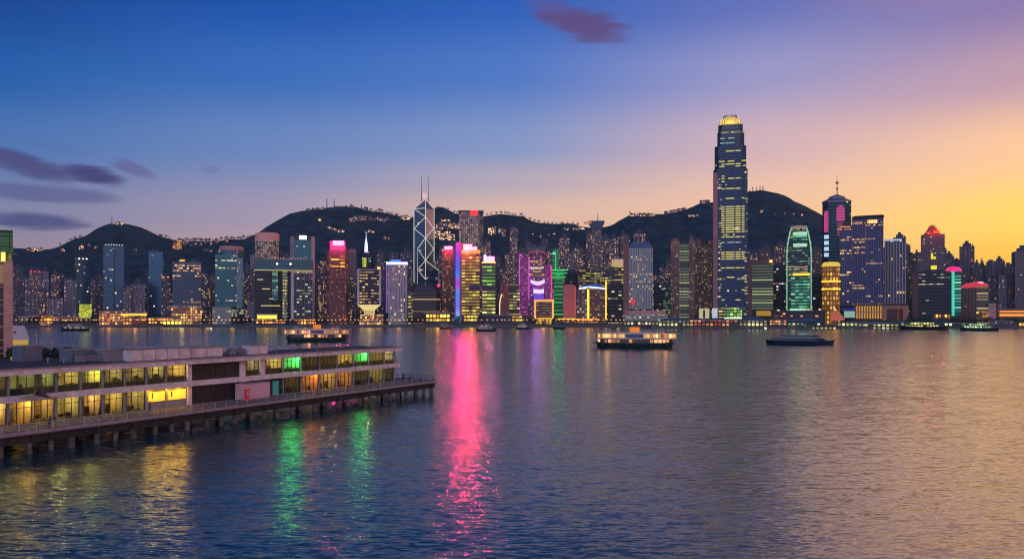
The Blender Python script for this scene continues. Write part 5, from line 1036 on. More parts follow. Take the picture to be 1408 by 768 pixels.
def put_tree(x, y, z, sc, label, group, cat='tree'):
    i = rnd.randrange(4); o = protos[i] if i not in used else copy_tree(protos[i]); used.add(i)
    o.location = (x, y, z); o.scale = (sc, sc, sc * rnd.uniform(.8, 1.1)); o.rotation_euler = (0, 0, rnd.uniform(0, 6.28)); tag(o, label, cat, group)
for a, b, n, wh in [(22, 60, 7, 'the left estate'), (75, 110, 5, 'the broad pale slab'), (128, 138, 3, 'the rose-lit waterfront hall'), (274, 292, 5, 'the right side of the grey office block'), (318, 346, 9, 'the foot of the teal round-backed tower'),
                    (436, 450, 4, 'the pink-sign red tower'), (480, 494, 3, 'the goblet building'), (560, 584, 9, 'the rounded banded block'), (624, 636, 3, 'the violet light strip'), (724, 736, 5, 'the gold framed box'), (762, 772, 4, 'the green neon tower'),
                    (834, 858, 6, 'the black glass tower'), (1246, 1282, 9, 'the wide black block'), (1308, 1342, 10, 'the red-roofed block'), (1360, 1408, 9, 'the orange-lit long hall')]:
    for i in range(n):
        px = a + (b - a) * (i + .5) / n + rnd.uniform(-1, 1); Y = 1203 + rnd.uniform(-4, 4)
        put_tree((px - CX) * Y / F, Y, 3, rnd.uniform(.85, 1.5), 'dark quayside tree beside ' + wh, 'dark trees beside ' + wh)
def on_hill(px, py):
    Y = 1520.0
    while Y < 2395:
        x = (px - CX) * Y / F
        if HZ - (terrain(x, Y) - CAMZ) * F / Y <= py: break
        Y += 8
    x = (px - CX) * Y / F
    return x, Y, terrain(x, Y)
# ridge line trees
for a, b, st, wh in [(244, 345, 2.8, 'the low saddle between the two left hills'), (195, 243, 4.5, 'the right shoulder of the left summit'), (470, 560, 5, 'the ridge right of the flat hilltop'), (616, 800, 6, 'the middle ridge behind the red-sign tower'), (84, 112, 5, 'the left shoulder of the left summit')]:
    px = a
    while px < b:
        x = (px - CX) * 2395 / F; put_tree(x, 2395 + rnd.uniform(-8, 8), terrain(x, 2395) - 1, rnd.uniform(.7, 1.5), 'ridge tree in silhouette on ' + wh, 'ridge trees on ' + wh); px += st * rnd.uniform(.7, 1.5)

# hillside houses ----------------------------------------------------------
hmat = fmat('hill_house', (120, 90, 84), (60, 40, 40), 3.6, 3.6, .7, .55, .62, 0, 2.2, (255, 150, 70), (255, 225, 170), metal=0, cluster=0)
hdim = fmat('hill_house_dim', (100, 80, 86), (40, 34, 44), 3.6, 3.6, .6, .5, .3, 0, 1.6, (255, 160, 90), (255, 225, 190), metal=0, cluster=0)
def house(px, py, w, h, mat, label, group, cat='house', name='hillside_house'):
    x, Y, z = on_hill(px, py); r = empty(name, (x, Y, z - 2), -math.atan2(x, Y), label, cat, group)
    MB().prism(rect(w, 9), 0, h + 2).build('walls', mat, r)
    if w > 9: MB().box(-w/2 - .5, w/2 + .5, -5, 5, h + 2, h + 2.6).box(-w*.2, w*.1, -2, 2, h + 2.62, h + 4.6).build('roof', roofm, r)
    else: MB().prism(rect(w + 1, 10), h + 2.01, h + 4, rect(w*.4, 2)).build('roof', roofm, r)
cl = [([(40, 344), (44, 346), (48.5, 344.5), (53, 346), (57, 344)], 9, 7, hmat, 'lit villa on the far left low ridge'), ([(86, 345)], 8, 6, hmat, 'single lit villa left of the left summit'), ([(110, 342), (113, 341.5)], 7, 6, hmat, 'lit villa above the slim blue glass tower'),
 ([(122, 338.5)], 7, 5, hdim, 'dim villa below the left summit, above the dim apartment tower'), ([(132, 342)], 8, 5, hmat, 'lit villa just left of the wide blue glass tower'), ([(185.5, 345)], 7, 6, hmat, 'lone lit villa between the two plain blue towers'),
 ([(159, 309.5), (163, 309.5), (168, 310)], 7, 6, hmat, 'red-lit hut on the left summit'), ([(254, 337), (259, 336), (264, 338), (270, 335.5), (276, 336.5), (283, 335), (291, 336), (298, 334.5)], 8, 6, hdim, 'small house lit among trees on the low saddle'),
 ([(283, 345), (289, 346.5), (302, 346)], 12, 4, hdim, 'long pale house below the low saddle'), ([(312, 333), (311, 331)], 8, 7, hmat, 'lit house on the saddle behind the rose-topped drum'),
 ([(424, 290), (430, 289.5), (437, 289), (444, 288)], 10, 5, hdim, 'low house on the left end of the flat hilltop'), ([(453, 315), (457, 317), (462, 318), (467, 318.5), (471, 319)], 10, 4, hmat, 'lit terrace house above the pink-sign red tower'),
 ([(440, 303)], 7, 5, hmat, 'single lit house on the slope left of the lit terraces'), ([(484, 305), (491, 303), (499, 304)], 19, 12, hdim, 'big pale mansion block under the flat hilltop'), ([(503, 287), (484, 287)], 12, 8, hdim, 'dark hilltop block beside the summit trees'),
 ([(509, 303), (515, 305), (521, 303), (527, 306), (533, 303)], 12, 8, hdim, 'pale house among the upper slope terraces'), ([(503, 320), (508, 319.5), (513, 320)], 9, 4, hmat, 'lit house above the goblet building'), ([(529, 328), (534, 329)], 8, 4, hmat, 'lit house above the blue-topped striped building'),
 ([(552, 302), (557, 303), (562, 302)], 11, 7, hmat, 'orange-lit house on the ridge left of the cross-braced tower'), ([(610, 304), (616, 305)], 12, 5, hmat, 'pale lit house right of the cross-braced tower top'),
 ([(600, 316), (606, 317), (612, 316)], 14, 16, hdim, 'dim mid-slope apartment block right of the cross-braced tower'), ([(619, 313), (624, 314), (629, 315)], 11, 12, hmat, 'lit mid-slope block left of the red-sign tower'),
 ([(601, 327), (608, 329), (615, 328), (621, 330)], 17, 18, hmat, 'brown lit apartment block above the pink-sign slim tower'), ([(674, 323), (679, 322)], 11, 18, hmat, 'orange-lit block on the slope above the green-banded tower'), ([(688, 321), (693, 324)], 11, 14, hdim, 'white-windowed block right of the orange-lit slope block'),
 ([(733, 323), (744, 326), (754, 324), (762, 322)], 6, 4, hdim, 'tiny lit hut high on the slope above the magenta arch building'), ([(779, 316)], 14, 4, hmat, 'low lit house on the slope right of the tiny huts'), ([(792, 317), (799, 316)], 16, 5, hmat, 'rose-lit terrace block left of the flared roof tower'),
 ([(868, 297), (874, 297), (880, 297), (886, 297), (892, 297), (898, 297)], 12, 6, hmat, 'ridge house in the row above the pale grid tower'), ([(916, 294), (922, 292.5), (928, 292), (934, 291), (940, 290)], 13, 6, hdim, 'ridge house in the row above the brown twin towers'),
 ([(950, 299), (956, 298)], 15, 4, hmat, 'pale lit house left of the tallest skyscraper shoulder'), ([(871, 311), (860, 311)], 5, 3, hdim, 'faint hut on the slope behind the pale grid tower'),
 ([(1047, 293)], 8, 5, hmat, 'brightest hut on the big right hill'), ([(1065, 295.5), (1079, 295), (1091, 295.5), (1103, 296.5)], 5, 3.5, hmat, 'small road lamp hut on the big right hill'), ([(965, 279), (972, 279)], 14, 6, hdim, 'flat ridge house beside the tallest skyscraper')]
for pts, w, h, mt_, lb in cl:
    for px, py in pts: house(px, py, w * rnd.uniform(.8, 1.25), h * rnd.uniform(.8, 1.2), mt_, lb, lb + 's' if len(pts) > 1 else None)
for px, w, pyt, lb in ((240, 4.6, 334, 'shorter gold-lit tower on the saddle ridge'), (246.5, 6.5, 330, 'taller gold-lit tower on the saddle ridge')):
    x, Y, z = on_hill(px, 342); r = empty('ridge_tower', (x, Y, z - 3), -math.atan2(x, Y), lb, 'tower'); H = ZY(pyt, Y) - z + 3
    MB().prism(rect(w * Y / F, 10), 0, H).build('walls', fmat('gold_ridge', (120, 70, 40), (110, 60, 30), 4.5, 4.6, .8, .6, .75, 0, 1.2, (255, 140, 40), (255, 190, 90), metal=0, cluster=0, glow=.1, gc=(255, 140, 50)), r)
    MB().box(-3, 3, -3, 3, H, H + 5).build('roof_plant', darkm, r)
# hilltop masts
for px, h, kind, lb in ((154, 26, 0, 'thin radio mast on the left summit'), (219, 12, 0, 'short mast on the right shoulder of the left summit'), (449.5, 26, 1, 'dish-topped mast on the flat hilltop'), (459.5, 30, 0, 'tallest bare mast on the flat hilltop'), (497, 16, 0, 'short mast at the right end of the flat hilltop'),
                        (1031, 11, 0, 'leftmost short aerial on the big right summit'), (1035, 13, 1, 'dish aerial on the big right summit'), (1040, 14, 0, 'third aerial on the big right summit'), (1045, 18, 0, 'fourth aerial on the big right summit'), (1049, 17, 0, 'rightmost aerial on the big right summit'), (866, 12, 1, 'round-headed mast at the left end of the right ridge')):
    x = (px - CX) * 2396 / F; r = empty('radio_mast', (x, 2396, terrain(x, 2396) - 1), 0, lb, 'mast'); k = MB()
    for dx_, dy_ in ((-1.6, -1), (1.6, -1), (0, 1.6)): k.tube((dx_, dy_, 0), (dx_*.2, dy_*.2, h), .6, 5, .3)
    for j in range(3): k.bar((-1.5 + j*.4, -.9, h*(.15 + j*.25)), (1.5 - j*.4, -.9, h*(.3 + j*.25)), .4, .4)
    k.build('lattice', darkm, r)
    if kind: MB().lathe([(0, -.9), (3.2, 0), (3, .9), (0, .5)], 10).build('dish', darkm, r).location = (0, 0, h)
o = MB().box(-14, 22, -4, 6, 0, 9).build('hilltop_station', darkm, None, P(466, 285, 2392) + Vector((0, 0, -6))); tag(o, 'flat dark box building on the flat hilltop', 'building')

# quay sheds and ferry piers ------------------------------------------------
def shed(name, px0, px1, yt, yb, Y, mat, roof, label, cat='pier building', d=18, arch=0, over=1.5, canopy=True):
    s = Site(name, px0, px1, Y, label, cat)
    a, b, zt_, zb_ = s.x(px0), s.x(px1), s.z(yt), s.z(yb)
    s.part('arcade', MB().box(a, b, 0, d, zb_, zt_), M[mat] if isinstance(mat, str) else mat)
    if arch:
        m = MB(); n = 12; pr = [(a - over + (b - a + 2*over) * i / n, zt_ + .05 + arch * math.sin(math.pi * i / n)) for i in range(n + 1)]
        for (xa, za), (xb, zb2) in zip(pr, pr[1:]): m.face([(xa, -over, za), (xb, -over, zb2), (xb, d + over, zb2), (xa, d + over, za)], None, True)
        m.face([(x, -over, z) for x, z in pr]); s.part('curved_roof', m, roof)
    else: s.part('roof_slab', MB().box(a - over, b + over, -over, d + over, zt_ + .02, zt_ + .9), roof)
    if canopy and zt_ - zb_ > 7: s.part('canopy', MB().box(a - .5, b + .5, -2.2, -.02, (zt_ + zb_)/2, (zt_ + zb_)/2 + .5), conc)
    s.part('footing', MB().box(a - .4, b + .4, -1, d, -4, zb_ - .02), darkm)
    return s
blr = pmat('navy_roof', lin((28, 52, 92)), .45, var=.2, vs=.05); grr = pmat('grey_green_roof', lin((92, 110, 104)), .6, var=.2, vs=.05); prf_ = pmat('pale_roof', lin((150, 140, 140)), .7)
shed('ferry_pier', 905, 948, 441.5, 450, 1066, 'pier', blr, 'domed navy-roofed ferry pier left of the orange-lit pier', arch=5.5)
shed('ferry_pier', 948, 1014, 440.5, 450.5, 1068, 'piero', prf_, 'long ferry pier glowing red and orange below the tallest skyscraper')
shed('ferry_pier', 1016, 1055, 441.5, 451.5, 1064, 'pier', blr, 'bright yellow-lit ferry pier with a curved navy roof', arch=6.5)
shed('ferry_pier', 1083, 1128, 442.5, 446.6, 1074, 'pierg', blr, 'upper greenish-lit pier deck under a domed roof', arch=6)
shed('ferry_pier', 1081, 1150, 447.4, 451.5, 1060, 'pier', darkm, 'long single-storey pier of yellow lights left of centre of the pier row', canopy=False)
shed('ferry_pier', 1151, 1190, 443.5, 449.5, 1070, 'pier', grr, 'pier with a steep row of white lights below the gold colonnade')
shed('ferry_pier', 1176, 1236, 445.8, 451, 1058, 'pier', grr, 'grey-green roofed pier full of yellow lights below the brown portal', arch=3)
shed('ferry_pier', 1238, 1282, 443.5, 448, 1078, 'pierg', grr, 'green-lit roofed pier behind the docked yellow ferry')
shed('ferry_pier', 1298, 1328, 444.5, 449, 1076, 'pierg', prf_, 'small dim pier between the two docked ferries')
shed('ferry_pier', 1368, 1392, 442, 448, 1076, 'resilit', prf_, 'small pier with a pale roof right of the docked green ferry')
shed('ferry_pier', 1386, 1425, 444, 449, 1070, 'shopo', darkm, 'orange-lit pier shed at the right end of the quay')
shed('quay_shed', 857, 904, 441, 447.5, 1192, 'pier', prf_, 'yellow-windowed quay building below the pale grid tower')
shed('quay_shed', 25, 41, 435, 443, 1200, 'podpale', prf_, 'white-roofed quay building at the left end')
shed('quay_shed', 43, 53, 434.5, 441, 1204, 'shopo', prf_, 'orange quay kiosk right of the white-roofed one')
shed('quay_shed', 56, 72, 434.5, 444, 1196, 'shopo', brownm, 'brightest orange quay pavilion with a moored lit boat before it', arch=3)
shed('quay_shed', 73, 108, 436, 441.5, 1206, 'podlit', prf_, 'long low quay arcade left of the net-wrapped block')
shed('quay_shed', 204, 236, 437, 444, 1196, 'shopo', prf_, 'orange-lit quay arcade right of the yellow-lit market hall')
shed('quay_shed', 224, 262, 441.5, 446, 1190, 'shop', prf_, 'low brilliant white-gold quay arcade before the rose podium', canopy=False)
shed('quay_shed', 352, 392, 439.5, 444, 1198, 'shopo', darkm, 'row of gold quay shops before the arch-shaped office complex', canopy=False)
shed('quay_shed', 406, 434, 439, 445, 1196, 'shopo', brownm, 'orange quay shops right of the arch-shaped office complex')
shed('quay_shed', 494, 524, 441, 446, 1190, 'podlit', prf_, 'small lit quay arcade before the goblet building', canopy=False)
shed('quay_shed', 768, 792, 438.5, 443, 1200, 'shopo', E['gold'], 'gold-roofed quay shop row before the rose-coloured building', canopy=False)
shed('quay_shed', 793, 822, 438.8, 443.5, 1198, 'shopo', E['amber'], 'amber-roofed quay shop row before the twin brown blocks', canopy=False)
shed('quay_shed', 1058, 1082, 440, 446, 1080, 'podlit', brownm, 'dim rose quay shed between the yellow pier and the domed pier')
# transport deck with round lamps and a slanted orange roof
s = Site('bus_terminus', 1056, 1160, 1180, 'dark flat-roofed terminus with round orange lamps and a slanted salmon roof', 'building')
s.pbox('hall_body', 1060, 1135, 428, 446, 0, 20, darkm); s.pbox('roof_slab', 1058, 1140, 426.5, 427.9, -3, 22, roofm)
s.part('slanted_roof', MB().prism([(s.x(1141), -6), (s.x(1160), -6), (s.x(1160), 12), (s.x(1146), 12)], s.z(440), s.z(439)).prism([(s.x(1142), -5), (s.x(1161), -5), (s.x(1155), 14), (s.x(1143), 14)], s.z(438.9), s.z(430), [(s.x(1142), 10), (s.x(1152), 10), (s.x(1155), 14), (s.x(1143), 14)]), pmat('salmon_roof', lin((200, 110, 84)), .6, emit=lin((255, 130, 80)), es=.25))
for px, py in ((1070, 426.2), (1111, 425.2), (1127, 425.2), (1148, 425.6), (1078, 431)):
    s.part('round_lamp', MB().lathe([(0, -1.4), (2.6, 0), (0, 1.3)], 10), emat('lamp_salmon', (255, 190, 140), 1.3)).location = (s.x(px), -3.4, s.z(py))
s.pbox('light_rows', 1064, 1132, 433, 436, -.6, -.02, fmat('terminus_rows', (60, 30, 30), (90, 40, 30), 7, 3, .6, .6, .7, 0, .8, (255, 90, 50), (255, 190, 120), metal=0, cluster=0))

# boats ----------------------------------------------------------------------
hullg = pmat('hull_dark_green', lin((22, 44, 42)), .35, var=.2, vs=.3); hullk = pmat('hull_black', lin((16, 18, 24)), .4); creamp = pmat('cream_paint', lin((190, 168, 150)), .5, var=.1, vs=.5)
bluep = pmat('blue_paint', lin((50, 66, 120)), .4)
def hull(L, B, z0, z1, sheer=1.2, ends=.16, double=True):
    """tapering hull outline swept upward, sharper below"""
    m = MB(); n = 24
    def outline(k, z):
        pts = []
        for i in range(n + 1):
            t = i / n; x = -L/2 + L * t; e = min(t, 1 - t) if double else min(t * 2.5, 1 - t)
            w = B/2 * min(1, (e / ends) ** .55) * k; pts.append((x * (1 if k == 1 else .94), w, z + sheer * (abs(2*t - 1) ** 2) * (1 if z > z0 else 0)))
        return pts
    a, b = outline(.72, z0), outline(1, z1)
    for sgn in (1, -1):
        for i in range(n):
            q = [(a[i][0], -sgn*a[i][1], a[i][2]), (a[i+1][0], -sgn*a[i+1][1], a[i+1][2]), (b[i+1][0], -sgn*b[i+1][1], b[i+1][2]), (b[i][0], -sgn*b[i][1], b[i][2])]
            m.face(q if sgn > 0 else q[::-1], None, True)
    for i in range(n): m.face([(b[i][0], -b[i][1], b[i][2]), (b[i+1][0], -b[i+1][1], b[i+1][2]), (b[i+1][0], b[i+1][1], b[i+1][2]), (b[i][0], b[i][1], b[i][2])])
    return m
def shell(L, B, z0, z1, ends=.14, n=20, k=1.0):
    pts = []
    for i in range(n + 1):
        t = i / n; e = min(t, 1 - t); pts.append((-L/2 + L*t, -B/2 * min(1, (e / ends + .05) ** .5) * k))
    return MB().prism(pts + [(-x, -y) for x, y in pts], z0, z1, bottom=True)
def boat_root(name, px0, px1, ywater, label, cat, rz=0):
    Y = CAMZ * F / (ywater - HZ); x = ((px0 + px1)/2 - CX) * Y / F
    r = empty(name, (x, Y, 0), -math.atan2(x, Y) + rz, label, cat); return r, (px1 - px0) * Y / F / math.cos(math.atan2(x, Y)), Y
def big_ferry(px0, px1, yw, label, lit, mid):
    r, L, Y = boat_root('ferry', px0, px1, yw, label, 'ferry'); B = L * .2
    hull(L*.88, B, -.8, 2.5, 1.3).build('hull', hullg, r)
    fl = fmat('ferry_lower_' + lit, (30, 54, 52), (70, 44, 30), 2.4, 8.3, .8, .22, .6, 0, 1.3, (255, 150, 80), (255, 190, 120), metal=0, cluster=1.0)
    fu = fmat('ferry_upper_' + lit, (200, 170, 130), (150, 100, 60), 1.6, 14.4, .86, .17, .9, 0, 1.3, (255, 170, 70) if lit == 'gold' else (255, 140, 80), (255, 220, 140) if lit == 'gold' else (255, 190, 140), metal=0, cluster=.3)
    shell(L*.84, B*.94, 3.0, 5.3).build('lower_cabin', fl, r); shell(L*.94, B*1.06, 2.7, 2.98).build('rubbing_strake', hullk, r)
    shell(L*.97, B*1.04, 5.32, 6.0).build('deck_edge', creamp, r)
    shell(L*.93, B*.96, 6.02, 8.3).build('upper_cabin', fu, r)
    MB().box(-L*.1, L*.1, -B*.5, B*.5, 6.0, 8.25).build('middle_panel', mid, r)
    shell(L, B*1.06, 8.32, 8.75).build('roof', creamp, r)
    shell(L*.6, B*.7, 8.77, 9.3).build('roof_skylight', creamp, r)
    f = MB().prism(ngon(L*.055, 14, 0, 0, B*.28), 9.32, 12.2).build('funnel', emat('funnel_orange', (255, 140, 50), .75 if lit == 'gold' else .6, (200, 90, 30)), r); MB().prism(ngon(L*.058, 14, 0, 0, B*.3), 12.22, 12.7).build('funnel_top', hullk, f)
    for sg in (-1, 1):
        w = MB().box(sg*L*.3 - 1.5, sg*L*.3 + 1.5, -1.6, 1.6, 9.0, 11.0).build('wheelhouse', creamp, r); MB().box(sg*L*.3 - 1.52, sg*L*.3 + 1.52, -1.62, 1.62, 9.9, 10.6).build('window', hullk, w)
        MB().tube((sg*L*.2, 0, 9.2), (sg*L*.2, 0, 15), .09, 5).build('mast', steel, r)
    for i in range(9): x = -L*.36 + L*.09*i; MB().lathe([(.25, -.2), (.62, -.15), (.62, .15), (.25, .2)], 10).build('tyre_fender', hullk, r).location = (x, -B*.5 - .25, 2.0); 
    for c in r.children:
        if c.name.startswith('tyre_fender'): c.rotation_euler = (R(90), 0, 0)
    return r, L, Y
r1, L1, Y1 = big_ferry(391, 481, 469.5, 'dark green double-ended ferry with orange funnel, in front of the pink-sign red tower', 'rose', pmat('mauve_panel', lin((92, 70, 110)), .5))
r2, L2, Y2 = big_ferry(813, 932, 478, 'largest and nearest ferry with gold windows, blue middle and orange funnel', 'gold', bluep)
lamp('cabin_light', P(425, 461, Y1 - 8), (255, 150, 80), 250, .8); lamp('cabin_light', P(835, 461, Y2 - 10), (255, 180, 90), 250, .8); lamp('cabin_light', P(915, 461, Y2 - 10), (255, 160, 90), 250, .8)
r, L, Y = boat_root('fast_ferry', 1057, 1142, 473.5, 'low sleek grey fast ferry with a dark hull, right of the tallest skyscraper', 'ferry', R(3))
hull(L, L*.2, -.6, 2.4, .8, .3, False).build('hull', pmat('hull_navy', lin((20, 34, 50)), .35), r)
def sleek(L, B, z0, z1, x0, nose):
    m = MB(); p0 = [(x0, -B/2), (x0 + L*.8, -B/2), (x0 + L, 0), (x0 + L*.8, B/2), (x0, B/2)]; p1 = [(x0 + 1, -B/2 + .5), (x0 + L*.76, -B/2 + .5), (x0 + L*nose, 0), (x0 + L*.76, B/2 - .5), (x0 + 1, B/2 - .5)]
    return m.prism(p0, z0, z1, p1)
sleek(L*.84, L*.18, 2.6, 4.4, -L*.44, .9).build('lower_cabin', fmat('fast_windows', (110, 104, 108), (34, 44, 52), 50, 2.3, 1, .45, .1, 0, .4, (230, 190, 150), WARM2, metal=.2), r)
sleek(L*.62, L*.16, 4.45, 6.2, -L*.3, .9).build('upper_cabin', fmat('fast_windows2', (150, 130, 122), (40, 54, 60), 50, 2.3, 1, .4, .1, 0, .4, (230, 190, 150), WARM2, metal=.2), r)
MB().box(-L*.02, L*.1, -2, 2, 6.22, 7.6).build('bridge', creamp, r); MB().tube((L*.0, 0, 7.6), (-.6, 0, 10.5), .1, 5).build('mast', steel, r)
def small_boat(name, px0, px1, yw, label, cat='boat', mat='resilit', kind='junk', hullmat=None):
    r, L, Y = boat_root(name, px0, px1, yw, label, cat); B = L*.24; h = L*.06 + .6
    hull(L, B, -.5, h, h*.5, .22, False).build('hull', hullmat or hullk, r)
    MB().box(-L*.38, L*.3, -B*.36, B*.36, h + .1, h + 2.6).build('cabin', M[mat] if isinstance(mat, str) else mat, r)
    MB().box(-L*.42, L*.33, -B*.42, B*.42, h + 2.62, h + 2.95).build('cabin_roof', creamp, r)
    if kind != 'low':
        MB().box(-L*.26, L*.2, -B*.3, B*.3, h + 2.97, h + 5.0).build('upper_cabin', M[mat] if isinstance(mat, str) else mat, r); MB().box(-L*.3, L*.24, -B*.36, B*.36, h + 5.02, h + 5.4).build('upper_roof', creamp, r)
        MB().tube((0, 0, h + 5.4), (0, 0, h + 9), .12, 5).build('mast', steel, r)
    return r
cabw = fmat('cabin_rows', (150, 130, 130), (80, 60, 60), 2.6, 2.4, .6, .5, .7, 0, .7, (255, 190, 150), WHITE, metal=0, cluster=0); cabg = fmat('cabin_green', (60, 130, 90), (40, 90, 60), 2.6, 3.0, .7, .6, .9, 0, 1.1, (120, 240, 150), (230, 245, 190), metal=0, cluster=0); caby = fmat('cabin_yellow', (90, 90, 50), (80, 80, 40), 3.4, 3.2, .7, .6, .95, 0, 1.3, (240, 225, 90), (255, 240, 160), metal=0, cluster=0); cabo = fmat('cabin_orange', (150, 80, 40), (110, 60, 20), 3, 3, .7, .7, .95, 0, 1.3, (255, 130, 40), (255, 190, 80), metal=0, cluster=0)
small_boat('passenger_boat', 88, 119, 454.5, 'dark two-deck passenger boat off the left estate', mat=cabw)
small_boat('party_boat', 56, 70, 449.4, 'small glowing orange boat moored at the orange quay pavilion', mat=cabo, kind='low')
small_boat('motor_boat', 283.5, 293, 453.5, 'tiny brightly lit white motor boat off the rose podium', mat=caby, kind='low', hullmat=creamp)
small_boat('passenger_boat', 654, 682, 455, 'dark two-deck boat in front of the gold-banded tower', mat=cabw)
small_boat('tug_boat', 604, 619, 451.6, 'small dark boat close to the quay below the pink-sign slim tower', mat='resi4')
small_boat('tour_boat', 709, 728, 452.2, 'small dark tour boat speckled with lights, before the magenta arch building', mat=cabw)
small_boat('work_barge', 760, 777, 452.2, 'low unlit black barge before the green neon tower', mat='dark', kind='low')
small_boat('docked_ferry', 1243, 1297, 453.2, 'docked ferry with bright yellow windows before the wide black block', 'ferry', mat=caby)
small_boat('docked_ferry', 1326, 1367, 454.6, 'docked ferry with green and white lights before the red-roofed block', 'ferry', mat=cabg)
# ------------------------------------------------------------------ the near pier
E0 = Vector((-70.8, 110.6, 0)); ANG = math.atan2(.8655, .501); UX, UY = math.cos(ANG), math.sin(ANG)
def T(px, w):                       # distance along the pier of a column at offset w from the edge
    k = (px - CX) / F; x0, y0 = E0.x - UY*w, E0.y + UX*w
    return (k * y0 - x0) / (UX - k * UY)
WF, ZD, Z1, Z2, Z3, ZR = 9.0, 3.2, 6.7, 7.65, 10.75, 11.75
deckc = pmat('deck_concrete', lin((96, 84, 84)), .8, var=.35, vs=.6); edgem = pmat('edge_concrete', lin((150, 130, 136)), .75, var=.25, vs=1.5); pilem = pmat('pile_concrete', lin((92, 84, 76)), .9, var=.45, vs=1.2)
fas = pmat('fascia_paint', lin((214, 190, 188)), .6, var=.25, vs=.9); colm = pmat('column_grey', lin((132, 124, 132)), .65, var=.15, vs=1); framem = pmat('window_frame', lin((52, 54, 52)), .5)  # fascia tint: pink light on it is put into the colour
root = empty('pier', tuple(E0), ANG, 'long concrete pier deck on rows of piles reaching in from the left', 'pier')
dk_ = [(-22, 0), (104, 0), (105.5, 2.2), (108.5, 12), (104, 17), (60, 22), (52, 40), (-22, 46)]
MB().prism(dk_, ZD - .55, ZD, bottom=True).build('deck_slab', deckc, root)
MB().box(-22, 104, -.35, -.01, ZD - .35, ZD + .12).build('edge_kerb', edgem, root)
MB().box(-22, 103.6, .5, 1.1, ZD - 1.7, ZD - .56).box(-22, 103.6, 6, 6.6, ZD - 1.7, ZD - .56).build('edge_beams', pmat('shade_dark_beam', lin((50, 44, 42)), .9, var=.5, vs=1.2), root)  # shade under the deck painted into the dark beam colour
i = 0; t = -20.0
while t < 103.5:
    MB().box(t - .4, t + .4, .05, 14, ZD - 1.5, ZD - .57).build('cross_beam', pmat('shade_dark_beam', lin((50, 44, 42)), .9, var=.5, vs=1.2), root) if i % 2 == 0 else None
    pw = .38 if i % 3 else .46
    m = MB(); m.prism(ngon(pw, 8, t, .75), -3, ZD - 1.71); m.build('pile', pilem, root)
    if i % 2 == 0: MB().prism(ngon(.4, 8, t + .8, 6.3), -3, ZD - 1.71).build('pile', pilem, root)
    t += 3.1 if i % 3 else 4.0; i += 1
# terminal building
bld = empty('pier_terminal', tuple(E0), ANG, 'two-storey glazed terminal with pale bands and lit rooms along the near pier', 'terminal building')
roof_poly = [(-22, WF - 1.6), (99.5, WF - 1.6), (101.5, WF + 1.2), (96, WF + 9), (52, WF + 10), (50, WF + 27), (-22, WF + 30)]
MB().prism(roof_poly, Z3, ZR, bottom=True).build('roof_slab', fas, bld)
ri = [(x, y) for x, y in [(-21.5, WF - 1.1), (98.8, WF - 1.1), (100.6, WF + 1.2), (95.6, WF + 8.6), (51.6, WF + 9.6), (49.6, WF + 26.6), (-21.5, WF + 29.6)]]
MB().prism(ri, ZR + .004, ZR + .03).build('roof_felt', pmat('roof_felt', lin((60, 60, 70)), .85, var=.3, vs=.4), bld)
MB().box(-22, 99.4, WF - 1.72, WF - 1.61, ZR - .22, ZR + .05).build('gutter_line', edgem, bld)
MB().prism([(-22, WF - 1.3), (98.8, WF - 1.3), (99.6, WF + 1.2), (94.5, WF + 8.5), (52, WF + 9), (50, WF + 26), (-22, WF + 28)], Z1, Z2, bottom=True).build('middle_slab', fas, bld)
MB().box(T(530, WF), 101, WF + .5, WF + 2.2, Z2 + .01, Z2 + .12).build('end_balcony_floor', fas, bld)
MB().box(-22, 94, WF + 5.5, WF + 5.8, ZD + .01, Z3 - .01).build('back_wall', pmat('room_wall', lin((196, 176, 140)), .8, var=.3, vs=.7), bld)
MB().box(-22, 94, WF + .3, WF + 5.4, ZD + .004, ZD + .03).build('room_floor', pmat('room_floor', lin((110, 84, 60)), .6, var=.2, vs=1), bld)
# bays: (px0, px1, look)   looks: lamp colour, watts, kind
UP = [(-22, 10, 'dim'), (10, 50, 'green1'), (50, 76, 'green1'), (76, 110, 'yellow'), (110, 140, 'yellow'), (140, 170, 'ydim'), (170, 200, 'ydim'), (200, 227, 'ydim'), (227, 256, 'gold'),
      (336, 357, 'beige'), (363, 388, 'yellow'), (388, 413, 'green'), (413, 438, 'dim'), (438, 462, 'dim'), (462, 485, 'gold'), (485, 506, 'tealg'), (506, 527, 'ydim'), (527, 541, 'pale')]
LO = [(-22, 10, 'amber'), (10, 45, 'amber'), (45, 76, 'amber'), (76, 110, 'yellow'), (110, 140, 'amber'), (140, 170, 'gold'), (170, 200, 'yellow'), (200, 227, 'box'), (227, 256, 'box'),
      (390, 413, 'dim'), (413, 438, 'orange'), (438, 462, 'amber'), (462, 485, 'orange'), (485, 506, 'dim'), (506, 527, 'ydim'), (527, 541, 'none')]
LK = dict(dim=((255, 200, 110), 6), green1=((210, 235, 110), 22), yellow=((255, 214, 70), 75), ydim=((250, 220, 100), 38), gold=((255, 196, 40), 95), beige=((255, 215, 160), 26), green=((110, 255, 160), 70), tealg=((120, 245, 160), 60),
          pale=((255, 235, 180), 60), amber=((255, 170, 40), 85), orange=((255, 120, 25), 80), box=((255, 200, 30), 10), none=((255, 200, 120), 3))
woodm = pmat('dark_wood', lin((70, 48, 36)), .7, var=.3, vs=3)
gm = bpy.data.materials.new('pier_glass'); gm.use_nodes = True; t_ = gm.node_tree; t_.nodes.clear()
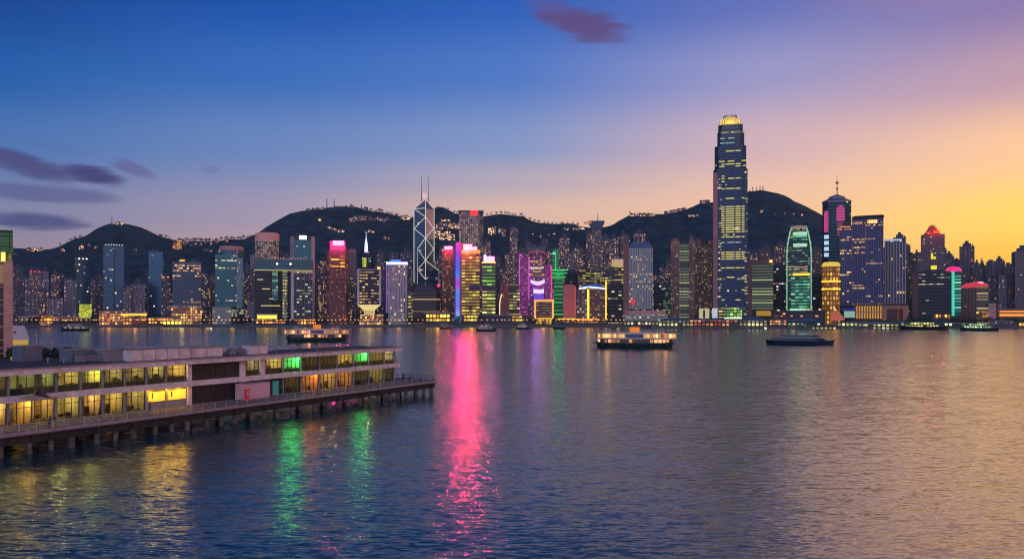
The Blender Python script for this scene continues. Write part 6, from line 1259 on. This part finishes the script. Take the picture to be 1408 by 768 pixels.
tr = t_.nodes.new('ShaderNodeBsdfTransparent'); tr.inputs[0].default_value = (.78, .84, .78, 1); gl_ = t_.nodes.new('ShaderNodeBsdfGlossy'); gl_.inputs['Roughness'].default_value = .04; lw = t_.nodes.new('ShaderNodeLayerWeight'); pw = mth(t_, 'POWER', lw.outputs['Facing'], 4.0); fq = mth(t_, 'ADD', mth(t_, 'MULTIPLY', pw, .7), .05)
mx = t_.nodes.new('ShaderNodeMixShader'); t_.links.new(fq, mx.inputs[0]); t_.links.new(tr.outputs[0], mx.inputs[1]); t_.links.new(gl_.outputs[0], mx.inputs[2]); out = t_.nodes.new('ShaderNodeOutputMaterial'); t_.links.new(mx.outputs[0], out.inputs[0])
hedge = pmat('dark_hedge', (.02, .035, .02), .9, var=.5, vs=3); partm = pmat('partition', lin((150, 132, 110)), .8, var=.2, vs=1); curtain = pmat('curtain', lin((190, 170, 130)), .9, var=.3, vs=2)
rq = random.Random(5)
def to_world(t, w, z): return Vector((E0.x + UX*t - UY*w, E0.y + UY*t + UX*w, z))
def bay(px0, px1, z0, z1, look, upper):
    t0, t1 = T(px0, WF), T(px1, WF); n = max(2, round((t1 - t0) / 1.3))
    f = MB(); s0 = .5 if not upper else .05
    for i in range(n + 1):
        x = t0 + .25 + (t1 - t0 - .5) * i / n; f.box(x - .05, x + .05, WF - .06, WF + .06, z0 + .001, z1 - .001)
    for z in ((z0 + 1.05, z0 + 2.35) if upper else (z0 + 2.5,)): f.box(t0 + .3, t1 - .3, WF - .04, WF + .04, z - .04, z + .04)
    wo_ = f.build('window_frame', framem, bld)
    MB().box(t0 + .26, t1 - .26, WF - .012, WF + .012, z0 + .02, z1 - .02).build('pane', gm, wo_)
    # room side walls, lamps, contents
    MB().box(t1 - .08, t1 + .08, WF + .2, WF + 5.45, z0 + .04, z1 - .01).build('partition', partm, bld)
    c, wt = LK[look]; cx_ = (t0 + t1) / 2
    l = lamp('room_lamp', to_world(cx_ + rq.uniform(-.4, .4), WF + 2.4, z1 - .7), tuple(v * .62 + 245 * .38 for v in c) if look not in ('green', 'tealg') else c, wt * 7.5 * rq.uniform(.8, 1.2), .18)
    cl_ = MB()
    for j in range(2): cl_.box(cx_ - .9 + j*1.2, cx_ - .3 + j*1.2, WF + 1.2, WF + 3.8, z1 - .09, z1 - .02)
    cl_.build('ceiling_lights', emat('room_light_' + look, c, 2.2 if wt > 15 else .6), bld)
    if upper: MB().box(t0 + .3, t1 - .3, WF + .15, WF + .6, z0 + .03, z0 + rq.uniform(.75, 1.0)).build('planter', hedge, bld)
    f = MB(); x = t0 + .6
    while x < t1 - .8:
        h_ = rq.choice((.75, .8, 1.1, 1.5)); d_ = rq.uniform(.4, .9); w_ = WF + rq.uniform(1.2, 3.6); f.box(x, x + d_, w_, w_ + .6, z0 + .04, z0 + h_); x += d_ + rq.uniform(.3, 1.4)
    f.build('furniture', woodm, bld)
    if not upper or rq.random() < .5: MB().box(t0 + .5, t0 + .5 + (t1 - t0)*rq.uniform(.2, .7), WF + 5.2, WF + 5.45, z0 + 1.5, z0 + 1.9).box(t0 + .5, t0 + .8, WF + 5.1, WF + 5.45, z0 + .05, z0 + 2.2).build('wall_shelf', woodm, bld)
    if rq.random() < .5: MB().box(t0 + .4, t0 + .4 + rq.uniform(.5, 1.1), WF + .7, WF + .8, z0 + .03, z1 - .1).build('curtain', curtain, bld)
    if rq.random() < .6: MB().box(cx_ - .2, cx_ + rq.uniform(.6, 1.4), WF + 5.3, WF + 5.48, z0 + 1.1, z0 + 2.2).build('wall_picture', pmat('picture_dark', lin((70, 50, 34)), .7), bld)
    return t0, t1
for a, b, lk in UP: bay(a, b, Z2 + .001, Z3, lk, True)
for a, b, lk in LO:
    if lk == 'box':
        t0, t1 = T(a, WF), T(b, WF)
        MB().box(t0 + .1, t1 - .1, WF, WF + .3, ZD + .02, Z1 - .01).build('panel_wall', colm, bld)
        MB().box(t0 + .5, t1 - .3, WF - .3, WF - .02, ZD + 1.3, Z1 - .5).build('light_box', pmat('light_box', lin((250, 210, 60)), .5, emit=lin((255, 206, 70)), es=.62), bld)
        MB().box(t0 + 1.0, t0 + 1.25, WF - .34, WF - .31, ZD + 1.9, ZD + 2.9).build('light_box_figure', framem, bld)
        lamp('light_box_glow', to_world((t0 + t1)/2, WF - 1.2, ZD + 2.4), (255, 196, 40), 30, .3)
    else: bay(a, b, ZD + .001, Z1, lk, False)
for px in (10, 76, 110, 140, 170, 200, 227, 388, 413, 438, 462, 485, 506, 527, 541): 
    x = T(px, WF)
    for z0, z1 in ((ZD + .002, Z1 - .002), (Z2 + .002, Z3 - .002)): MB().box(x - .16, x + .16, WF - .35, WF - .08, z0, z1).build('column', colm, bld)
# blank middle part: pale piers, black shutters, teal door
xa, xb, xc, xd, xe = T(256, WF), T(262, WF), T(328, WF), T(336, WF), T(363, WF)
blk = pmat('black_shutter', lin((38, 32, 36)), .55, var=.2, vs=.8)
for z0, z1 in ((ZD + .003, Z1 - .003), (Z2 + .003, Z3 - .003)):
    MB().box(xa + .1, xb, WF - .4, WF + .3, z0, z1).build('pale_pier', fas, bld); MB().box(xc, xd - .05, WF - .4, WF + .3, z0, z1).build('pale_pier', fas, bld)
    m = MB()
    for i in range(10):
        u0 = xb + (xc - xb) * i / 10; m.box(u0 + .03, u0 + (xc - xb)/10 - .03, WF - .1 - .04*(i % 2), WF + .2, z0 + .01, z1 - .01)
    m.build('black_shutter', blk, bld)
MB().box(T(357, WF), xe - .02, WF - .35, WF + .3, Z2 + .003, Z3 - .003).build('pale_pier', fas, bld)
MB().box(xe, T(388, WF) - .2, WF, WF + .3, ZD + .004, Z1 - .004).build('panel_wall', pmat('dark_panel', lin((54, 46, 48)), .7), bld)
MB().box(T(374.5, WF), T(382.5, WF), WF - .12, WF - .02, ZD + .02, ZD + 2.9).build('door', pmat('teal_door', lin((60, 150, 140)), .5, emit=lin((60, 170, 150)), es=.12), bld)
MB().box(xd, xe, WF + .05, WF + .35, ZD + .005, Z1 - .005).build('panel_wall', framem, bld)
# swooping grey canopy near the left end
m = MB(); ta, tb_ = T(30, WF - 2), T(82, WF - 2); n = 14
def cz(s_, v): return Z1 + .75 - .5*s_ + 2.0 * max(0, 1 - abs(s_ - .36) / .3) ** 1.6 * (1 - v * .8)
for i in range(n):
    for j in range(4):
        P_ = lambda a, b: (ta + (tb_ - ta) * a / n, WF - 3.2 + b * .45, cz(a / n, b / 4))
        m.face([P_(i, j), P_(i+1, j), P_(i+1, j+1), P_(i, j+1)], None, True)
m.build('swooped_canopy', pmat('canopy_grey', lin((120, 108, 112)), .6, var=.1), bld)
# roof blocks standing on the roof
def roof_block(name, px0, px1, w0, w1, h, mat, label, cat='roof block'):
    t0, t1 = T(px0, w0), T(px1, w0)
    r = empty(name, tuple(to_world((t0 + t1)/2, (w0 + w1)/2, ZR + .03)), ANG, label, cat); L_ = t1 - t0; D_ = w1 - w0
    MB().box(-L_/2, L_/2, -D_/2, D_/2, 0, h).build('housing', mat, r); MB().box(-L_/2 - .12, L_/2 + .12, -D_/2 - .12, D_/2 + .12, h + .002, h + .14).build('cap', edgem, r)
    k = MB(); n = max(2, int(L_ / 2.4))
    for i in range(1, n): x = -L_/2 + L_ * i / n; k.box(x - .04, x + .04, -D_/2 - .03, -D_/2 - .001, .05, h - .05)
    k.build('panel_joints', conc, r)
    return r
roof_block('roof_plant_room', 179, 262, WF + .6, WF + 5, 1.9, fas, 'long pale rose plant room on the terminal roof')
roof_block('roof_plant_room', 263, 306, WF + 1.2, WF + 4.6, 1.7, fas, 'shorter pale plant room right of the long one on the roof')
roof_block('roof_plant_room', 345, 368, WF + .9, WF + 3.4, 1.75, fas, 'small square plant box alone on the right half of the roof')
roof_block('roof_plant_room', 148, 178, WF + 2.5, WF + 6, 1.9, conc, 'grey plant room joined left of the long rose one')
roof_block('roof_plant_room', 100, 146, WF + 7, WF + 11, 2.0, pmat('unit_grey', lin((96, 98, 112)), .6, var=.2, vs=.8), 'grey metal plant housing behind the left roof edge')
roof_block('roof_plant_room', 30, 58, WF + 16, WF + 19, 2.6, pmat('unit_grey', lin((96, 98, 112)), .6), 'grey metal box at the far left of the roof')
for k_, (px, w, lb) in enumerate(((110, 5, 'leftmost of the small air conditioning units before the grey housing'), (120, 5.4, 'second small air conditioning unit before the grey housing'), (131, 5, 'third small air conditioning unit before the grey housing'), (141, 4.6, 'fourth small air conditioning unit, beside the grey plant room'), (232, 7, 'air conditioning unit behind the long rose plant room, left one'), (246, 7, 'air conditioning unit behind the long rose plant room, right one'), (318, 2, 'air conditioning unit between the short and the square plant rooms'), (330, 2.5, 'air conditioning unit just left of the square plant box'))):
    p = to_world(T(px, WF + w), WF + w, ZR + .03 + (0)); r = empty('air_conditioner', tuple(p), ANG, lb, 'air conditioner', 'air conditioning units on the terminal roof')
    MB().box(-.7, .7, -.45, .45, .12, 1.25).box(-.6, -.45, -.4, .4, 0, .12).box(.45, .6, -.4, .4, 0, .12).build('casing', conc, r); MB().lathe([(.42, 0), (.42, .08), (.36, .08), (.36, .02), (0, .02)], 14).build('fan', framem, r).location = (0, 0, 1.26)
m = MB()
for a, b, z in ((T(310, WF + 2), T(345, WF + 2), .5), (T(310, WF + 2), T(345, WF + 2), .95)): m.tube((a, WF + 2, ZR + z), (b, WF + 2, ZR + z), .04, 5)
for i in range(9): x = T(310, WF + 2) + i*1.4; m.tube((x, WF + 2, ZR + .03), (x, WF + 2, ZR + 1), .035, 5)
o = m.build('roof_railing', steel, None, tuple(E0), ANG); tag(o, 'low metal railing on the roof left of the square plant box', 'railing')
def long_rail(name, pts, h, label, cat='railing', step=2.4, mat=None, rails=(1.0, .55), z=ZD, r_=.035, loc=None):
    """posts and rails through a line of pier points (t, w)"""
    root_ = empty(name, tuple(E0), ANG, label, cat); mat = mat or colm
    m = MB(); k = 0
    for (a, wa), (b, wb) in zip(pts, pts[1:]):
        L_ = math.hypot(b - a, wb - wa); n = max(1, round(L_ / step))
        for i in range(n + (1 if (b, wb) == pts[-1] else 0)):
            x, y = a + (b - a) * i / n, wa + (wb - wa) * i / n; MB().box(x - .04, x + .04, y - .04, y + .04, z + .005, z + h).build('post', mat, root_)
        for q in rails: m.tube((a, wa, z + h*q), (b, wb, z + h*q), r_ * (1.3 if q == 1.0 else .8), 6)
    m.build('rails', mat, root_)
    return root_
palerail = pmat('rail_pale', lin((170, 158, 160)), .5)
long_rail('edge_railing', [(-21, .35), (T(262, .35), .35)], 1.1, 'pale railing along the left half of the pier edge', mat=palerail, rails=(1.0, .66, .33))
long_rail('edge_railing', [(T(264, .35), .35), (T(430, .35), .35)], 1.1, 'pale railing along the middle of the pier edge before the black shutters', mat=palerail, rails=(1.0, .66, .33))
long_rail('edge_railing', [(T(432, .35), .35), (103.4, .35)], 1.1, 'pale railing along the right part of the pier edge', mat=palerail, rails=(1.0, .5))
long_rail('end_railing', [(103.7, .5), (105.2, 2.4), (107.8, 11.6), (103.5, 16.2), (86, 18.2)], 1.15, 'dark railing round the outer end of the pier', mat=framem, rails=(1.0, .66, .33), step=1.6)
long_rail('balcony_railing', [(T(541, WF) + .3, WF + .4), (99.2, WF + .4), (99.6, WF + 2)], 1.05, 'dark balcony railing at the outer end of the upper floor', mat=framem, z=Z2 + .12, step=.8, rails=(1.0, .7, .4))
# pink container box with red sign before the shutters
t0, t1 = T(335, WF - 3), T(371, WF - 3)
r = empty('pink_container', tuple(to_world((t0 + t1)/2, WF - 1.8, ZD)), ANG, 'pale pink box cabin standing on the deck by the black shutters', 'cabin'); L_ = t1 - t0
MB().box(-L_/2, L_/2, -1.2, 1.2, .06, 3.1).build('cabin_wall', pmat('pink_paint', lin((214, 160, 172)), .6, var=.08), r); MB().box(-L_/2 - .1, L_/2 + .1, -1.3, 1.3, 3.102, 3.2).build('cabin_roof', edgem, r); MB().box(-L_/2 + .2, L_/2 - .2, -1.1, 1.1, 0, .058).build('skid', framem, r)
r = empty('red_cabinet', tuple(to_world(t0 + .55, WF - 3.35, ZD)), ANG, 'narrow red emergency cabinet against the pink cabin', 'cabinet'); MB().box(-.4, .4, -.15, .13, .02, 2.2).build('housing', pmat('red_paint', lin((200, 30, 30)), .4, emit=lin((255, 30, 20)), es=.1), r); MB().box(-.24, .24, -.18, -.152, 1.0, 1.8).build('window', palest, r)
# benches, tables on the promenade
woodm = pmat('dark_wood', lin((70, 48, 36)), .7, var=.3, vs=3)
def table_set():
    r = empty('cafe_table', (0, 0, 0)); MB().lathe([(0, .72), (.45, .72), (.45, .76), (0, .76)], 12).build('tabletop', woodm, r); MB().tube((0, 0, .03), (0, 0, .72), .04, 6).build('leg', framem, r); MB().lathe([(0, 0), (.26, 0), (.26, .03), (0, .03)], 10).build('base', framem, r); return r
def chair():
    r = empty('cafe_chair', (0, 0, 0)); MB().box(-.22, .22, -.22, .22, .42, .46).build('seat', woodm, r); MB().box(-.22, .22, .18, .22, .55, .9).build('backrest', woodm, r)
    for sx in (-.19, .19):
        MB().tube((sx, -.19, 0), (sx, -.19, .42), .02, 5).build('leg', framem, r); MB().tube((sx, .2, 0), (sx, .2, .9), .02, 5).build('leg', framem, r)
    return r
TB, CH = table_set(), chair(); fT = fC = True
whr = ['under the swooped canopy', 'outside the first amber room', 'outside the second amber room', 'before the mixed yellow rooms', 'left of the yellow light boxes', 'outside the fifth yellow room', 'just left of the first yellow light box']
for i, px in enumerate((22, 52, 84, 104, 128, 156, 184)):
    w = WF - 2.6 + rq.uniform(-.5, .5); t = T(px, w); o = TB if fT else copy_tree(TB); fT = False
    o.location = to_world(t, w, ZD); o.rotation_euler = (0, 0, ANG); tag(o, 'round dark cafe table ' + whr[i], 'table', 'cafe tables on the pier')
    for sg, sd in ((-1, 'left'), (1, 'right')):
        c = CH if fC else copy_tree(CH); fC = False; c.location = to_world(t + sg*.8, w, ZD); c.rotation_euler = (0, 0, ANG - sg*R(90) + rq.uniform(-.3, .3)); tag(c, sd + ' dark wooden chair at the cafe table ' + whr[i], 'chair', 'cafe chairs on the pier')
# lamp posts / light mast on roof
def pole(name, px, py0, py1, Y, label, cat, r=.05, mat=steel, top=None):
    z0, z1 = ZY(py1, Y), ZY(py0, Y); rt = empty(name, ((px - CX)*Y/F, Y, z0), 0, label, cat); MB().tube((0, 0, 0), (0, 0, z1 - z0), r*1.3, 6, r).build('pole', mat, rt)
    MB().bar((-.5, 0, z1 - z0 - .5), (.5, 0, z1 - z0 - .5), .06, .06).build('crossbar', mat, rt)
    if top: MB().lathe([(0, -.14), (.16, 0), (0, .14)], 8).build('lamp_head', top, rt).location = (0, 0, z1 - z0)
pole('flag_mast', 203, 447, 492, 147.6, 'tall thin reddish mast on the terminal roof', 'mast', .05, pmat('mast_red2', lin((120, 70, 80)), .5))
pole('flag_mast', 50, 457, 482, 150, 'white mast with a crossbar left of the roof', 'mast', .06, palerail); pole('lamp_post', 56.5, 467, 482, 150, 'short white post right of the white mast', 'post', .05, palerail); pole('lamp_post', 72, 468, 483, 152, 'short white post second from the white mast', 'post', .05, palerail)
pole('signal_mast', 484, 460, 478, 186, 'thin dark aerial on the right part of the terminal roof', 'aerial', .03, framem)
# back terrace and its railings, seen over the roof at the left
tr_ = empty('back_terrace', tuple(E0), ANG, 'raised terrace deck behind the terminal roof at the left', 'terrace')
MB().prism([(-25, WF + 31), (58, WF + 28), (64, WF + 42), (-25, WF + 52)], 8.9, 9.6, bottom=True).build('deck', pmat('terrace_deck', lin((120, 104, 108)), .8, var=.2, vs=.4), tr_)
for i in range(10):
    for w in (WF + 32, WF + 41): MB().box(-20 + i*8 - .3, -20 + i*8 + .3, w - .3, w + .3, -3, 8.9).build('leg', pilem, tr_)
long_rail('terrace_railing', [(-24, WF + 33), (56, WF + 30)], 1.9, 'tall pale railing of the back terrace beyond the roof', mat=palerail, z=9.6, step=1.5, rails=(1.0, .6, .2), r_=.06)
for i in range(9):
    px = 16 + i * 9.6; p = to_world(T(px, WF + 24), WF + 24, ZR + .03); r = empty('planter_box', tuple(p), ANG, 'dark leafy planter in the row behind the left roof edge', 'planter', 'dark planters behind the left roof edge')
    MB().box(-1.3, 1.3, -.4, .4, 0, .6).build('trough', framem, r)
    crown_mesh(80 + i, .8, 90, 6).build('foliage', leafm, r).location = (0, 0, 1.0)
o = MB().box(-1.0, 1.0, -.2, .2, 0, .6).build('lit_sign_box', emat('box_glow', (190, 180, 60), .35), None, tuple(to_world(T(23, WF + 22), WF + 22, ZR + .04)), ANG); tag(o, 'glowing yellow box light beside the foot of the concrete tower', 'light box')
# concrete tower with a green lantern at the left edge
YT = 146.0
s = Site('lantern_tower', -46, 18.5, YT, 'pink concrete tower with dark side windows and a green glass lantern top', 'tower', zb=2.0, turn=True)
pk_ = pmat('pink_concrete', lin((190, 134, 118)), .75, var=.12, vs=.6)
xr_ = s.x(18.2); xm_ = s.x(5.0)
s.part('blank_face', MB().box(xm_, xr_, 0, 6.5, 0, s.z(358.5)), pk_); m = MB()
for py in (388, 416, 430, 448, 467): m.box(xm_ - .02, xr_ + .02, -.05, -.002, s.z(py + .25), s.z(py - .25))
s.part('panel_joints', m, pmat('joint_pale', lin((214, 176, 164)), .7)); s.part('window_face', MB().box(s.x(-46), xm_ - .003, .35, 6.5, 0, s.z(358.5)), fmat('tower_windows', (140, 104, 100), (30, 26, 34), 5, 3.9, .96, .88, .12, 0, .25, (255, 190, 90), WARM2, rough=.2, metal=.4, cluster=0))
m = MB()
for py in (376, 394, 412.5, 431, 449, 467.5, 486): m.box(s.x(-46), xm_ - .004, .1, .345, s.z(py + .6), s.z(py - .6))
s.part('floor_bands', m, pk_)
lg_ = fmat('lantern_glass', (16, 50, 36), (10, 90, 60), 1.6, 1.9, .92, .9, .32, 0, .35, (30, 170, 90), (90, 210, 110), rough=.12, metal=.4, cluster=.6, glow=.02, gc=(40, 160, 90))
s.part('lantern', MB().box(s.x(-44), s.x(17.6), .4, 6.2, s.z(345), s.z(318)), lg_, 'green glass lantern'); m = MB()
for py in (318, 332, 345): m.box(s.x(-45), s.x(18), .1, 6.4, s.z(py + .35), s.z(py - .35))
for px in (-14, 8.6, 17.8): m.box(s.x(px) - .06, s.x(px) + .06, .15, .38, s.z(345), s.z(318))
s.part('lantern_frame', m, pmat('frame_olive', lin((90, 120, 50)), .5)); s.part('lit_base', MB().box(s.x(-44), s.x(17.2), .6, 6, s.z(358.4), s.z(345.5)), fmat('lantern_base', (120, 120, 30), (110, 110, 20), 1.2, 3.3, .6, .9, .9, 0, .65, (225, 225, 50), (250, 250, 120), metal=0, cluster=.4), 'yellow-lit base of the lantern')
s.part('roof_deck', MB().box(s.x(-45), s.x(18), 0, 6.4, s.z(317.6), s.z(315)), darkm); m = MB()
for px in (-20, -8, 2, 6, 13): m.tube((s.x(px), 1, s.z(315)), (s.x(px), 1, s.z(313.2)), .07, 5)
s.part('roof_pins', m, E['yg']); s.part('brace', MB().box(s.x(18.3), s.x(24), 1, 1.4, s.z(347.4), s.z(346.6)), steel); lamp('lantern_flood', P(12, 350, YT - 1.5), (220, 230, 60), 60, .3)
# white tent hall beside the tower
YH = 205.0
s = Site('tent_hall', 15, 42, YH, 'white tent-roofed hall glowing yellow below, just right of the concrete tower', 'building', zb=2.0)
a, b = s.x(15), s.x(41); zl = s.z(467); m = MB()
pk2 = [(a, 0), (b, 0), (b, 7), (a, 7)]
m.prism(pk2, zl, s.z(447.5), [(s.x(17), 2), (s.x(33.5), 2), (s.x(33.5), 5), (s.x(17), 5)]); s.part('tent_roof', m, pmat('tent_white', lin((196, 170, 170)), .7, var=.08, vs=.3)); s.pbox('dark_vent', 19.3, 21.2, 455, 458.5, -.2 + 1, 1.3, framem); s.part('lit_wall', MB().box(a + .3, b - .3, .3, 6.7, 0, zl - .02), emat('tent_glow', (235, 190, 80), .5))
# low breakwater pier beyond
o = MB().box(-40, 52, 0, 5, -2, 2.6).build('breakwater', edgem, None, (-165, 425, 0), R(-2)); tag(o, 'low pale breakwater in the water beyond the terminal roof', 'breakwater')

# people -----------------------------------------------------------------------
def body_mesh(name, J, E_, Rr):
    me = bpy.data.meshes.new(name); me.from_pydata(J, E_, []); o = bpy.data.objects.new(name, me); COL.objects.link(o)
    sk = o.modifiers.new('skin', 'SKIN'); sk.use_smooth_shade = True
    for v, r in zip(me.skin_vertices[0].data, Rr): v.radius = (r, r)
    me.skin_vertices[0].data[0].use_root = True
    ss = o.modifiers.new('sub', 'SUBSURF'); ss.levels = 1; ss.render_levels = 1
    dg = bpy.context.evaluated_depsgraph_get(); dg.update(); res = bpy.data.meshes.new_from_object(o.evaluated_get(dg)); bpy.data.objects.remove(o); res.name = name
    return res
def person(loc, rz, label, lean=0.0, sit=False, armf=.3, cloth=(40, 44, 70), legc=(30, 30, 38)):
    y = lambda v: v
    if not sit:
        J = [(0, 0, .95), (0, -.02 - lean*.3, 1.2), (0, -.03 - lean*.7, 1.42), (0, -.04 - lean, 1.53), (0, -.05 - lean*1.2, 1.66),
             (.17, -.03 - lean*.7, 1.40), (.24, -.05 - lean, 1.13), (.22, -armf, 1.0), (.21, -armf - .09, .98), (-.17, -.03 - lean*.7, 1.40), (-.24, -.05 - lean, 1.13), (-.22, -armf, 1.0), (-.21, -armf - .09, .98),
             (.1, 0, .88), (.12, -.03, .49), (.13, .02, .08), (.14, -.12, .04), (-.1, 0, .88), (-.12, .02, .49), (-.13, .06, .08), (-.14, -.08, .04)]
    else:
        J = [(0, 0, .5), (0, -.02, .78), (0, -.04, 1.0), (0, -.06, 1.12), (0, -.08, 1.25), (.17, -.03, .98), (.23, -.08, .72), (.15, -.3, .66), (.13, -.38, .66), (-.17, -.03, .98), (-.23, -.08, .72), (-.15, -.3, .66), (-.13, -.38, .66),
             (.1, 0, .5), (.13, -.42, .5), (.13, -.44, .08), (.14, -.56, .04), (-.1, 0, .5), (-.13, -.42, .5), (-.13, -.44, .08), (-.14, -.56, .04)]
    Ed = [(0, 1), (1, 2), (2, 3), (3, 4), (2, 5), (5, 6), (6, 7), (7, 8), (2, 9), (9, 10), (10, 11), (11, 12), (0, 13), (13, 14), (14, 15), (15, 16), (0, 17), (17, 18), (18, 19), (19, 20)]
    Rr = [.14, .13, .15, .055, .1, .065, .05, .038, .035, .065, .05, .038, .035, .095, .065, .045, .04, .095, .065, .045, .04]
    me = body_mesh('person', J, Ed, Rr)
    skin_ = pmat('skin', lin((150, 106, 84)), .6); shirt = pmat('shirt_%d' % cloth[0], lin(cloth), .85); trs = pmat('trousers', lin(legc), .85); hair = pmat('hair', lin((18, 14, 14)), .8)
    for mm in (shirt, trs, skin_): me.materials.append(mm)
    hz_ = J[4][2]
    for p in me.polygons:
        c = p.center; p.use_smooth = True
        p.material_index = 2 if (c.z > hz_ - .13) else (1 if (c.z < .92 and not (abs(c.x) > .17 and c.z > .8)) and not sit or (sit and c.z < .56) else 0)
        if min((c - Vector(J[8])).length, (c - Vector(J[12])).length) < .06: p.material_index = 2
    o = bpy.data.objects.new('person', me); COL.objects.link(o); o.location = loc; o.rotation_euler = (0, 0, rz); tag(o, label, 'person')
    h = MB().lathe([(0, .13), (.07, .115), (.112, .05), (.115, -.02), (.1, -.06)], 12).build('hair', hair, o); h.location = (J[4][0], J[4][1] + .02, J[4][2] + .02)
    return o
person(to_world(101.5, 8.6, ZD), ANG + R(60), 'standing person in dark clothes leaning at the end of the pier', .06)
person(to_world(100.4, 8.2, ZD), ANG - R(150), 'second dark-clothed person standing left beside the leaning one at the pier end', 0, armf=.2, cloth=(32, 30, 34))
person(to_world(T(68, .9), .9, ZD), ANG + R(0), 'person in a blue jacket leaning on the left edge railing', .12, armf=.42, cloth=(34, 52, 110))
person(to_world(T(137, 5), 5, ZD), ANG + R(80), 'person in dark clothes walking past the amber rooms', 0, armf=.12, cloth=(46, 36, 40))
person(to_world(T(206, 6.2), 6.2, ZD), ANG + R(20), 'person in a grey top standing below the first yellow light box', 0, armf=.25, cloth=(84, 84, 92))
# bollards along the end
for i, (t, w, lb) in enumerate(((104.2, 5.5, 'nearer'), (105.4, 9.5, 'farther'))):
    r = empty('bollard', tuple(to_world(t, w, ZD)), 0, lb + ' dark mooring bollard at the pier end', 'bollard'); MB().lathe([(.3, 0), (.28, .1), (.16, .14), (.16, .5), (.3, .58), (.28, .72), (0, .78)], 14).build('post', framem, r); MB().lathe([(0, .0), (.42, 0), (.42, .05), (0, .05)], 14).build('base', framem, r)
# lamps added just inside the glass to streak the water with colour
for px, c, p_, z in ((396, (60, 255, 110), 900, Z3 - .6), (405, (60, 255, 110), 900, Z3 - .6), (491, (70, 255, 120), 700, Z3 - .6), (500, (70, 255, 120), 700, Z3 - .6), (110, (190, 230, 60), 300, Z3 - .6), (128, (190, 230, 60), 300, Z3 - .6),
                    (15, (255, 200, 60), 350, Z1 - .5), (36, (255, 200, 60), 350, Z1 - .5), (430, (255, 120, 30), 500, Z1 - .5)):
    lamp('room_streak_lamp', to_world(T(px, WF + .9), WF + .9, z), c, p_, .5)
for px in (208, 232, 250): lamp('panel_streak_lamp', to_world(T(px, WF - .8), WF - .8, Z1 - .3), (255, 190, 60), 150, .5)  # lamps added before the light boxes for an amber streak on the water
# small roof vents and pipes
vent = None
for i, (px, w, wh) in enumerate(((66, 8, 'left of the grey housing'), (88, 5, 'left of the small air conditioners'), (272, 7, 'behind the shorter plant room'), (292, 7.4, 'behind the right end of the shorter plant room'), (380, 3, 'right of the square plant box'), (402, 4, 'above the green room'), (436, 3, 'midway along the right roof'), (470, 4.5, 'left of the thin aerial'), (512, 3, 'near the outer end of the roof'))):
    if vent is None:
        vent = o = empty('roof_vent', (0, 0, 0)); MB().tube((0, 0, 0), (0, 0, .7), .16, 10).build('pipe', steel, o); MB().lathe([(.34, .62), (.34, .78), (.12, .95), (0, .96)], 12).build('cowl', conc, o)
    else: o = copy_tree(vent)
    o.location = to_world(T(px, WF + w), WF + w, ZR + .03); tag(o, 'small round roof vent ' + wh, 'roof vent', 'roof vents on the terminal')
o = MB().tube((T(375, WF + 6), WF + 6, ZR + .3), (94, WF + 6, ZR + .3), .09, 6).build('roof_pipe', steel, None, tuple(E0), ANG); tag(o, 'long thin service pipe along the right half of the terminal roof', 'pipe')
